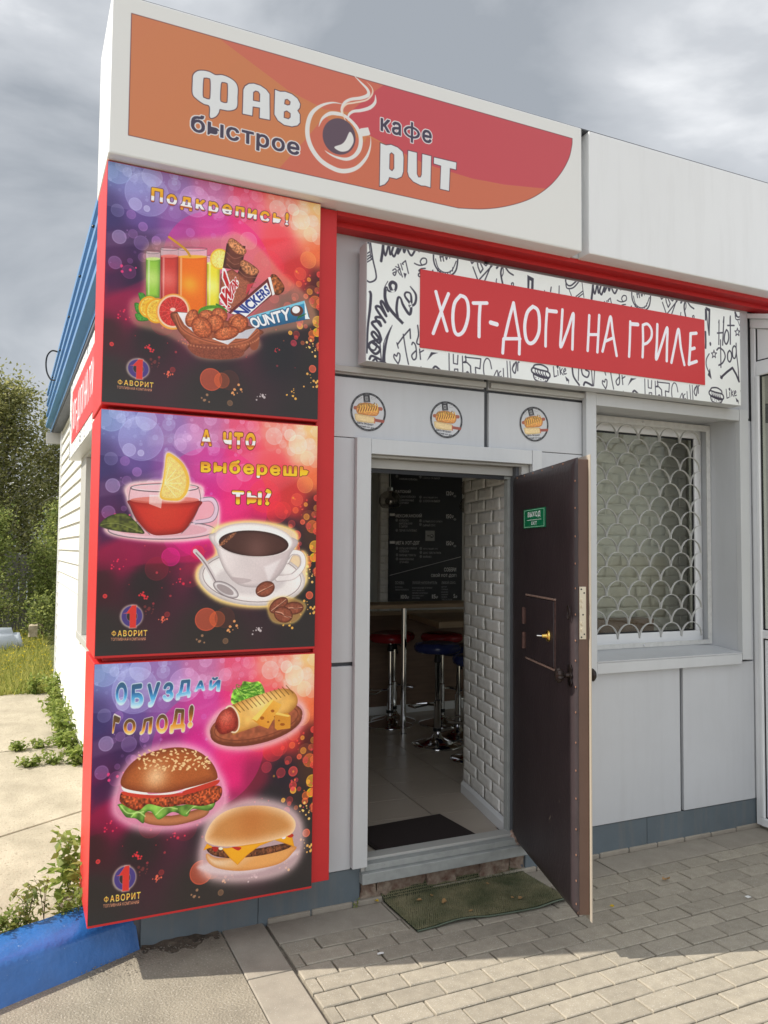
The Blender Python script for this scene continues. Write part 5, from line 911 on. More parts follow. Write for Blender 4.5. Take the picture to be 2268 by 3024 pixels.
fwb.build('front_wall', M['dark'], B)
box('back_wall', M['siding'], B, -.95, 7., 5.75, 5.85, 0, 3.4); box('right_wall', M['siding'], B, 6.9, 7., .11, 5.74, 0, 3.4)
MB().prism([(.03, 3.42), (5.9, 3.34), (5.9, 3.37), (.03, 3.46)], -.94, 7.1, 0).build('roof', M['roof'], B)
# cassette panels on the front: (x0, x1, z0, z1)
PN = [(-.145, .700, 2.412, 3.09), (.725, 2.565, 2.412, 3.09), (-.145, .702, 2.12, 2.398), (.728, 1.312, 2.12, 2.398), (-.145, .002, 1.092, 2.117), (-.145, .002, .168, 1.075), (1.032, 1.312, .168, 2.117), (1.32, 1.991, .168, .968), (2.014, 2.575, .168, .968), (2.575-.055, 2.575, .975, 2.398), (2.65, 4.4, 2.52, 3.09), (2.585, 2.755, .168, 2.398), (3.865, 4.395, .168, 2.51), (4.4, 6.4, .168, .69), (4.42, 6.9, 2.51, 3.09), (6.41, 6.9, .168, 2.50)]
for p in PN: box('facade_panel', M['grey'], B, p[0], p[1], 0., .021, p[2], p[3], bevel=.0025)
# narrow ledge under the upper row of panels, in short lengths
for a, b_ in ((-.14, .70), (.728, 1.62), (1.625, 1.995), (2.01, 2.50)): box('ledge_strip', M['trim2'], B, a, b_, -.022, .0, 2.418, 2.445, bevel=.002)
# plinth
for a, b_ in ((-.903, -.42), (-.418, .052), (.955, 1.75), (1.753, 2.62), (2.63, 4.4)): box('plinth_panel', M['plinth'], B, a, b_, .008, .0215, .003 if a > 0 else -.02, .163, bevel=.002)
# door surround and reveal
for a in ((.0, .072, 2.119, .177), (.972, 1.03, 2.119, .13)):
    box('door_trim', M['trim'], B, a[0], a[1], -.032, -.001, a[3], a[2], bevel=.002)
box('door_trim', M['trim'], B, .0735, .970, -.030, -.001, 2.047, 2.117, bevel=.002)
box('door_reveal', M['trim2'], B, .0735, .970, -.0005, .05, 2.035, 2.046, bevel=0); box('door_reveal', M['trim2'], B, .0735, .970, .051, .068, 1.99, 2.034, bevel=.001)
box('door_reveal', M['trim2'], B, .925, .9705, -.0005, .03, .13, 2.034, bevel=0); box('door_reveal', M['trim2'], B, .055, .0725, -.0005, .10, .13, 2.034, bevel=0)
fr = MB().box(.0735, .92, .069, .105, 1.974, 1.9895).box(.889, .905, .069, .105, .17, 1.9735).box(.0735, .09, .069, .105, .17, 1.9735).build('door_frame', M['thr'], B, bevel=.002)
sg = MB(); r_ = random.Random(4)
for (a, b_) in ((.092, .36), (.36, .62), (.62, .86)): sg.box(a, b_, .060, .068, 1.970+r_.uniform(-.002, .002), 1.989)
for k in range(6): sg.box(.906+r_.uniform(-.001, .001), .922, .052, .066, .2+k*.295, .2+(k+1)*.295)
sg.build('door_seal', M['gasket'], fr)
# threshold in two steps, broken brick below
box('threshold', M['thr'], B, .05, .96, -.03, .07, .098, .148, bevel=.004); box('threshold', M['thr'], B, .0735, .93, -.008, .10, .1485, .178, bevel=.003); box('threshold', M['trim2'], B, .0735, .91, .03, .10, .1785, .192, bevel=.002)
x = .06
def rough_block(name, m, parent, x0, x1, y0, y1, z0, z1, amp, seed):
    r = np.random.RandomState(seed); b = bmesh.new(); bmesh.ops.create_cube(b, size=1); bmesh.ops.subdivide_edges(b, edges=b.edges[:], cuts=2, use_grid_fill=True)
    off = BASE.get(parent.name, (0, 0, 0)) if parent else (0, 0, 0)
    for v in b.verts:
        v.co = Vector(((x0+x1)/2+v.co.x*(x1-x0)-off[0], (y0+y1)/2+v.co.y*(y1-y0)-off[1], (z0+z1)/2+v.co.z*(z1-z0)-off[2]))+Vector(r.uniform(-amp, amp, 3))
    me = bpy.data.meshes.new(name); b.to_mesh(me); b.free(); me.materials.append(m); o = bpy.data.objects.new(name, me); COL.objects.link(o)
    if parent: o.parent = parent
    return o
i = 0
while x < .95:
    w = r_.uniform(.05, .19); rough_block('foundation_brick', M['rbrick'], B, x, min(x+w-.004, .955), r_.uniform(.008, .024), .045, .0, r_.uniform(.085, .094), .009, i); x += w; i += 1
rough_block('mortar_lump', mat('mortar_lump', (.36, .25, .20), .9, var=.3, vs=60, bump=.003, bs=90), B, .885, .945, -.012, .05, .135, .20, .008, 55)
MB().box(2.77, 3.85, .04, .045, .16, 2.49).build('added_door_pane', M['glass'], B); MB().box(4.4, 6.4, .04, .045, .7, 2.5).build('added_window_pane', M['glass'], B)  # unseen glazed door and window openings, added to light the menu wall
# window: surround, reveal, frame, pane, sill
WX0, WX1 = 1.381, 2.444
for nm, a in (('window_trim', (1.312, 1.379, .935, 2.452)), ('window_trim', (2.446, 2.517, .985, 2.452))): box(nm, M['trim'], B, a[0], a[1], -.036, -.001, a[2], a[3], bevel=.002)
box('window_trim', M['trim'], B, 1.381, 2.444, -.034, -.001, 2.385, 2.450, bevel=.002); box('window_trim', M['trim'], B, 1.381, 2.444, -.034, -.001, .962, 1.018, bevel=.002)
rv = M['grey']
box('window_reveal', rv, B, 2.4455, 2.452, -.0005, .29, 1.018, 2.40, bevel=0); box('window_reveal', rv, B, 1.372, 1.380, -.0005, .29, 1.018, 2.40, bevel=0); box('window_reveal', rv, B, 1.381, 2.4445, -.0005, .29, 2.40, 2.41, bevel=0)
MB().prism([(-.034, 1.0185), (.29, 1.05), (.29, 1.06), (-.036, 1.028)], 1.381, 2.4445, 0).build('window_sill', M['grey'], B, bevel=.002)
wf = MB().box(1.385, 2.44, .25, .30, 2.31, 2.395).box(1.385, 2.44, .25, .30, 1.062, 1.13).box(1.385, 1.45, .25, .30, 1.13, 2.31).box(2.385, 2.44, .25, .30, 1.13, 2.31).build('window', M['pvc'], B, bevel=.005)
gk = MB()
for a in ((1.45, 2.385, 2.300, 2.31), (1.45, 2.385, 1.13, 1.139), (1.45, 1.458, 1.139, 2.3), (2.376, 2.385, 1.139, 2.3)): gk.box(a[0], a[1], .262, .27, a[2], a[3])
gk.build('gasket', M['gasket'], wf)
MB().box(1.458, 2.376, .264, .268, 1.139, 2.30).build('pane', M['glass'], wf)
# grille of flat-bar scales
gf = MB().box(1.386, 2.438, .178, .184, 2.345, 2.382).box(1.386, 2.438, .178, .184, 1.056, 1.082).box(2.408, 2.438, .178, .184, 1.082, 2.345).box(1.386, 1.41, .178, .184, 1.082, 2.345)
gm = mat('silver_painted_steel', (.60, .60, .58), .45, .1, var=.1, vs=30, bump=.0006, bs=90)
go = gf.build('window_grille', gm, B, bevel=.001)
def arc_mesh(a0, a1):
    r, t = .080, .0011; V = []; n = 15
    for i in range(n):
        a = math.radians(a0+(a1-a0)*i/(n-1)); c, s_ = math.cos(a), math.sin(a)
        for rr in (r-t, r+t):
            for y in (0, .013): V.append((rr*c, y, rr*s_*1.06))
    F = []
    for i in range(n-1): k = i*4; F += [(k, k+4, k+5, k+1), (k+2, k+3, k+7, k+6), (k, k+2, k+6, k+4), (k+1, k+5, k+7, k+3)]
    F += [(0, 1, 3, 2), (n*4-4, n*4-2, n*4-1, n*4-3)]
    me = bpy.data.meshes.new('scale_arc'); me.from_pydata(V, [], F); me.materials.append(gm); return me
A_f, A_l, A_r = arc_mesh(180, 0), arc_mesh(180, 90), arc_mesh(90, 0)
for rw in range(15):
    z = 2.262-rw*.0825; x = 1.637-.162*2 if rw % 2 == 0 else 1.637-.081-.162
    while x < 2.46:
        if x-.081 < 1.395: 
            if x > 1.395: inst('scale_arc', A_r, (x, .186, z), go)
        elif x+.079 > 2.425:
            if x < 2.42: inst('scale_arc', A_l, (x, .186, z), go)
        else: inst('scale_arc', A_f, (x, .186, z+RG.uniform(-.001, .001)), go)
        x += .162
for z in (2.365, 1.068): MB().lathe([(.006, 0), (.006, .004), (.003, .007)], 8, (0, 0, 0), T=lambda a, b_, c, z=z: (1.9+a, .178-c, z+b_)).build('bolt', M['chrome'], go)
# red band below the parapet and the blue profiled eave on the side
MB().box(-.155, 7., -.075, -.0005, 3.062, 3.108).box(-.155, 7., -.14, -.0755, 3.085, 3.13).build('red_band', M['red'], B, bevel=.003)
box('parapet_backing', M['dark'], B, -1.0, 7., -.03, .02, 3.12, 3.70, bevel=0)
pr = []; z0_, z1_ = 0., .62; per = .62/4.5
for i in range(5):
    zb = i*per
    for dz, dx in ((0, 0), (.046, 0), (.070, -.048), (.114, -.048), (.134, 0)):
        if zb+dz <= .62: pr.append((dx, zb+dz))
V = []; ys = np.linspace(.30, 5.95, 9)
for y in ys:
    zb = 2.90-.008*y; sc_ = (3.445-.012*y-zb)/.62
    for dx, dz in pr: V.append((-1.028+K*y+dx, y, zb+dz*sc_))
m_ = len(pr); F = [(i*m_+k, i*m_+k+1, (i+1)*m_+k+1, (i+1)*m_+k) for i in range(len(ys)-1) for k in range(m_-1)]
rs = MB().add(V, F).build('eave_sheet', M['roof'], B); md = rs.modifiers.new('solid', 'SOLIDIFY'); md.thickness = .003
box('eave_fascia', M['soffit'], B, -1.022, -1.01, .30, 5.94, 2.86, 3.38, T=SW, bevel=0)
box('eave_soffit', M['soffit'], B, -1.009, -.915, .30, 5.94, 2.85, 2.865, T=SW, bevel=0); box('eave_end', M['trim2'], B, -1.07, -.915, 5.90, 5.95, 2.73, 2.85, T=SW, bevel=.002)
for y in (.9, 1.7, 2.6, 3.6, 4.7): MB().lathe([(.009, 0), (.009, .012), (.004, .016)], 8, T=lambda a, b_, c, y=y: (-1.070+K*y-c, y+a, 3.26-.01*y+b_)).build('screw', M['black'], B)
# side wall, weatherboards and side window
sw = MB().box(-.905, -.87, .105, 1.5, 0, 2.9, T=SW).box(-.905, -.87, 1.5, 2.72, 0, 1.0, T=SW).box(-.905, -.87, 1.5, 2.72, 2.24, 2.9, T=SW).box(-.905, -.87, 2.72, 5.8, 0, 2.9, T=SW).build('side_wall', M['siding'], B)
def plank(y0, y1, z):
    b = MB(); P = [(-.9065, z+.1135), (-.9075, z+.11), (-.925, z+.006), (-.926, z), (-.9065, z+.004)]
    V = [SW(x, y, zz) for y in (y0, y1) for x, zz in P]; n = 5
    return b.add(V, [(0, 1, 2, 3, 4), (9, 8, 7, 6, 5)]+[(i, n+i, n+(i+1) % n, (i+1) % n) for i in range(n)]).build('weatherboard', M['siding'], sw)
z = .12
while z < 2.86:
    if z+.113 > .98 and z < 2.26: plank(2.80, 5.74, z); plank(.28, 1.44, z)
    else: plank(.28, 5.74, z)
    z += .1125
box('corner_trim', M['pvc'], B, -.932, -.90, 5.745, 5.80, .1, 2.85, T=SW, bevel=.002)
sf = MB()
for a in ((1.44, 1.50, .96, 2.28), (2.72, 2.79, .96, 2.28)): sf.box(-.955, -.89, *a, T=SW)
sf.box(-.957, -.89, 2.38, 2.7195, 1.01, 2.219, T=SW); sf.box(-.955, -.89, 1.50, 2.72, 2.22, 2.28, T=SW).box(-.965, -.89, 1.50, 2.72, .96, 1.01, T=SW)
so_ = sf.build('side_window', M['trim2'], B, bevel=.003)
MB().box(-.90, -.895, 1.50, 2.72, 1.01, 2.22, T=SW).build('pane', M['glass'], so_)
MB().box(-.878, -.876, 1.49, 2.73, 1.0, 2.25, T=SW).build('added_blind', leafmat('added_pale_blind', (.62, .60, .55), (.62, .60, .55), .8, .5), so_)  # unseen blind, added to keep a sun patch off the floor and diffuse daylight
MB().box(-.93, -.915, 2.795, 2.83, .9, .98, T=SW).build('drip_end', M['trim2'], so_)
# ------------------------------------------------------------------ interior
fl = struct(MB().box(-.86, 6.9, .07, 5.74, .10, .156).build('floor', M['grout']))
tm = bpy.data.meshes.new('floor_tile'); b = MB().box(-.197, .197, -.147, .147, -.006, 0); tm.from_pydata(b.v, [], b.f); tm.materials.append(M['tile'])
sk = math.radians(-4); n_t = 0
for i in range(-3, 12):
    for j in range(-1, 14):
        u, v = .06+i*.4, .12+j*.3; x, y = u*math.cos(sk)-v*math.sin(sk), u*math.sin(sk)+v*math.cos(sk)
        if -.2 < x < 3.6 and .27 < y < 3.4: inst('floor_tile', tm, (x, y, .162), fl, rot=(0, 0, sk))
MB().box(-.15, .904, .072, .27, .1565, .1615).build('entry_strip', M['tile'], fl)
box('ceiling', M['plaster'], B, -.86, 6.9, .105, 5.74, 2.62, 2.66, bevel=0)
box('kitchen_back_wall', M['kitchen'], B, -.86, 1.6, 5.0, 5.05, .16, 2.6, bevel=0)
# brick slips: shared rough meshes
def brick_mesh(L, H, D, seed):
    r = np.random.RandomState(seed); nx, nz = 7, 4; V = []
    for k in range(nz+1):
        for i in range(nx+1):
            ex = min(i, nx-i) == 0; ez = min(k, nz-k) == 0
            V.append((-L/2+L*i/nx+(0 if ex else r.uniform(-.004, .004))+(r.uniform(-.003, .003) if ez or ex else 0), -(D*(.74 if ex or ez else 1)+(0 if ex or ez else r.uniform(-.0012, .0016))), -H/2+H*k/nz+r.uniform(-.002, .002)))
    F = [(k*(nx+1)+i, k*(nx+1)+i+1, (k+1)*(nx+1)+i+1, (k+1)*(nx+1)+i) for k in range(nz) for i in range(nx)]
    ring = list(range(nx+1))+[k*(nx+1)+nx for k in range(1, nz+1)]+[nz*(nx+1)+i for i in range(nx-1, -1, -1)]+[k*(nx+1) for k in range(nz-1, 0, -1)]
    n0 = len(V); V += [(V[q][0], 0, V[q][2]) for q in ring]; F += [(ring[(q+1) % len(ring)], ring[q], n0+q, n0+(q+1) % len(ring)) for q in range(len(ring))]
    me = bpy.data.meshes.new('brick'); me.from_pydata(V, [], F); me.materials.append(M['brick']); me.polygons.foreach_set('use_smooth', [True]*len(me.polygons)); return me
BL = [brick_mesh(.2425, .0645, .0035, i) for i in range(10)]; BS = [brick_mesh(.1195, .0645, .0035, 30+i) for i in range(6)]
def brick_wall(name, p0, p1, z0, z1, pitch=.245, rise=.0663, thick=.14, end=True):
    """slips on the face to the right hand when walking p0 -> p1 seen from -normal"""
    p0 = np.array(p0, float); p1 = np.array(p1, float); d = p1-p0; L = np.hypot(*d); d /= L; n_ = np.array([d[1], -d[0]])      # outward normal of face
    a = math.atan2(d[1], d[0]); T = lambda u, w, z: (p0[0]+d[0]*u-n_[0]*w, p0[1]+d[1]*u-n_[1]*w, z)
    wo = MB().box(0, L, .0, thick, z0, z1, T=T).build(name, M['mortar'], B); k = 0; z = z0+rise/2
    while z < z1-rise*.3:
        u = 0 if k % 2 else pitch/2
        if u > 0.01 and True:
            q = T(u/2, 0, z); inst('brick', RG.choice(BS), q, wo, rot=(0, 0, a), scale=(u/.1225, 1, 1))
        while u < L-.01:
            w = min(pitch, L-u)
            if w > .13: q = T(u+w/2, 0, z); inst('brick', RG.choice(BL), q, wo, rot=(0, 0, a), scale=(w/.245, 1, 1))
            elif w > .03: q = T(u+w/2, 0, z); inst('brick', RG.choice(BS), q, wo, rot=(0, 0, a), scale=(w/.1225, 1, 1))
            u += w
        z += rise; k += 1
    return wo
brick_wall('brick_wall', (1.065, .80), (.912, .106), .235, 2.6)
sk_ = MB().prism([(0, 0), (.018, 0), (.016, .05), (.008, .065), (0, .07)], 0, .71, 0, T=lambda a, w, z: (1.065-.2153*a-.9765*(w+.0), .80-.9765*a+.2153*(w+.0), .162+z)).build('skirting', M['pvc'], B, bevel=.001)
brick_wall('brick_wall', (1.25, .62), (2.70, .62), .85, 2.55, pitch=.25, thick=.1)
brick_wall('brick_wall', (1.555, 3.10), (1.655, 3.10), .16, 2.6, pitch=.10, thick=.05)
brick_wall('brick_wall', (2.70, .61), (2.70, .12), .85, 2.55, pitch=.245, thick=.03)
box('menu_wall', M['plaster'], B, 1.66, 3.14, 3.10, 3.14, .16, 2.6, bevel=0)
ct = thing('bar_counter', (1.3, 3.0, .16), 'brown panelled bar counter with wooden shelf top below the menu board', 'counter')
box('front_panel', M['woodd'], ct, .2, 3.13, 3.0, 3.03, .165, 1.03, bevel=.002); box('counter_top', M['wood'], ct, .2, 3.13, 2.95, 3.085, 1.031, 1.06, bevel=.003); box('skirting', M['pvc'], ct, .2, 3.13, 2.985, 2.999, .163, .235, bevel=.002)
tb = thing('bar_table', (1.37, 2.24, .16), 'long narrow high bar table carried by a chrome floor pole', 'table')
wt = thing('wooden_table', (1.9, 2.5, .16), 'pale wooden table with angled corner below the narrow bar table', 'table')
box('table_top', M['wood'], tb, .5, 2.7, 2.20, 2.54, 1.15, 1.18, bevel=.002)
MB().prism([(1.76, 2.92), (1.59, 2.06), (2.6, 2.16), (2.6, 2.92)], 1.0, 1.048, 2).build('table_top', M['wood'], wt, bevel=.002); MB().lathe([(.03, 0), (.03, .83)], 16, (2.2, 2.6, .162)).build('leg', M['chrome'], wt)
MB().lathe([(.028, 0), (.028, .01), (.0225, .012), (.0225, .987)], 20, (1.385, 2.26, .162)).build('pole', M['chrome'], tb, smooth=False)
tb2 = thing('chrome_pole_table', (1.62, 1.3, .16), 'far chrome bar-table pole', 'table') if False else None
def stool(loc, seatm, label, h=.72, rz=0.):
    t = thing('bar_stool', loc, label, 'bar stool', 'bar stools with chrome discs'); x, y, z = loc
    MB().lathe([(.19, 0), (.195, .004), (.185, .012), (.12, .028), (.05, .05), (.034, .07), (.030, .08)], 32, loc).build('base', M['chrome'], t, smooth=True)
    MB().lathe([(.026, .075), (.026, .33), (.018, .335), (.018, h-.05)], 18, loc).build('column', M['chrome'], t)
    MB().lathe([(.03, .10), (.03, .125)], 16, loc).build('collar', M['black'], t); MB().lathe([(.02, h-.13), (.028, h-.12), (.02, h-.07)], 16, loc).build('bellows', M['black'], t)
    MB().lathe([(.10, h-.055), (.16, h-.05), (.175, h-.035), (.178, h-.01), (.165, h+.012), (.12, h+.022), (.02, h+.024)], 32, loc).build('seat', seatm, t, smooth=True)
    c, s_ = math.cos(rz), math.sin(rz); R_ = lambda a, b_, zz: (x+a*c-b_*s_, y+a*s_+b_*c, z+zz)
    fr_ = [R_(.0, 0, .29), R_(.07, -.02, .29), R_(.13, -.10, .275), R_(.21, -.06, .27), R_(.22, .04, .27), R_(.14, .10, .275), R_(.07, .02, .29), R_(0, 0, .29)]
    MB().tube(smooth(fr_, False, 5) if False else fr_, .008, 8).build('footrest', M['chrome'], t); MB().tube([R_(-.02, -.03, h-.06), R_(-.10, -.12, h-.09), R_(-.15, -.17, h-.13)], [.004, .004, .009], 8).build('lever', M['black'], t)
    return t
stool((1.43, 2.60, .162), M['redseat'], 'red seated chrome bar stool just left of the chrome table pole', .735, 2.9)
stool((1.53, 2.74, .162), M['redseat'], 'red seated bar stool half hidden behind the chrome table pole', .73, .4)
stool((1.85, 2.48, .162), M['redseat'], 'red seated bar stool behind the blue ones under the angled table', .735, .2)
stool((1.475, 1.87, .162), M['blueseat'], 'blue seated chrome bar stool standing nearest the middle of the doorway', .735, 2.2)
stool((1.74, 2.02, .162), M['blueseat'], 'blue seated bar stool partly hidden behind the front blue stool', .69, .3)
stool((1.535, 1.40, .162), M['blueseat'], 'bar stool with only its chrome base showing past the brick corner', .70, 2.9)
for x, y, z, lb in ((1.085, 1.9, 1.965, 'leftmost smoked glass ball pendant lamp hanging before the menu board'), (1.955, 2.2, 2.115, 'upper smoked glass ball pendant lamp beside the white brick corner'), (2.09, 2.45, 1.985, 'lower smoked glass ball pendant lamp beside the white brick corner')):
    t = thing('pendant_lamp', (x, y, z), lb, 'pendant lamp', 'smoked glass ball pendants')
    MB().lathe([(.055, -.052), (.072, -.04), (.083, -.01), (.083, .02), (.07, .05), (.045, .07), (.012, .08)], 28, (x, y, z)).build('globe', M['smoke'], t, smooth=True)
    MB().lathe([(.0, -.03), (.028, -.022), (.04, 0), (.028, .022), (.012, .04), (.012, .08)], 20, (x, y, z)).build('bulb', M['chrome'], t, smooth=True)
    MB().lathe([(.02, .075), (.02, .10), (.006, .105), (.0025, .11), (.0025, 2.62-z)], 12, (x, y, z)).build('cord', M['chrome'], t)
# far kitchen hints left of the brick pier
kt = thing('kitchen_worktop', (.9, 4.2, .16), 'dark worktop with a pale napkin stack in the dim kitchen', 'worktop'); box('worktop', mat('dark_worktop', (.12, .10, .09), .4), kt, .2, 1.46, 3.9, 4.5, 1.28, 1.31); box('cupboard', M['kitchen'], kt, .2, 1.46, 3.95, 4.45, .17, 1.279)
MB().add([(1.16, 3.95, 1.312), (1.24, 3.93, 1.312), (1.22, 4.0, 1.34), (1.12, 4.0, 1.39)], [(0, 1, 2, 3)]).build('napkin', mat('paper_white', (.7, .7, .68), .8), kt)
# menu board and notice
mimg = menu_art().image('menu_print', 2.6)
mb_ = thing('menu_board', (2.02, 3.08, 1.14), 'dark hot dog menu board with white price list on the back wall', 'menu board')
box('board', mat('menu_back', (.02, .02, .025), .5), mb_, 1.636, 2.40, 3.083, 3.098, 1.142, 2.60, bevel=.001); panel([(1.637, 3.0815, 1.143), (2.399, 3.0815, 1.143), (2.399, 3.0815, 2.599), (1.637, 3.0815, 2.599)]).build('print', imat('menu_print', mimg, .45), mb_)
wi = thing('wifi_notice', (2.02, 3.07, 1.83), 'small pale square Wi-Fi notice stuck on the menu board', 'notice'); wp = to_world('mn')([(905, 908), (1028, 1048)])
box('card', mat('notice_card', (.45, .45, .45), .6), wi, wp[0][0], wp[1][0], 3.078, 3.0805, wp[1][1], wp[0][1], bevel=0); panel([(wp[0][0], 3.0775, wp[1][1]), (wp[1][0], 3.0775, wp[1][1]), (wp[1][0], 3.0775, wp[0][1]), (wp[0][0], 3.0775, wp[0][1])]).build('print', imat('wifi_print', wifi_art().image('wifi_print', 1.6), .6), wi)
# things seen dimly through the window
tw = thing('window_counter', (1.9, .6, .16), 'narrow shelf with papers standing just inside the grilled window', 'shelf'); box('shelf', M['wood'], tw, 1.40, 2.6, .31, .50, 1.06, 1.09); box('paper_stack', mat('papers', (.6, .6, .58), .8), tw, 1.50, 1.66, .36, .42, 1.092, 1.28); box('box', M['woodd'], tw, 1.72, 2.15, .36, .48, 1.092, 1.20)
box('leg', M['chrome'], tw, 1.5, 1.53, .42, .45, .162, 1.06); box('leg', M['chrome'], tw, 2.5, 2.53, .42, .45, .162, 1.06)
# ------------------------------------------------------------------ pylon with three poster light boxes
PX0, PX1 = -1.123, -.245
py = thing('advertising_pylon', (-.7, 0, .2), 'tall red metal pylon cladding at the left corner of the kiosk', 'pylon')
MB().prism([(-1.088, -.12), (-.24, -.12), (-.24, -.002), (-.945, -.002), (-.945, .2), (-1.088, .2)], .215, 3.102, 2).build('recessed_frame', M['redd'], py)
box('corner_column', M['red'], py, -.2435, -.157, -.148, -.0005, .202, 3.10, bevel=.003)
base = poster_base()
LOGO = [([(215, 1328), (452, 1358), (445, 1562), (214, 1540)], [(150, 50), (1535, 338), (1528, 1752), (115, 1622)]), ([(170, 1350), (412, 1345), (404, 1580), (168, 1585)], [(112, 58), (1528, 180), (1508, 1605), (60, 1685)]), ([(160, 1522), (402, 1490), (394, 1750), (158, 1778)], [(100, 195), (1550, 100), (1525, 1632), (57, 1895)])]
for (fn, z0, z1, lb), (lg, cr_) in zip(((poster_drinks, 2.158, 3.098, 'topmost poster box with juices, chocolate bars and fried patties under the parapet sign'), (poster_cups, 1.194, 2.129, 'middle poster box with a glass of tea and a white cup of coffee'), (poster_burgers, .204, 1.163, 'lowest poster box with two burgers and a hot dog above the blue kerb')), LOGO):
    c = fn(base); lum = c.a.mean(-1, keepdims=True); c.a = np.clip(lum+(c.a-lum)*1.0, 0, 1)**1.13; c.a *= (1+.05*(spline_noise(PH, PW, 2.2, 5)-.5)+.06*(spline_noise(PH, PW, 70, 8)-.5))[..., None]; uv = hom4(cr_, [(0, 0), (1, 0), (1, 1), (0, 1)]); poster_logo(c, hom4([(0, 0), (1, 0), (1, 1), (0, 1)], uv(lg)))
    t = thing('poster_box', (-.684, -.1, z0), lb, 'light box', 'poster light boxes on the pylon')
    MB().prism([(PX0, -.178), (PX1, -.178), (PX1, -.1205), (-1.0885, -.1205), (-1.0885, .215), (PX0, .215)], z0-.010, z1+.004, 2).build('casing', M['red'], t, bevel=.003)
    y = -.1788; panel([(PX0+.002, y, z0), (PX1-.002, y, z0), (PX1-.002, y, z1), (PX0+.002, y, z1)]).build('poster', imat('poster_print', c.image('poster_print', 1.25), .4, coat=.08, spec=.3, film=.0006), t)
# ------------------------------------------------------------------ parapet signs
fs = thing('parapet_sign', (0, -.2, FZ0), 'white parapet light box with orange and red cafe logo and coffee cup', 'sign')
MB().prism([(FX0, -.233), (FX1, -.233), (FX1, -.0355), (-1.004, -.0355), (-1.004, .235), (FX0, .235)], FZ0, FZ1, 2).build('casing', M['white'], fs, bevel=.006, seg=3)
panel([(FX0+.006, -.2338, FZ0+.006), (FX1-.006, -.2338, FZ0+.006), (FX1-.006, -.2338, FZ1-.006), (FX0+.006, -.2338, FZ1-.006)]).build('logo_print', imat('logo_print', fascia_art().image('logo_print', 1.06), .4), fs)
b2 = thing('blank_parapet_sign', (2, -.2, FZ0), 'plain blank white parapet box to the right of the logo sign', 'sign')
MB().prism([(1.173, -.233), (6.5, -.233), (6.5, -.0355), (1.173, -.0355)], FZ0, FZ1-.002, 2).build('casing', M['white'], b2, bevel=.006, seg=3)
box('joint_filler', M['trim'], B, 1.129, 1.171, -.15, -.036, FZ0+.002, FZ1-.01, bevel=0)
box('parapet_cap', M['dark'], B, -1.12, 7., -.222, .03, FZ1+.001, FZ1+.007, bevel=0)
# ------------------------------------------------------------------ hot dog signs
himg = hotdog_art().image('doodle_print', 1.18); rimg = hotdog_red().image('red_board_print', 1.1); dm = imat('doodle_print', himg, .38, film=.0004); rm = imat('red_board_print', rimg, .45, spec=.3)
def hotsign(T, T_loc, label):
    t = thing('hot_dog_sign', T_loc, label, 'sign')
    MB().box(HX0, HX1, .0, .085, HZ0, HZ1, T=T).build('casing', M['trim'], t, bevel=.002)
    panel([T(HX0+.002, -.0012, HZ0+.002), T(HX1-.002, -.0012, HZ0+.002), T(HX1-.002, -.0012, HZ1-.002), T(HX0+.002, -.0012, HZ1-.002)]).build('doodle_panel', dm, t)
    MB().box(RX0, RX1, -.005, -.0015, RZ0, RZ1, T=T).build('red_board', M['red'], t); panel([T(RX0, -.0056, RZ0), T(RX1, -.0056, RZ0), T(RX1, -.0056, RZ1), T(RX0, -.0056, RZ1)]).build('red_board_print', rm, t)
hotsign(lambda x, y, z: (x, -.1188+y, z), (1.18, -.1, 2.45), 'white doodle covered sign with red hot dog lettering board above the door and window')
hotsign(lambda x, y, z: SW(-1.03+y, 2.93-x, z-.205), (-1.05, 1.75, 2.25), 'doodle covered hot dog sign on the sunlit left side wall')
# ------------------------------------------------------------------ stickers
for (x, z, rx, rz, rot, lb) in ((.067, 2.2445, .0525, .1035/1, -6, 'left round hot dog sticker, next to the red column'), (.484, 2.241, 0, 0, -6, 'middle round hot dog sticker above the doorway'), (1.002, 2.259, 0, 0, -16, 'right round hot dog sticker, past the dark panel joint')):
    r = .092; so3 = MB(); so3.lathe([(r, 0), (r, .0012)], 40, T=lambda a, b_, c, x=x, z=z: (x+a, -.0002-c, z+b_)); body = thing('round_sticker', (x, 0, z), lb, 'sticker', 'round hot dog stickers above the door')
    so3.build('backing', M['grey'], body)
    pts = [(x+r*math.cos(t), -.0018, z+r*math.sin(t)) for t in np.linspace(0, 2*math.pi, 48, endpoint=False)]; q = MB().add(pts, [tuple(range(48))]); q.uv = [(.5+.5*math.cos(t), .5+.5*math.sin(t)) for t in np.linspace(0, 2*math.pi, 48, endpoint=False)]
    q.build('print', imat('sticker_print', sticker_art(rot).image('sticker_print', 1.15), .4), body)
# ------------------------------------------------------------------ open door
HG = np.array([.905, .06]); dd = np.array([-.2994, -.9541]); dn = np.array([.9541, -.2994]); LW = .880; ZB, ZT = .165, 1.985
DT = lambda u, w, z: (HG[0]+dd[0]*u+dn[0]*w, HG[1]+dd[1]*u+dn[1]*w, z)
door = MB().box(.0, LW-.004, .012, .058, ZB+.004, ZT-.006, T=DT).build('door', M['dedge'], B, bevel=.002)
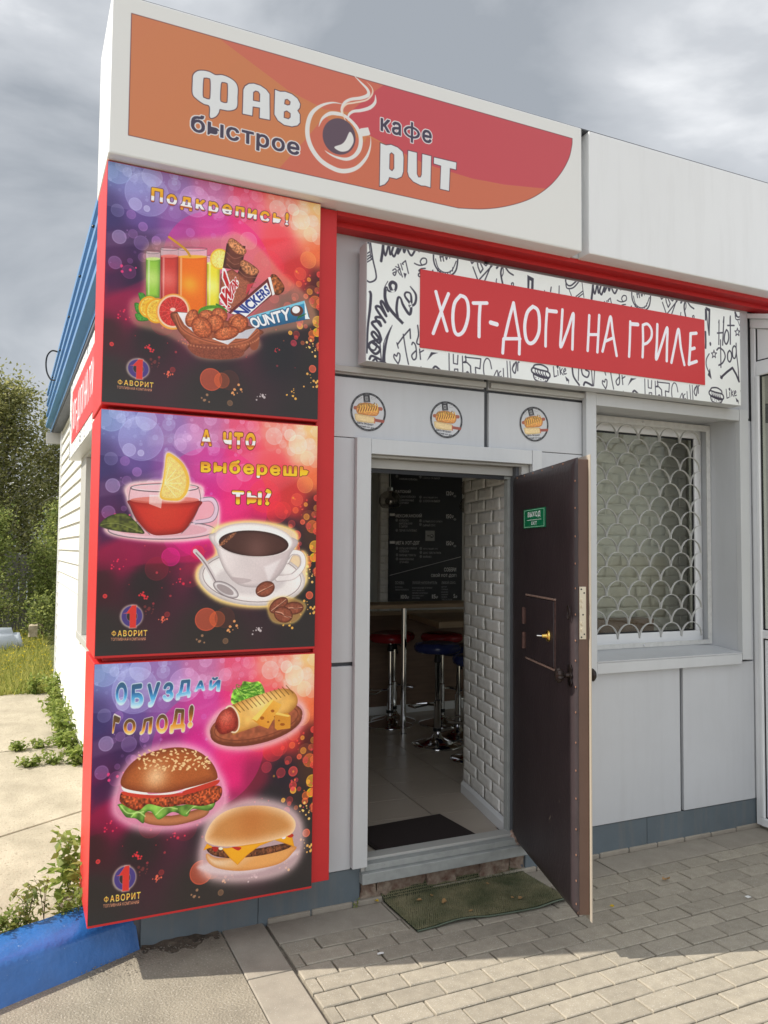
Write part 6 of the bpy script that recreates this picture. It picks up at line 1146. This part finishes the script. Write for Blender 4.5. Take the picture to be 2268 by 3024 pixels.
# padded leatherette: soft sheet with dents at the nails and a slight belly
nu, nz_ = 36, 70; U, Zg = np.meshgrid(np.linspace(0, LW-.002, nu), np.linspace(ZB-.002, ZT, nz_)); ed = np.minimum(np.minimum(U, LW-.002-U), np.minimum(Zg-ZB+.002, ZT-Zg))
Wd = -.014*np.clip(ed/.035, 0, 1)**.5-.002*np.sin(U*11+Zg*3)*np.sin(Zg*5)*np.clip(ed/.1, 0, 1)+.012
nails = [(LW-.012, z) for z in (1.89, 1.78, 1.665, 1.555, 1.455, 1.35, 1.245, 1.165, 1.06, .96, .84, .73, .62, .50, .40, .30, .21)]+[(u, ZT-.012) for u in (.08, .20, .33, .46, .60, .73)]
for (a, b_) in nails: Wd += .004*np.exp(-((U-a)**2+(Zg-b_)**2)/.012**2)
V = np.stack([HG[0]+dd[0]*U+dn[0]*Wd, HG[1]+dd[1]*U+dn[1]*Wd, Zg], -1).reshape(-1, 3); i = np.arange((nz_-1)*nu).reshape(nz_-1, nu)[:, :-1].ravel(); lea = mesh_np('padding', V, np.stack([i, i+1, i+nu+1, i+nu], 1), M['leather'], door, smooth=True)
md = lea.modifiers.new('solid', 'SOLIDIFY'); md.thickness = .003; md.offset = -1
MB().box(-.005, LW+.012, .0585, .064, ZB-.02, ZT+.012, T=DT).build('outer_sheet', M['dmetal'], door, bevel=.001)
nm_ = None
for (a, b_) in nails:
    n1_ = MB().lathe([(.0045, 0), (.004, .002), (.0015, .003)], 8, T=lambda p, q, r, a=a, b_=b_: DT(a+p, .006-r, b_+q)); n1_.build('nail', M['nail'], door)
def on(name, m, *a, bevel=0, **k): return MB().box(*a, T=DT).build(name, m, door, bevel=bevel)
# hatch over the lock: rim lines, worn edges, hinges
hx0, hx1, hz0, hz1 = .262, .655, 1.100, 1.392
on('hatch', M['leather'], hx0+.004, hx1-.004, -.010, .004, hz0+.004, hz1-.004, bevel=.004)
for k, a in enumerate(((hx0-.004, hx1+.004, hz1, hz1+.008), (hx0-.004, hx1+.004, hz0-.008, hz0), (hx0-.004, hx0, hz0, hz1), (hx1, hx1+.004, hz0, hz1))): on('hatch_rim', M['rubbed'] if k < 2 else M['rust'], a[0], a[1], -.009 if k < 2 else -.006, .0, a[2], a[3], bevel=.001)
for z in (1.256, 1.138): MB().tube([DT(.238, -.010, z), DT(.238, -.010, z+.078)], .0085, 10).box(.222, .262, -.008, -.002, z+.002, z+.076, T=DT).build('hatch_hinge', M['rust'], door)
MB().lathe([(.026, 0), (.026, .004), (.020, .010), (.010, .014), (.008, .03), (.004, .032)], 24, T=lambda p, q, r: DT(.592+p, -.010-r, 1.235+q)).build('key_escutcheon', M['brass'], door, smooth=True)
MB().tube([DT(.592, -.04, 1.235), DT(.588, -.062, 1.236)], .003, 8).build('key', M['chrome'], door)
MB().prism([(-.012, -.040), (.008, -.046), (.022, -.03), (.016, -.012), (.024, 0), (.016, .012), (.022, .03), (.008, .046), (-.012, .040), (-.02, .015), (-.016, 0), (-.02, -.015)], 0, .006, 1, T=lambda p, w, q: DT(.832+p, -.0025-w, 1.102+q)).build('handle_rose', M['bronze'], door, bevel=.002)
kn = MB(); prf = [(.010, .004), (.009, .02), (.012, .028), (.024, .036), (.030, .048), (.026, .058), (.012, .064), (.002, .065)]; nn = 24; Vk = []
for r, h in prf:
    for k in range(nn): rr = r*(1+(.06 if k % 2 else -.06)*(1 if h > .03 else 0)); t = 2*math.pi*k/nn; Vk.append(DT(.832+rr*math.cos(t), -.004-h, 1.102+rr*math.sin(t)))
kn.add(Vk, [(i*nn+k, i*nn+(k+1) % nn, (i+1)*nn+(k+1) % nn, (i+1)*nn+k) for i in range(len(prf)-1) for k in range(nn)]+[tuple((len(prf)-1)*nn+k for k in range(nn))]).build('knob', M['bronze'], door)
MB().lathe([(.010, .0), (.009, .01), (.022, .018), (.027, .028), (.018, .038), (.002, .040)], 20, T=lambda p, q, r: DT(.832+p, .064+r, 1.102+q)).build('knob', M['bronze'], door, smooth=True)
MB().tube([DT(.840+.012*math.cos(t), -.012-.004*abs(math.sin(t)), 1.357+.028*math.sin(t)) for t in np.linspace(0, 2*math.pi, 14, endpoint=False)], .003, 6, closed=True).build('latch_ring', M['bronze'], door)
lp = MB().prism([(.018, 1.252), (.046, 1.252), (.046, 1.462), (.018, 1.462)], LW-.003, LW-.0005, 0, T=DT); lpo = lp.build('lock_plate', M['lock'], door, bevel=.0005)
for z in (1.29, 1.315, 1.385, 1.408): MB().lathe([(.0085, 0), (.0085, .006), (.005, .006)], 14, T=lambda p, q, r, z=z: DT(LW-.0005+r, .032+p, z+q)).build('bolt', M['lock'], door)
for w, z in ((.026, 1.452), (.038, 1.437), (.038, 1.272), (.026, 1.26), (.033, 1.35)): MB().lathe([(.0035, 0), (.0035, .0008)], 8, T=lambda p, q, r, w=w, z=z: DT(LW-.0003+r, w+p, z+q)).build('screw', M['black'], door)
for (u, z, s_) in ((.58, .42, .030), (.70, .55, .01), (.30, .62, .008), (.62, .30, .012)):
    MB().add([DT(u, -.0035, z), DT(u+s_*.3, -.0038, z+s_*.5), DT(u+s_*.5, -.0035, z+s_*1.6), DT(u-s_*.1, -.0036, z+s_*.8)], [(0, 1, 2, 3)]).build('torn_spot', mat('torn_lining', (.28, .23, .18), .9), door)
ex = thing('exit_sign', DT(.378, -.004, 1.758), 'small green exit sign stuck on the open brown door', 'sign')
MB().box(.222, .536, -.0055, -.0022, 1.713, 1.803, T=DT).build('plate', mat('exit_green', (.01, .17, .08), .4), ex)
panel([DT(.222, -.0061, 1.713), DT(.536, -.0061, 1.713), DT(.536, -.0061, 1.803), DT(.222, -.0061, 1.803)]).build('print', imat('exit_print', exit_art().image('exit_print', 1.25), .35), ex)
# ------------------------------------------------------------------ mats
mt = thing('entrance_mat', (.47, .28, .163), 'dark brown rubber door mat lying on the tiles just inside the door', 'doormat')
a_ = .06; MT = lambda x, y, z: (.47+(x)*math.cos(a_)-y*math.sin(a_), .285+x*math.sin(a_)+y*math.cos(a_), z)
MB().box(-.275, .275, -.19, .19, .1635, .171, T=MT).build('border', M['rubber'], mt, bevel=.003); MB().box(-.26, .26, -.175, .175, .1712, .175, T=MT).build('pile', mat('mat_pile', (.022, .013, .012), .95, var=.5, vs=160, bump=.003, bs=500), mt, bevel=.002)
gm_ = thing('turf_mat', (.56, -.16, .0), 'worn green plastic turf mat with wavy front edge outside the threshold', 'doormat')
def gz(u, v):                                        # u along x 0..1, v from back 0 to front 1
    x = .165+.775*u+.01*(v-.5); y = .03-.372*v+.014*math.sin(u*5.2+.6)*v+.015*(1-v)*u; z = .008+.035*max(0, .12-v)/.12+.010*max(0, math.sin(u*9.5-1.1))*v*v; return x, y, z
V = []; 
for lay in (0, 1):
    for j in range(21):
        for i in range(41): x, y, z = gz(i/40, j/20); V.append((x, y, z-.004*lay))
V = np.array(V); i = np.arange(20*41).reshape(20, 41)[:, :-1].ravel(); Ft = np.stack([i, i+1, i+42, i+41], 1); Fb = Ft[:, ::-1]+861; e_ = [(k, k+1, k+862, k+861) for k in range(820, 860)]; Fm = np.concatenate([Ft[:, ::-1], Fb[:, ::-1], np.array(e_)])
mesh_np('backing', V, Fm, mat('turf_backing', (.022, .03, .014), .8, var=.3, vs=30), gm_)
V = []; F = []
for j in range(36):
    for i in range(76):
        u = (i+.5+.5*(j % 2))/77+RG.uniform(-.0012, .0012); v = (j+.6)/37+RG.uniform(-.002, .002); x, y, z = gz(u, v); wear = .55+.45*min(1, math.hypot((u-.45)*1.6, (v-.55)*1.2)+.25)
        for q in range(3):
            a_ = q*2.1+RG.random(); k = len(V); w = .0042; h = .0095*wear*RG.uniform(.75, 1.15); ox, oy = .0026*math.cos(a_), .0026*math.sin(a_)
            V += [(x+ox-w*.6, y+oy-w*.5, z), (x+ox+w*.6, y+oy-w*.5, z), (x+ox, y+oy+w*.6, z), (x+ox*2.2, y+oy*2.2, z+h)]; F += [(k, k+1, k+3), (k+1, k+2, k+3), (k+2, k, k+3)]
bt = MB(); bt.v = V; bt.f = [tuple(dict.fromkeys(f)) for f in F]; stuff(bt.build('turf_bristles', M['grass'], gm_))
MB().tube([tuple(np.array(gz(i/40, 1.0))+np.array((0, -.002, .001))) for i in range(41)], .003, 6).build('edge_binding', mat('turf_edge', (.10, .13, .09), .6), gm_)
# ------------------------------------------------------------------ fallen leaves and litter
def leafobj(x, y, z, s_, rz, m, label, seed, cat='leaf'):
    r = random.Random(seed); sh = [(0, -.5), (.22, -.25), (.30, .05), (.16, .35), (0, .55), (-.2, .3), (-.28, .0), (-.18, -.3)]; V = []
    for (a, b_) in sh: V.append((a*s_*math.cos(rz)-b_*s_*math.sin(rz), a*s_*math.sin(rz)+b_*s_*math.cos(rz), s_*(.08+r.uniform(0, .28))))
    V.append((0, 0, .04*s_)); o = MB().add(V, [(i, (i+1) % 8, 8) for i in range(8)]).build('fallen_leaf', m); o.location = (x, y, z)
    return tag(o, label, cat, 'fallen dry leaves')
DL = 'small dry brown leaf lying on the green turf mat'
for k, (x, y, s_, m, lb) in enumerate([(.376, -.08, .026, 'dryleaf', 'orange dry leaf left of centre on the green turf mat'), (.30, -.10, .03, 'dryleaf', 'curled grey brown leaf nearest the left edge of the turf mat'), (.395, -.165, .042, 'dryleaf', 'largest curled brown leaf in the middle of the turf mat'), (.684, -.075, .026, 'dryleaf', 'yellowish leaf near the back of the turf mat by the threshold'), (.735, -.265, .034, 'dryleaf', 'pointed tan leaf near the right front of the turf mat'), (.705, -.245, .018, 'dryleaf', 'tiny tan leaf beside the pointed leaf on the turf mat'), (.46, -.285, .022, 'dryleaf', 'pale dry leaf close to the front edge of the turf mat')]):
    leafobj(x, y, .016, s_, k*1.3, M[m], lb, k)
leafobj(.128, -.005, .006, .034, .4, M['yleaf'], 'bright yellow leaf on the paving left of the turf mat', 21); leafobj(1.528, -.357, .004, .045, 1.4, M['dryleaf'], 'reddish brown leaf lying alone on the pavers right of the door', 22); leafobj(1.081, -.479, .004, .025, .9, M['yleaf'], 'small ochre leaf on the pavers beside the door bottom', 23)
o = MB().add([(-.012, -.010, .002), (.013, -.009, .003), (.012, .010, .004), (-.011, .011, .003)], [(0, 1, 2, 3)]).build('paper_scrap', mat('paper_scrap', (.75, .75, .72), .8)); o.location = (1.735, -.657, .003); tag(o, 'small square white paper scrap on the pavers at the right', 'litter')
o = MB().add([(-.014, -.005, .002), (.012, -.008, .003), (.016, .003, .003), (.0, .007, .004), (-.012, .004, .003)], [(0, 1, 2, 3, 4)]).build('chewed_scrap', mat('paper_scrap', (.75, .75, .72), .8)); o.location = (-.045, -.43, .003); tag(o, 'flat pale scrap on the paving in front of the pylon', 'litter')
# ------------------------------------------------------------------ glazed porch at the right edge
gp = thing('glazed_porch', (2.6, 0, 0), 'white framed glazed entrance porch with sloping top at the right edge', 'porch')
tz = lambda y: 3.022+.28*y; XL = 2.58
def wing(x0, x1):
    f = MB(); Yf = -1.15
    f.prism([(.0, tz(0)), (Yf, tz(Yf)), (Yf, tz(Yf)-.056), (.0, tz(0)-.056)], x0, x1, 0)                                   # sloping header
    f.prism([(.0, .02), (.0, tz(0)-.057), (-.034, tz(-.034)-.057), (-.034, .02)], x0+.002, x1-.002, 0)
    f.prism([(Yf+.05, .02), (Yf+.05, tz(Yf+.05)-.057), (Yf, tz(Yf)-.057), (Yf, .02)], x0+.002, x1-.002, 0)
    o = f.build('frame', M['pvc'], gp, bevel=.004)
    g = MB(); g.prism([(-.035, 2.665), (Yf+.05, 2.665), (Yf+.05, 2.752), (-.035, 2.752)], x0+.003, x1-.003, 0); g.prism([(-.035, .02), (Yf+.05, .02), (Yf+.05, .067), (-.035, .067)], x0-.004, x1-.003, 0); g.prism([(-.035, 1.105), (Yf+.05, 1.105), (Yf+.05, 1.155), (-.035, 1.155)], x0+.002, x1-.003, 0)
    g.prism([(-.0345, .0675), (-.0345, 2.6645), (-.058, 2.6645), (-.058, .0675)], x0-.004, x1-.003, 0); g.build('sash', M['pvc'], gp, bevel=.005)
    k = MB()
    for a in ((-.0585, -.066, 1.156, 2.664), (-.0585, -.066, .068, 1.104)): k.prism([(a[0], a[2]), (a[1], a[2]), (a[1], a[3]), (a[0], a[3])], x0+.010, x0+.02, 0)
    for z in (1.156, 2.656, .068, 1.097): k.prism([(-.066, z), (Yf+.05, z), (Yf+.05, z+.007), (-.066, z+.007)], x0+.010, x0+.02, 0)
    k.prism([(-.036, 2.7525), (-.036, tz(-.036)-.06), (-.043, tz(-.043)-.06), (-.043, 2.7525)], x0+.010, x0+.02, 0); k.prism([(-.0435, 2.7525), (Yf+.05, 2.7525), (Yf+.05, 2.76), (-.0435, 2.76)], x0+.010, x0+.02, 0)
    k.build('gasket', M['gasket'], gp)
    MB().prism([(-.066, 1.163), (Yf+.05, 1.163), (Yf+.05, 2.656), (-.066, 2.656)], x0+.014, x0+.018, 0).build('pane', M['glass'], gp)
    MB().prism([(-.066, .075), (Yf+.05, .075), (Yf+.05, 1.097), (-.066, 1.097)], x0+.013, x0+.03, 0).build('lower_panel', M['pvc'], gp)
    MB().prism([(-.0435, 2.76), (Yf+.05, 2.76), (Yf+.05, tz(Yf)-.06), (-.0435, tz(-.04)-.06)], x0+.013, x0+.03, 0).build('upper_panel', M['pvc'], gp)
wing(2.58, 2.64); wing(3.9, 3.96)
MB().prism([(.0, tz(0)+.001), (-1.2, tz(-1.2)+.001), (-1.2, tz(-1.2)+.03), (.0, tz(0)+.03)], 2.56, 3.98, 0).build('roof', M['pvc'], gp, bevel=.002)
box('lintel', M['pvc'], gp, 2.641, 3.899, -1.149, -1.10, 2.60, tz(-1.12)-.06); 
# ------------------------------------------------------------------ black cable loop over the eave
cb = [(-1.10+K*4.0-.02+dx, 4.0+dy, 3.10+dz) for dx, dy, dz in ((.05, .0, .20), (.0, .02, .21), (-.035, .04, .17), (-.045, .05, .10), (-.035, .04, .02), (-.005, .02, -.04), (.03, 0, -.05))]
o = MB().tube([tuple(p) for p in np.array([smooth([(a, c_) for a, b_, c_ in cb], False, 6)[:, 0], np.interp(np.linspace(0, 1, 37), np.linspace(0, 1, 7), [b_ for a, b_, c_ in cb]), smooth([(a, c_) for a, b_, c_ in cb], False, 6)[:, 1]]).T], .007, 6).build('cable_loop', M['black']); tag(o, 'black cable loop sticking out over the blue side eave', 'cable')
# ------------------------------------------------------------------ vegetation
def leafmesh(name, C, S_, m, parent=None, up=.35, asp=.5, seed=0, fold=.15):
    r = np.random.RandomState(seed); n = len(C); D = r.normal(size=(n, 3)); D[:, 2] *= .6; D /= np.linalg.norm(D, axis=1)[:, None]
    U_ = r.normal(size=(n, 3)); U_[:, 2] += up*3; Sd = np.cross(D, U_); Sd /= np.linalg.norm(Sd, axis=1)[:, None]; Nn = np.cross(Sd, D); S_ = (S_*r.uniform(.6, 1.25, n))[:, None]
    V = np.stack([C-D*S_*.5, C+Sd*S_*asp*.5+Nn*S_*fold, C+D*S_*.5, C-Sd*S_*asp*.5+Nn*S_*fold], 1).reshape(-1, 3); return mesh_np(name, V, np.arange(4*n).reshape(n, 4), m, parent)
def branchy(base, H, spread, n, rnd, lean=(0, 0)):
    """list of polylines: trunk plus ascending limbs"""
    out = []; top = Vector(base)+Vector((lean[0], lean[1], H)); tr = [Vector(base).lerp(top, t)+Vector((rnd.gauss(0, .03), rnd.gauss(0, .03), 0))*min(1, t*4) for t in np.linspace(0, 1, 9)]; out.append(tr)
    for i in range(n):
        t = rnd.uniform(.12, .95); p = Vector(base).lerp(top, t); a = rnd.uniform(0, 6.28); L = spread*(1-t*.72)*rnd.uniform(.6, 1.15); d = Vector((math.cos(a), math.sin(a), rnd.uniform(.35, 1.1))); q = [p]
        for k in range(5): d = (d+Vector((rnd.gauss(0, .18), rnd.gauss(0, .18), rnd.gauss(.05, .12)))).normalized(); q.append(q[-1]+d*L/5)
        out.append(q)
    return out
def tree(loc, H, spread, nb, nl, ls, label, seed, lm='leafbirch', bm='birch', sig=.22, r0=.09, low=.1, cat='tree', name='birch_tree', group='trees behind the board fence'):
    rnd = random.Random(seed); r = np.random.RandomState(seed); t = thing(name, loc, label, cat, group); L = branchy(loc, H, spread, nb, rnd); tb_ = MB()
    tb_.tube(L[0], [r0*(1-.85*k/8) for k in range(9)], 8)
    for q in L[1:]: tb_.tube(q, [r0*.3, r0*.22, r0*.16, r0*.1, r0*.06, r0*.03], 5)
    tb_.build('trunk', M[bm], t); C = []
    for i in range(nl):
        q = L[0][3:] if rnd.random() < .07 else L[1+rnd.randrange(len(L)-1)]; k = min(int(rnd.random()**.7*(len(q)-1)), len(q)-2); f = rnd.random(); p = q[k].lerp(q[k+1], f); s_ = sig*(1.1-.5*(k/len(q))); C.append((p.x+rnd.gauss(0, s_), p.y+rnd.gauss(0, s_), p.z+rnd.gauss(0, s_)-.06*abs(rnd.gauss(0, 1))))
    C = np.array(C); C = C[C[:, 2] > loc[2]+low]; leafmesh('crown', C, ls, M[lm], t, seed=seed); return t
tree((-1.75, 14.0, .1), 4.75, 1.9, 120, 22000, .085, 'tall birch with pale green crown beyond the left corner of the kiosk', 3)
tree((-.55, 14.6, .1), 4.3, 1.8, 80, 13000, .085, 'birch crown right beside the blue eave of the kiosk', 5)
tree((-3.6, 13.6, .1), 5.2, 2.0, 70, 12000, .09, 'birch standing further left beyond the meadow', 6); tree((-6.5, 15, .1), 6.0, 2.3, 70, 11000, .10, 'leftmost birch beyond the meadow fence', 7)
for k, (x, y, h, sp, nl, lb) in enumerate(((-1.0, 10.9, 1.6, .6, 3600, 'twiggy green shrub in front of the fence next to the kiosk corner'), (-1.75, 11.0, 2.1, .9, 5200, 'dense dark shrub behind the upturned grey trough'), (-2.9, 10.8, 1.8, .9, 3600, 'wide shrub to the left of the grey trough'), (-.75, 11.4, 2.3, 1., 4200, 'tall shrub against the fence behind the kiosk corner'), (-1.02, 10.1, .7, .35, 1200, 'low yellowish shrub standing in the meadow grass'))):
    tree((x, y, .1), h, sp, 46, nl, .06, lb, 40+k, lm='leafbush', bm='twig', sig=.11, r0=.03, low=.02, cat='shrub', name='shrub', group='shrubs along the fence')
fe = thing('board_fence', (-3, 11.9, .1), 'weathered grey upright board fence behind the shrubs', 'fence'); bmesh_ = MB().box(-.055, .055, -.01, .01, 0, 1.42); me = bpy.data.meshes.new('board'); me.from_pydata(bmesh_.v, [], bmesh_.f); me.materials.append(M['board'])
for i in range(64): inst('board', me, (-7.4+i*.122, 11.9+RG.uniform(-.01, .01), .08), fe, rot=(0, RG.uniform(-.02, .02), 0), scale=(1, 1, RG.uniform(.95, 1.05)))
for z in (.45, 1.2): box('rail', M['board'], fe, -7.5, .5, 11.92, 11.96, z, z+.06, bevel=0)
wh = thing('white_shed', (-1, 21, .1), 'pale corrugated shed glimpsed through the trees', 'shed'); MB().prism([(x_, 21+(.05 if i % 2 else 0)) for i, x_ in enumerate(np.arange(-5, 3, .25))]+[(3, 23), (-5, 23)], .1, 3.0, 2).build('wall', mat('pale_sheet', (.52, .56, .60), .5), wh); MB().prism([(20.8, 3.0), (23.2, 3.0), (22, 3.6)], -5.2, 3.2, 0).build('roof', M['trim2'], wh)
# upturned grey trough and a beige block
tr = thing('upturned_trough', (-2.0, 10.2, .1), 'pale grey upturned metal trough lying in the meadow at the left edge', 'trough'); b_m = bmesh.new(); bmesh.ops.create_cube(b_m, size=1)
for v in b_m.verts: v.co = Vector((v.co.x*(1.25 if v.co.z < 0 else 1.02), v.co.y*(.62 if v.co.z < 0 else .42), v.co.z*.34))
bmesh.ops.bevel(b_m, geom=b_m.edges[:]+b_m.verts[:], offset=.08, segments=4, affect='EDGES'); me = bpy.data.meshes.new('hull'); b_m.to_mesh(me); b_m.free(); me.materials.append(M['metalg']); me.polygons.foreach_set('use_smooth', [True]*len(me.polygons)); o = inst('hull', me, (-1.88, 9.0, .29), tr)
box('rim', mat('dark_rim', (.06, .07, .08), .5), tr, -2.49, -1.23, 8.66, 9.34, .08, .12, bevel=.01)
bb = rough_block('beige_block', M['beige'], None, -1.22, -1.11, 9.2, 9.36, .30, .47, .012, 4); tag(bb, 'weathered beige block lying right of the grey trough', 'block')
# meadow grass, flowers
n = 26000; r = np.random.RandomState(1); X = np.concatenate([r.uniform(-2.4, -.98, 19000), r.uniform(-7, -.98, 7000)]); Y = 5.35+5.9*r.rand(n)**1.15; Hh = r.uniform(.05, .17, n)*(1+.6*(r.rand(n) > .93)); A = r.uniform(0, 6.28, n); w = .0045+.0004*Y; ln = r.normal(0, .05, (n, 2))
P0 = np.stack([X-np.cos(A)*w, Y-np.sin(A)*w, np.full(n, .09)], 1); P1 = np.stack([X+np.cos(A)*w, Y+np.sin(A)*w, np.full(n, .09)], 1); P2 = np.stack([X+ln[:, 0]*.4+np.cos(A)*w*.7, Y+ln[:, 1]*.4, .09+Hh*.6], 1); P3 = np.stack([X+ln[:, 0]*.4-np.cos(A)*w*.7, Y+ln[:, 1]*.4, .09+Hh*.6], 1); P4 = np.stack([X+ln[:, 0], Y+ln[:, 1], .09+Hh], 1)
V = np.stack([P0, P1, P2, P3, P4], 1).reshape(-1, 3); bse = np.arange(n)*5; F = np.concatenate([np.stack([bse, bse+1, bse+2, bse+3], 1), np.stack([bse+3, bse+2, bse+4, bse+4], 1)])
bt = MB(); bt.v = V.tolist(); bt.f = [tuple(dict.fromkeys(f)) for f in F.tolist()]; tag(bt.build('meadow_grass', M['blade']), 'sunlit yellow green meadow grass behind the concrete apron', 'grass', kind='stuff')
nC = 9000; C = np.stack([np.concatenate([r.uniform(-2.4, -.98, 7000), r.uniform(-7, -.98, nC-7000)]), 5.35+5.9*r.rand(nC)**1.1, .11+r.rand(nC)*.07], 1); tag(leafmesh('meadow_herbs', C, .04, M['leafweed'], up=.8, seed=9), 'low broad leaved herbs growing between the meadow grass', 'plants', kind='stuff')
nF = 1100; C = np.stack([r.uniform(-2.6, -1.0, nF), 5.5+5.2*r.rand(nF), .19+.10*r.rand(nF)], 1); tag(leafmesh('meadow_flowers', C, .023, M['flower'], asp=1., up=1.5, seed=3), 'tiny yellow flowers scattered through the meadow', 'flowers', kind='stuff')
# weeds along the wall and in the slab joints; leafy plants behind the kerb
def weed(loc, h, rad, nl, ls, label, seed, stems=7, m='leafweed', group='weeds along the white side wall', flat=.6):
    rnd = random.Random(seed); t = thing('weed', loc, label, 'weed', group); tb_ = MB(); C = []
    for i in range(stems):
        a = rnd.uniform(0, 6.28); e_ = Vector((math.cos(a)*rad*rnd.uniform(.2, 1), math.sin(a)*rad*rnd.uniform(.2, 1), h*rnd.uniform(.4, 1))); p0 = Vector(loc); p1 = p0+Vector((e_.x*.4, e_.y*.4, e_.z*.7)); p2 = p0+e_
        tb_.tube([p0, p1, p2], [.0022, .0016, .0008], 4)
        for k in range(nl//stems): f = rnd.random(); p = p0.lerp(p1, f*2) if f < .5 else p1.lerp(p2, f*2-1); C.append((p.x+rnd.gauss(0, ls*.55), p.y+rnd.gauss(0, ls*.55), max(loc[2]+.004, p.z+rnd.gauss(0, ls*.4))))
    tb_.build('stems', M['twig'] if m != 'leafweed' else M['leafweed'], t); leafmesh('leaves', np.array(C), ls, M[m], t, up=flat, seed=seed); return t
ORD = ['first', 'second', 'third', 'fourth', 'fifth', 'sixth', 'seventh', 'eighth', 'ninth']; k = 0
for (x, y, h, rad, nl) in [(-1.03, 5.3, .22, .14, 220), (-1.06, 4.9, .24, .15, 240), (-1.02, 4.5, .20, .14, 220), (-1.05, 4.15, .18, .14, 200), (-1.04, 3.8, .20, .15, 240), (-1.03, 3.45, .20, .14, 240), (-1.05, 3.1, .20, .18, 300), (-1.02, 2.8, .16, .14, 220), (-.99, 2.45, .14, .12, 180), (-1.2, 5.35, .18, .15, 200)]:
    weed((x, y, .133), h, rad, int(nl*1.5), .046, ORD[k]+' leafy weed clump from the meadow at the foot of the white side wall' if k < 9 else 'leafy weed clump at the meadow edge, standing away from the white wall', 100+k); k += 1
for (x, y, rad, lb) in ((-1.22, 3.03, .14, 'flat weed spreading along the far slab joint next to the wall'), (-1.36, 2.99, .09, 'thin trailing weed at the left end of the far slab joint'), (-1.14, 2.52, .13, 'flat weed spreading out nearest the poster pylon side'), (-1.28, 2.5, .10, 'thin trailing weed further out on the concrete slab')):
    weed((x, y, .135), .06, rad, 150, .036, lb, 120+k, group=None); k += 1
for (x, y, h, rad, nl, ls, st, lb, m) in ((-1.16, .30, .26, .10, 150, .055, 8, 'broad leaved green plant between kerb and poster pylon', 'leafweed'), (-1.12, .12, .20, .07, 90, .05, 6, 'green plant pressed against the lowest poster box side', 'leafweed'), (-1.26, .10, .26, .05, 40, .028, 3, 'tall thin stemmed plant with tiny leaves behind the blue kerb', 'leafbush'), (-1.32, .08, .15, .07, 130, .03, 6, 'dry brown stemmed weed bush behind the blue kerb', 'leafbush'), (-1.42, .05, .10, .09, 190, .024, 8, 'low fine leaved weed at the left edge behind the kerb', 'leafweed'), (-1.36, .045, .06, .09, 150, .022, 8, 'creeping weed edging the top of the blue kerb', 'leafweed'), (-1.20, .09, .06, .06, 60, .03, 6, 'sparse small weed at the middle of the kerb top', 'leafweed'), (-1.7, -.10, .12, .12, 160, .03, 8, 'weed clump behind the kerb further left', 'leafweed')):
    weed((x, y, .14), h, rad, nl, ls, lb, 150+k, stems=st, m=m, group='plants growing behind the blue kerb'); k += 1
weed((.03, -.012, .0), .05, .03, 14, .010, 'tiny green sprout in the joint under the slate plinth', 200, stems=3, group=None)
# a tidy reading order for the objects: nothing hidden, nothing left over
for im in list(bpy.data.images):
    if im.users == 0: bpy.data.images.remove(im)
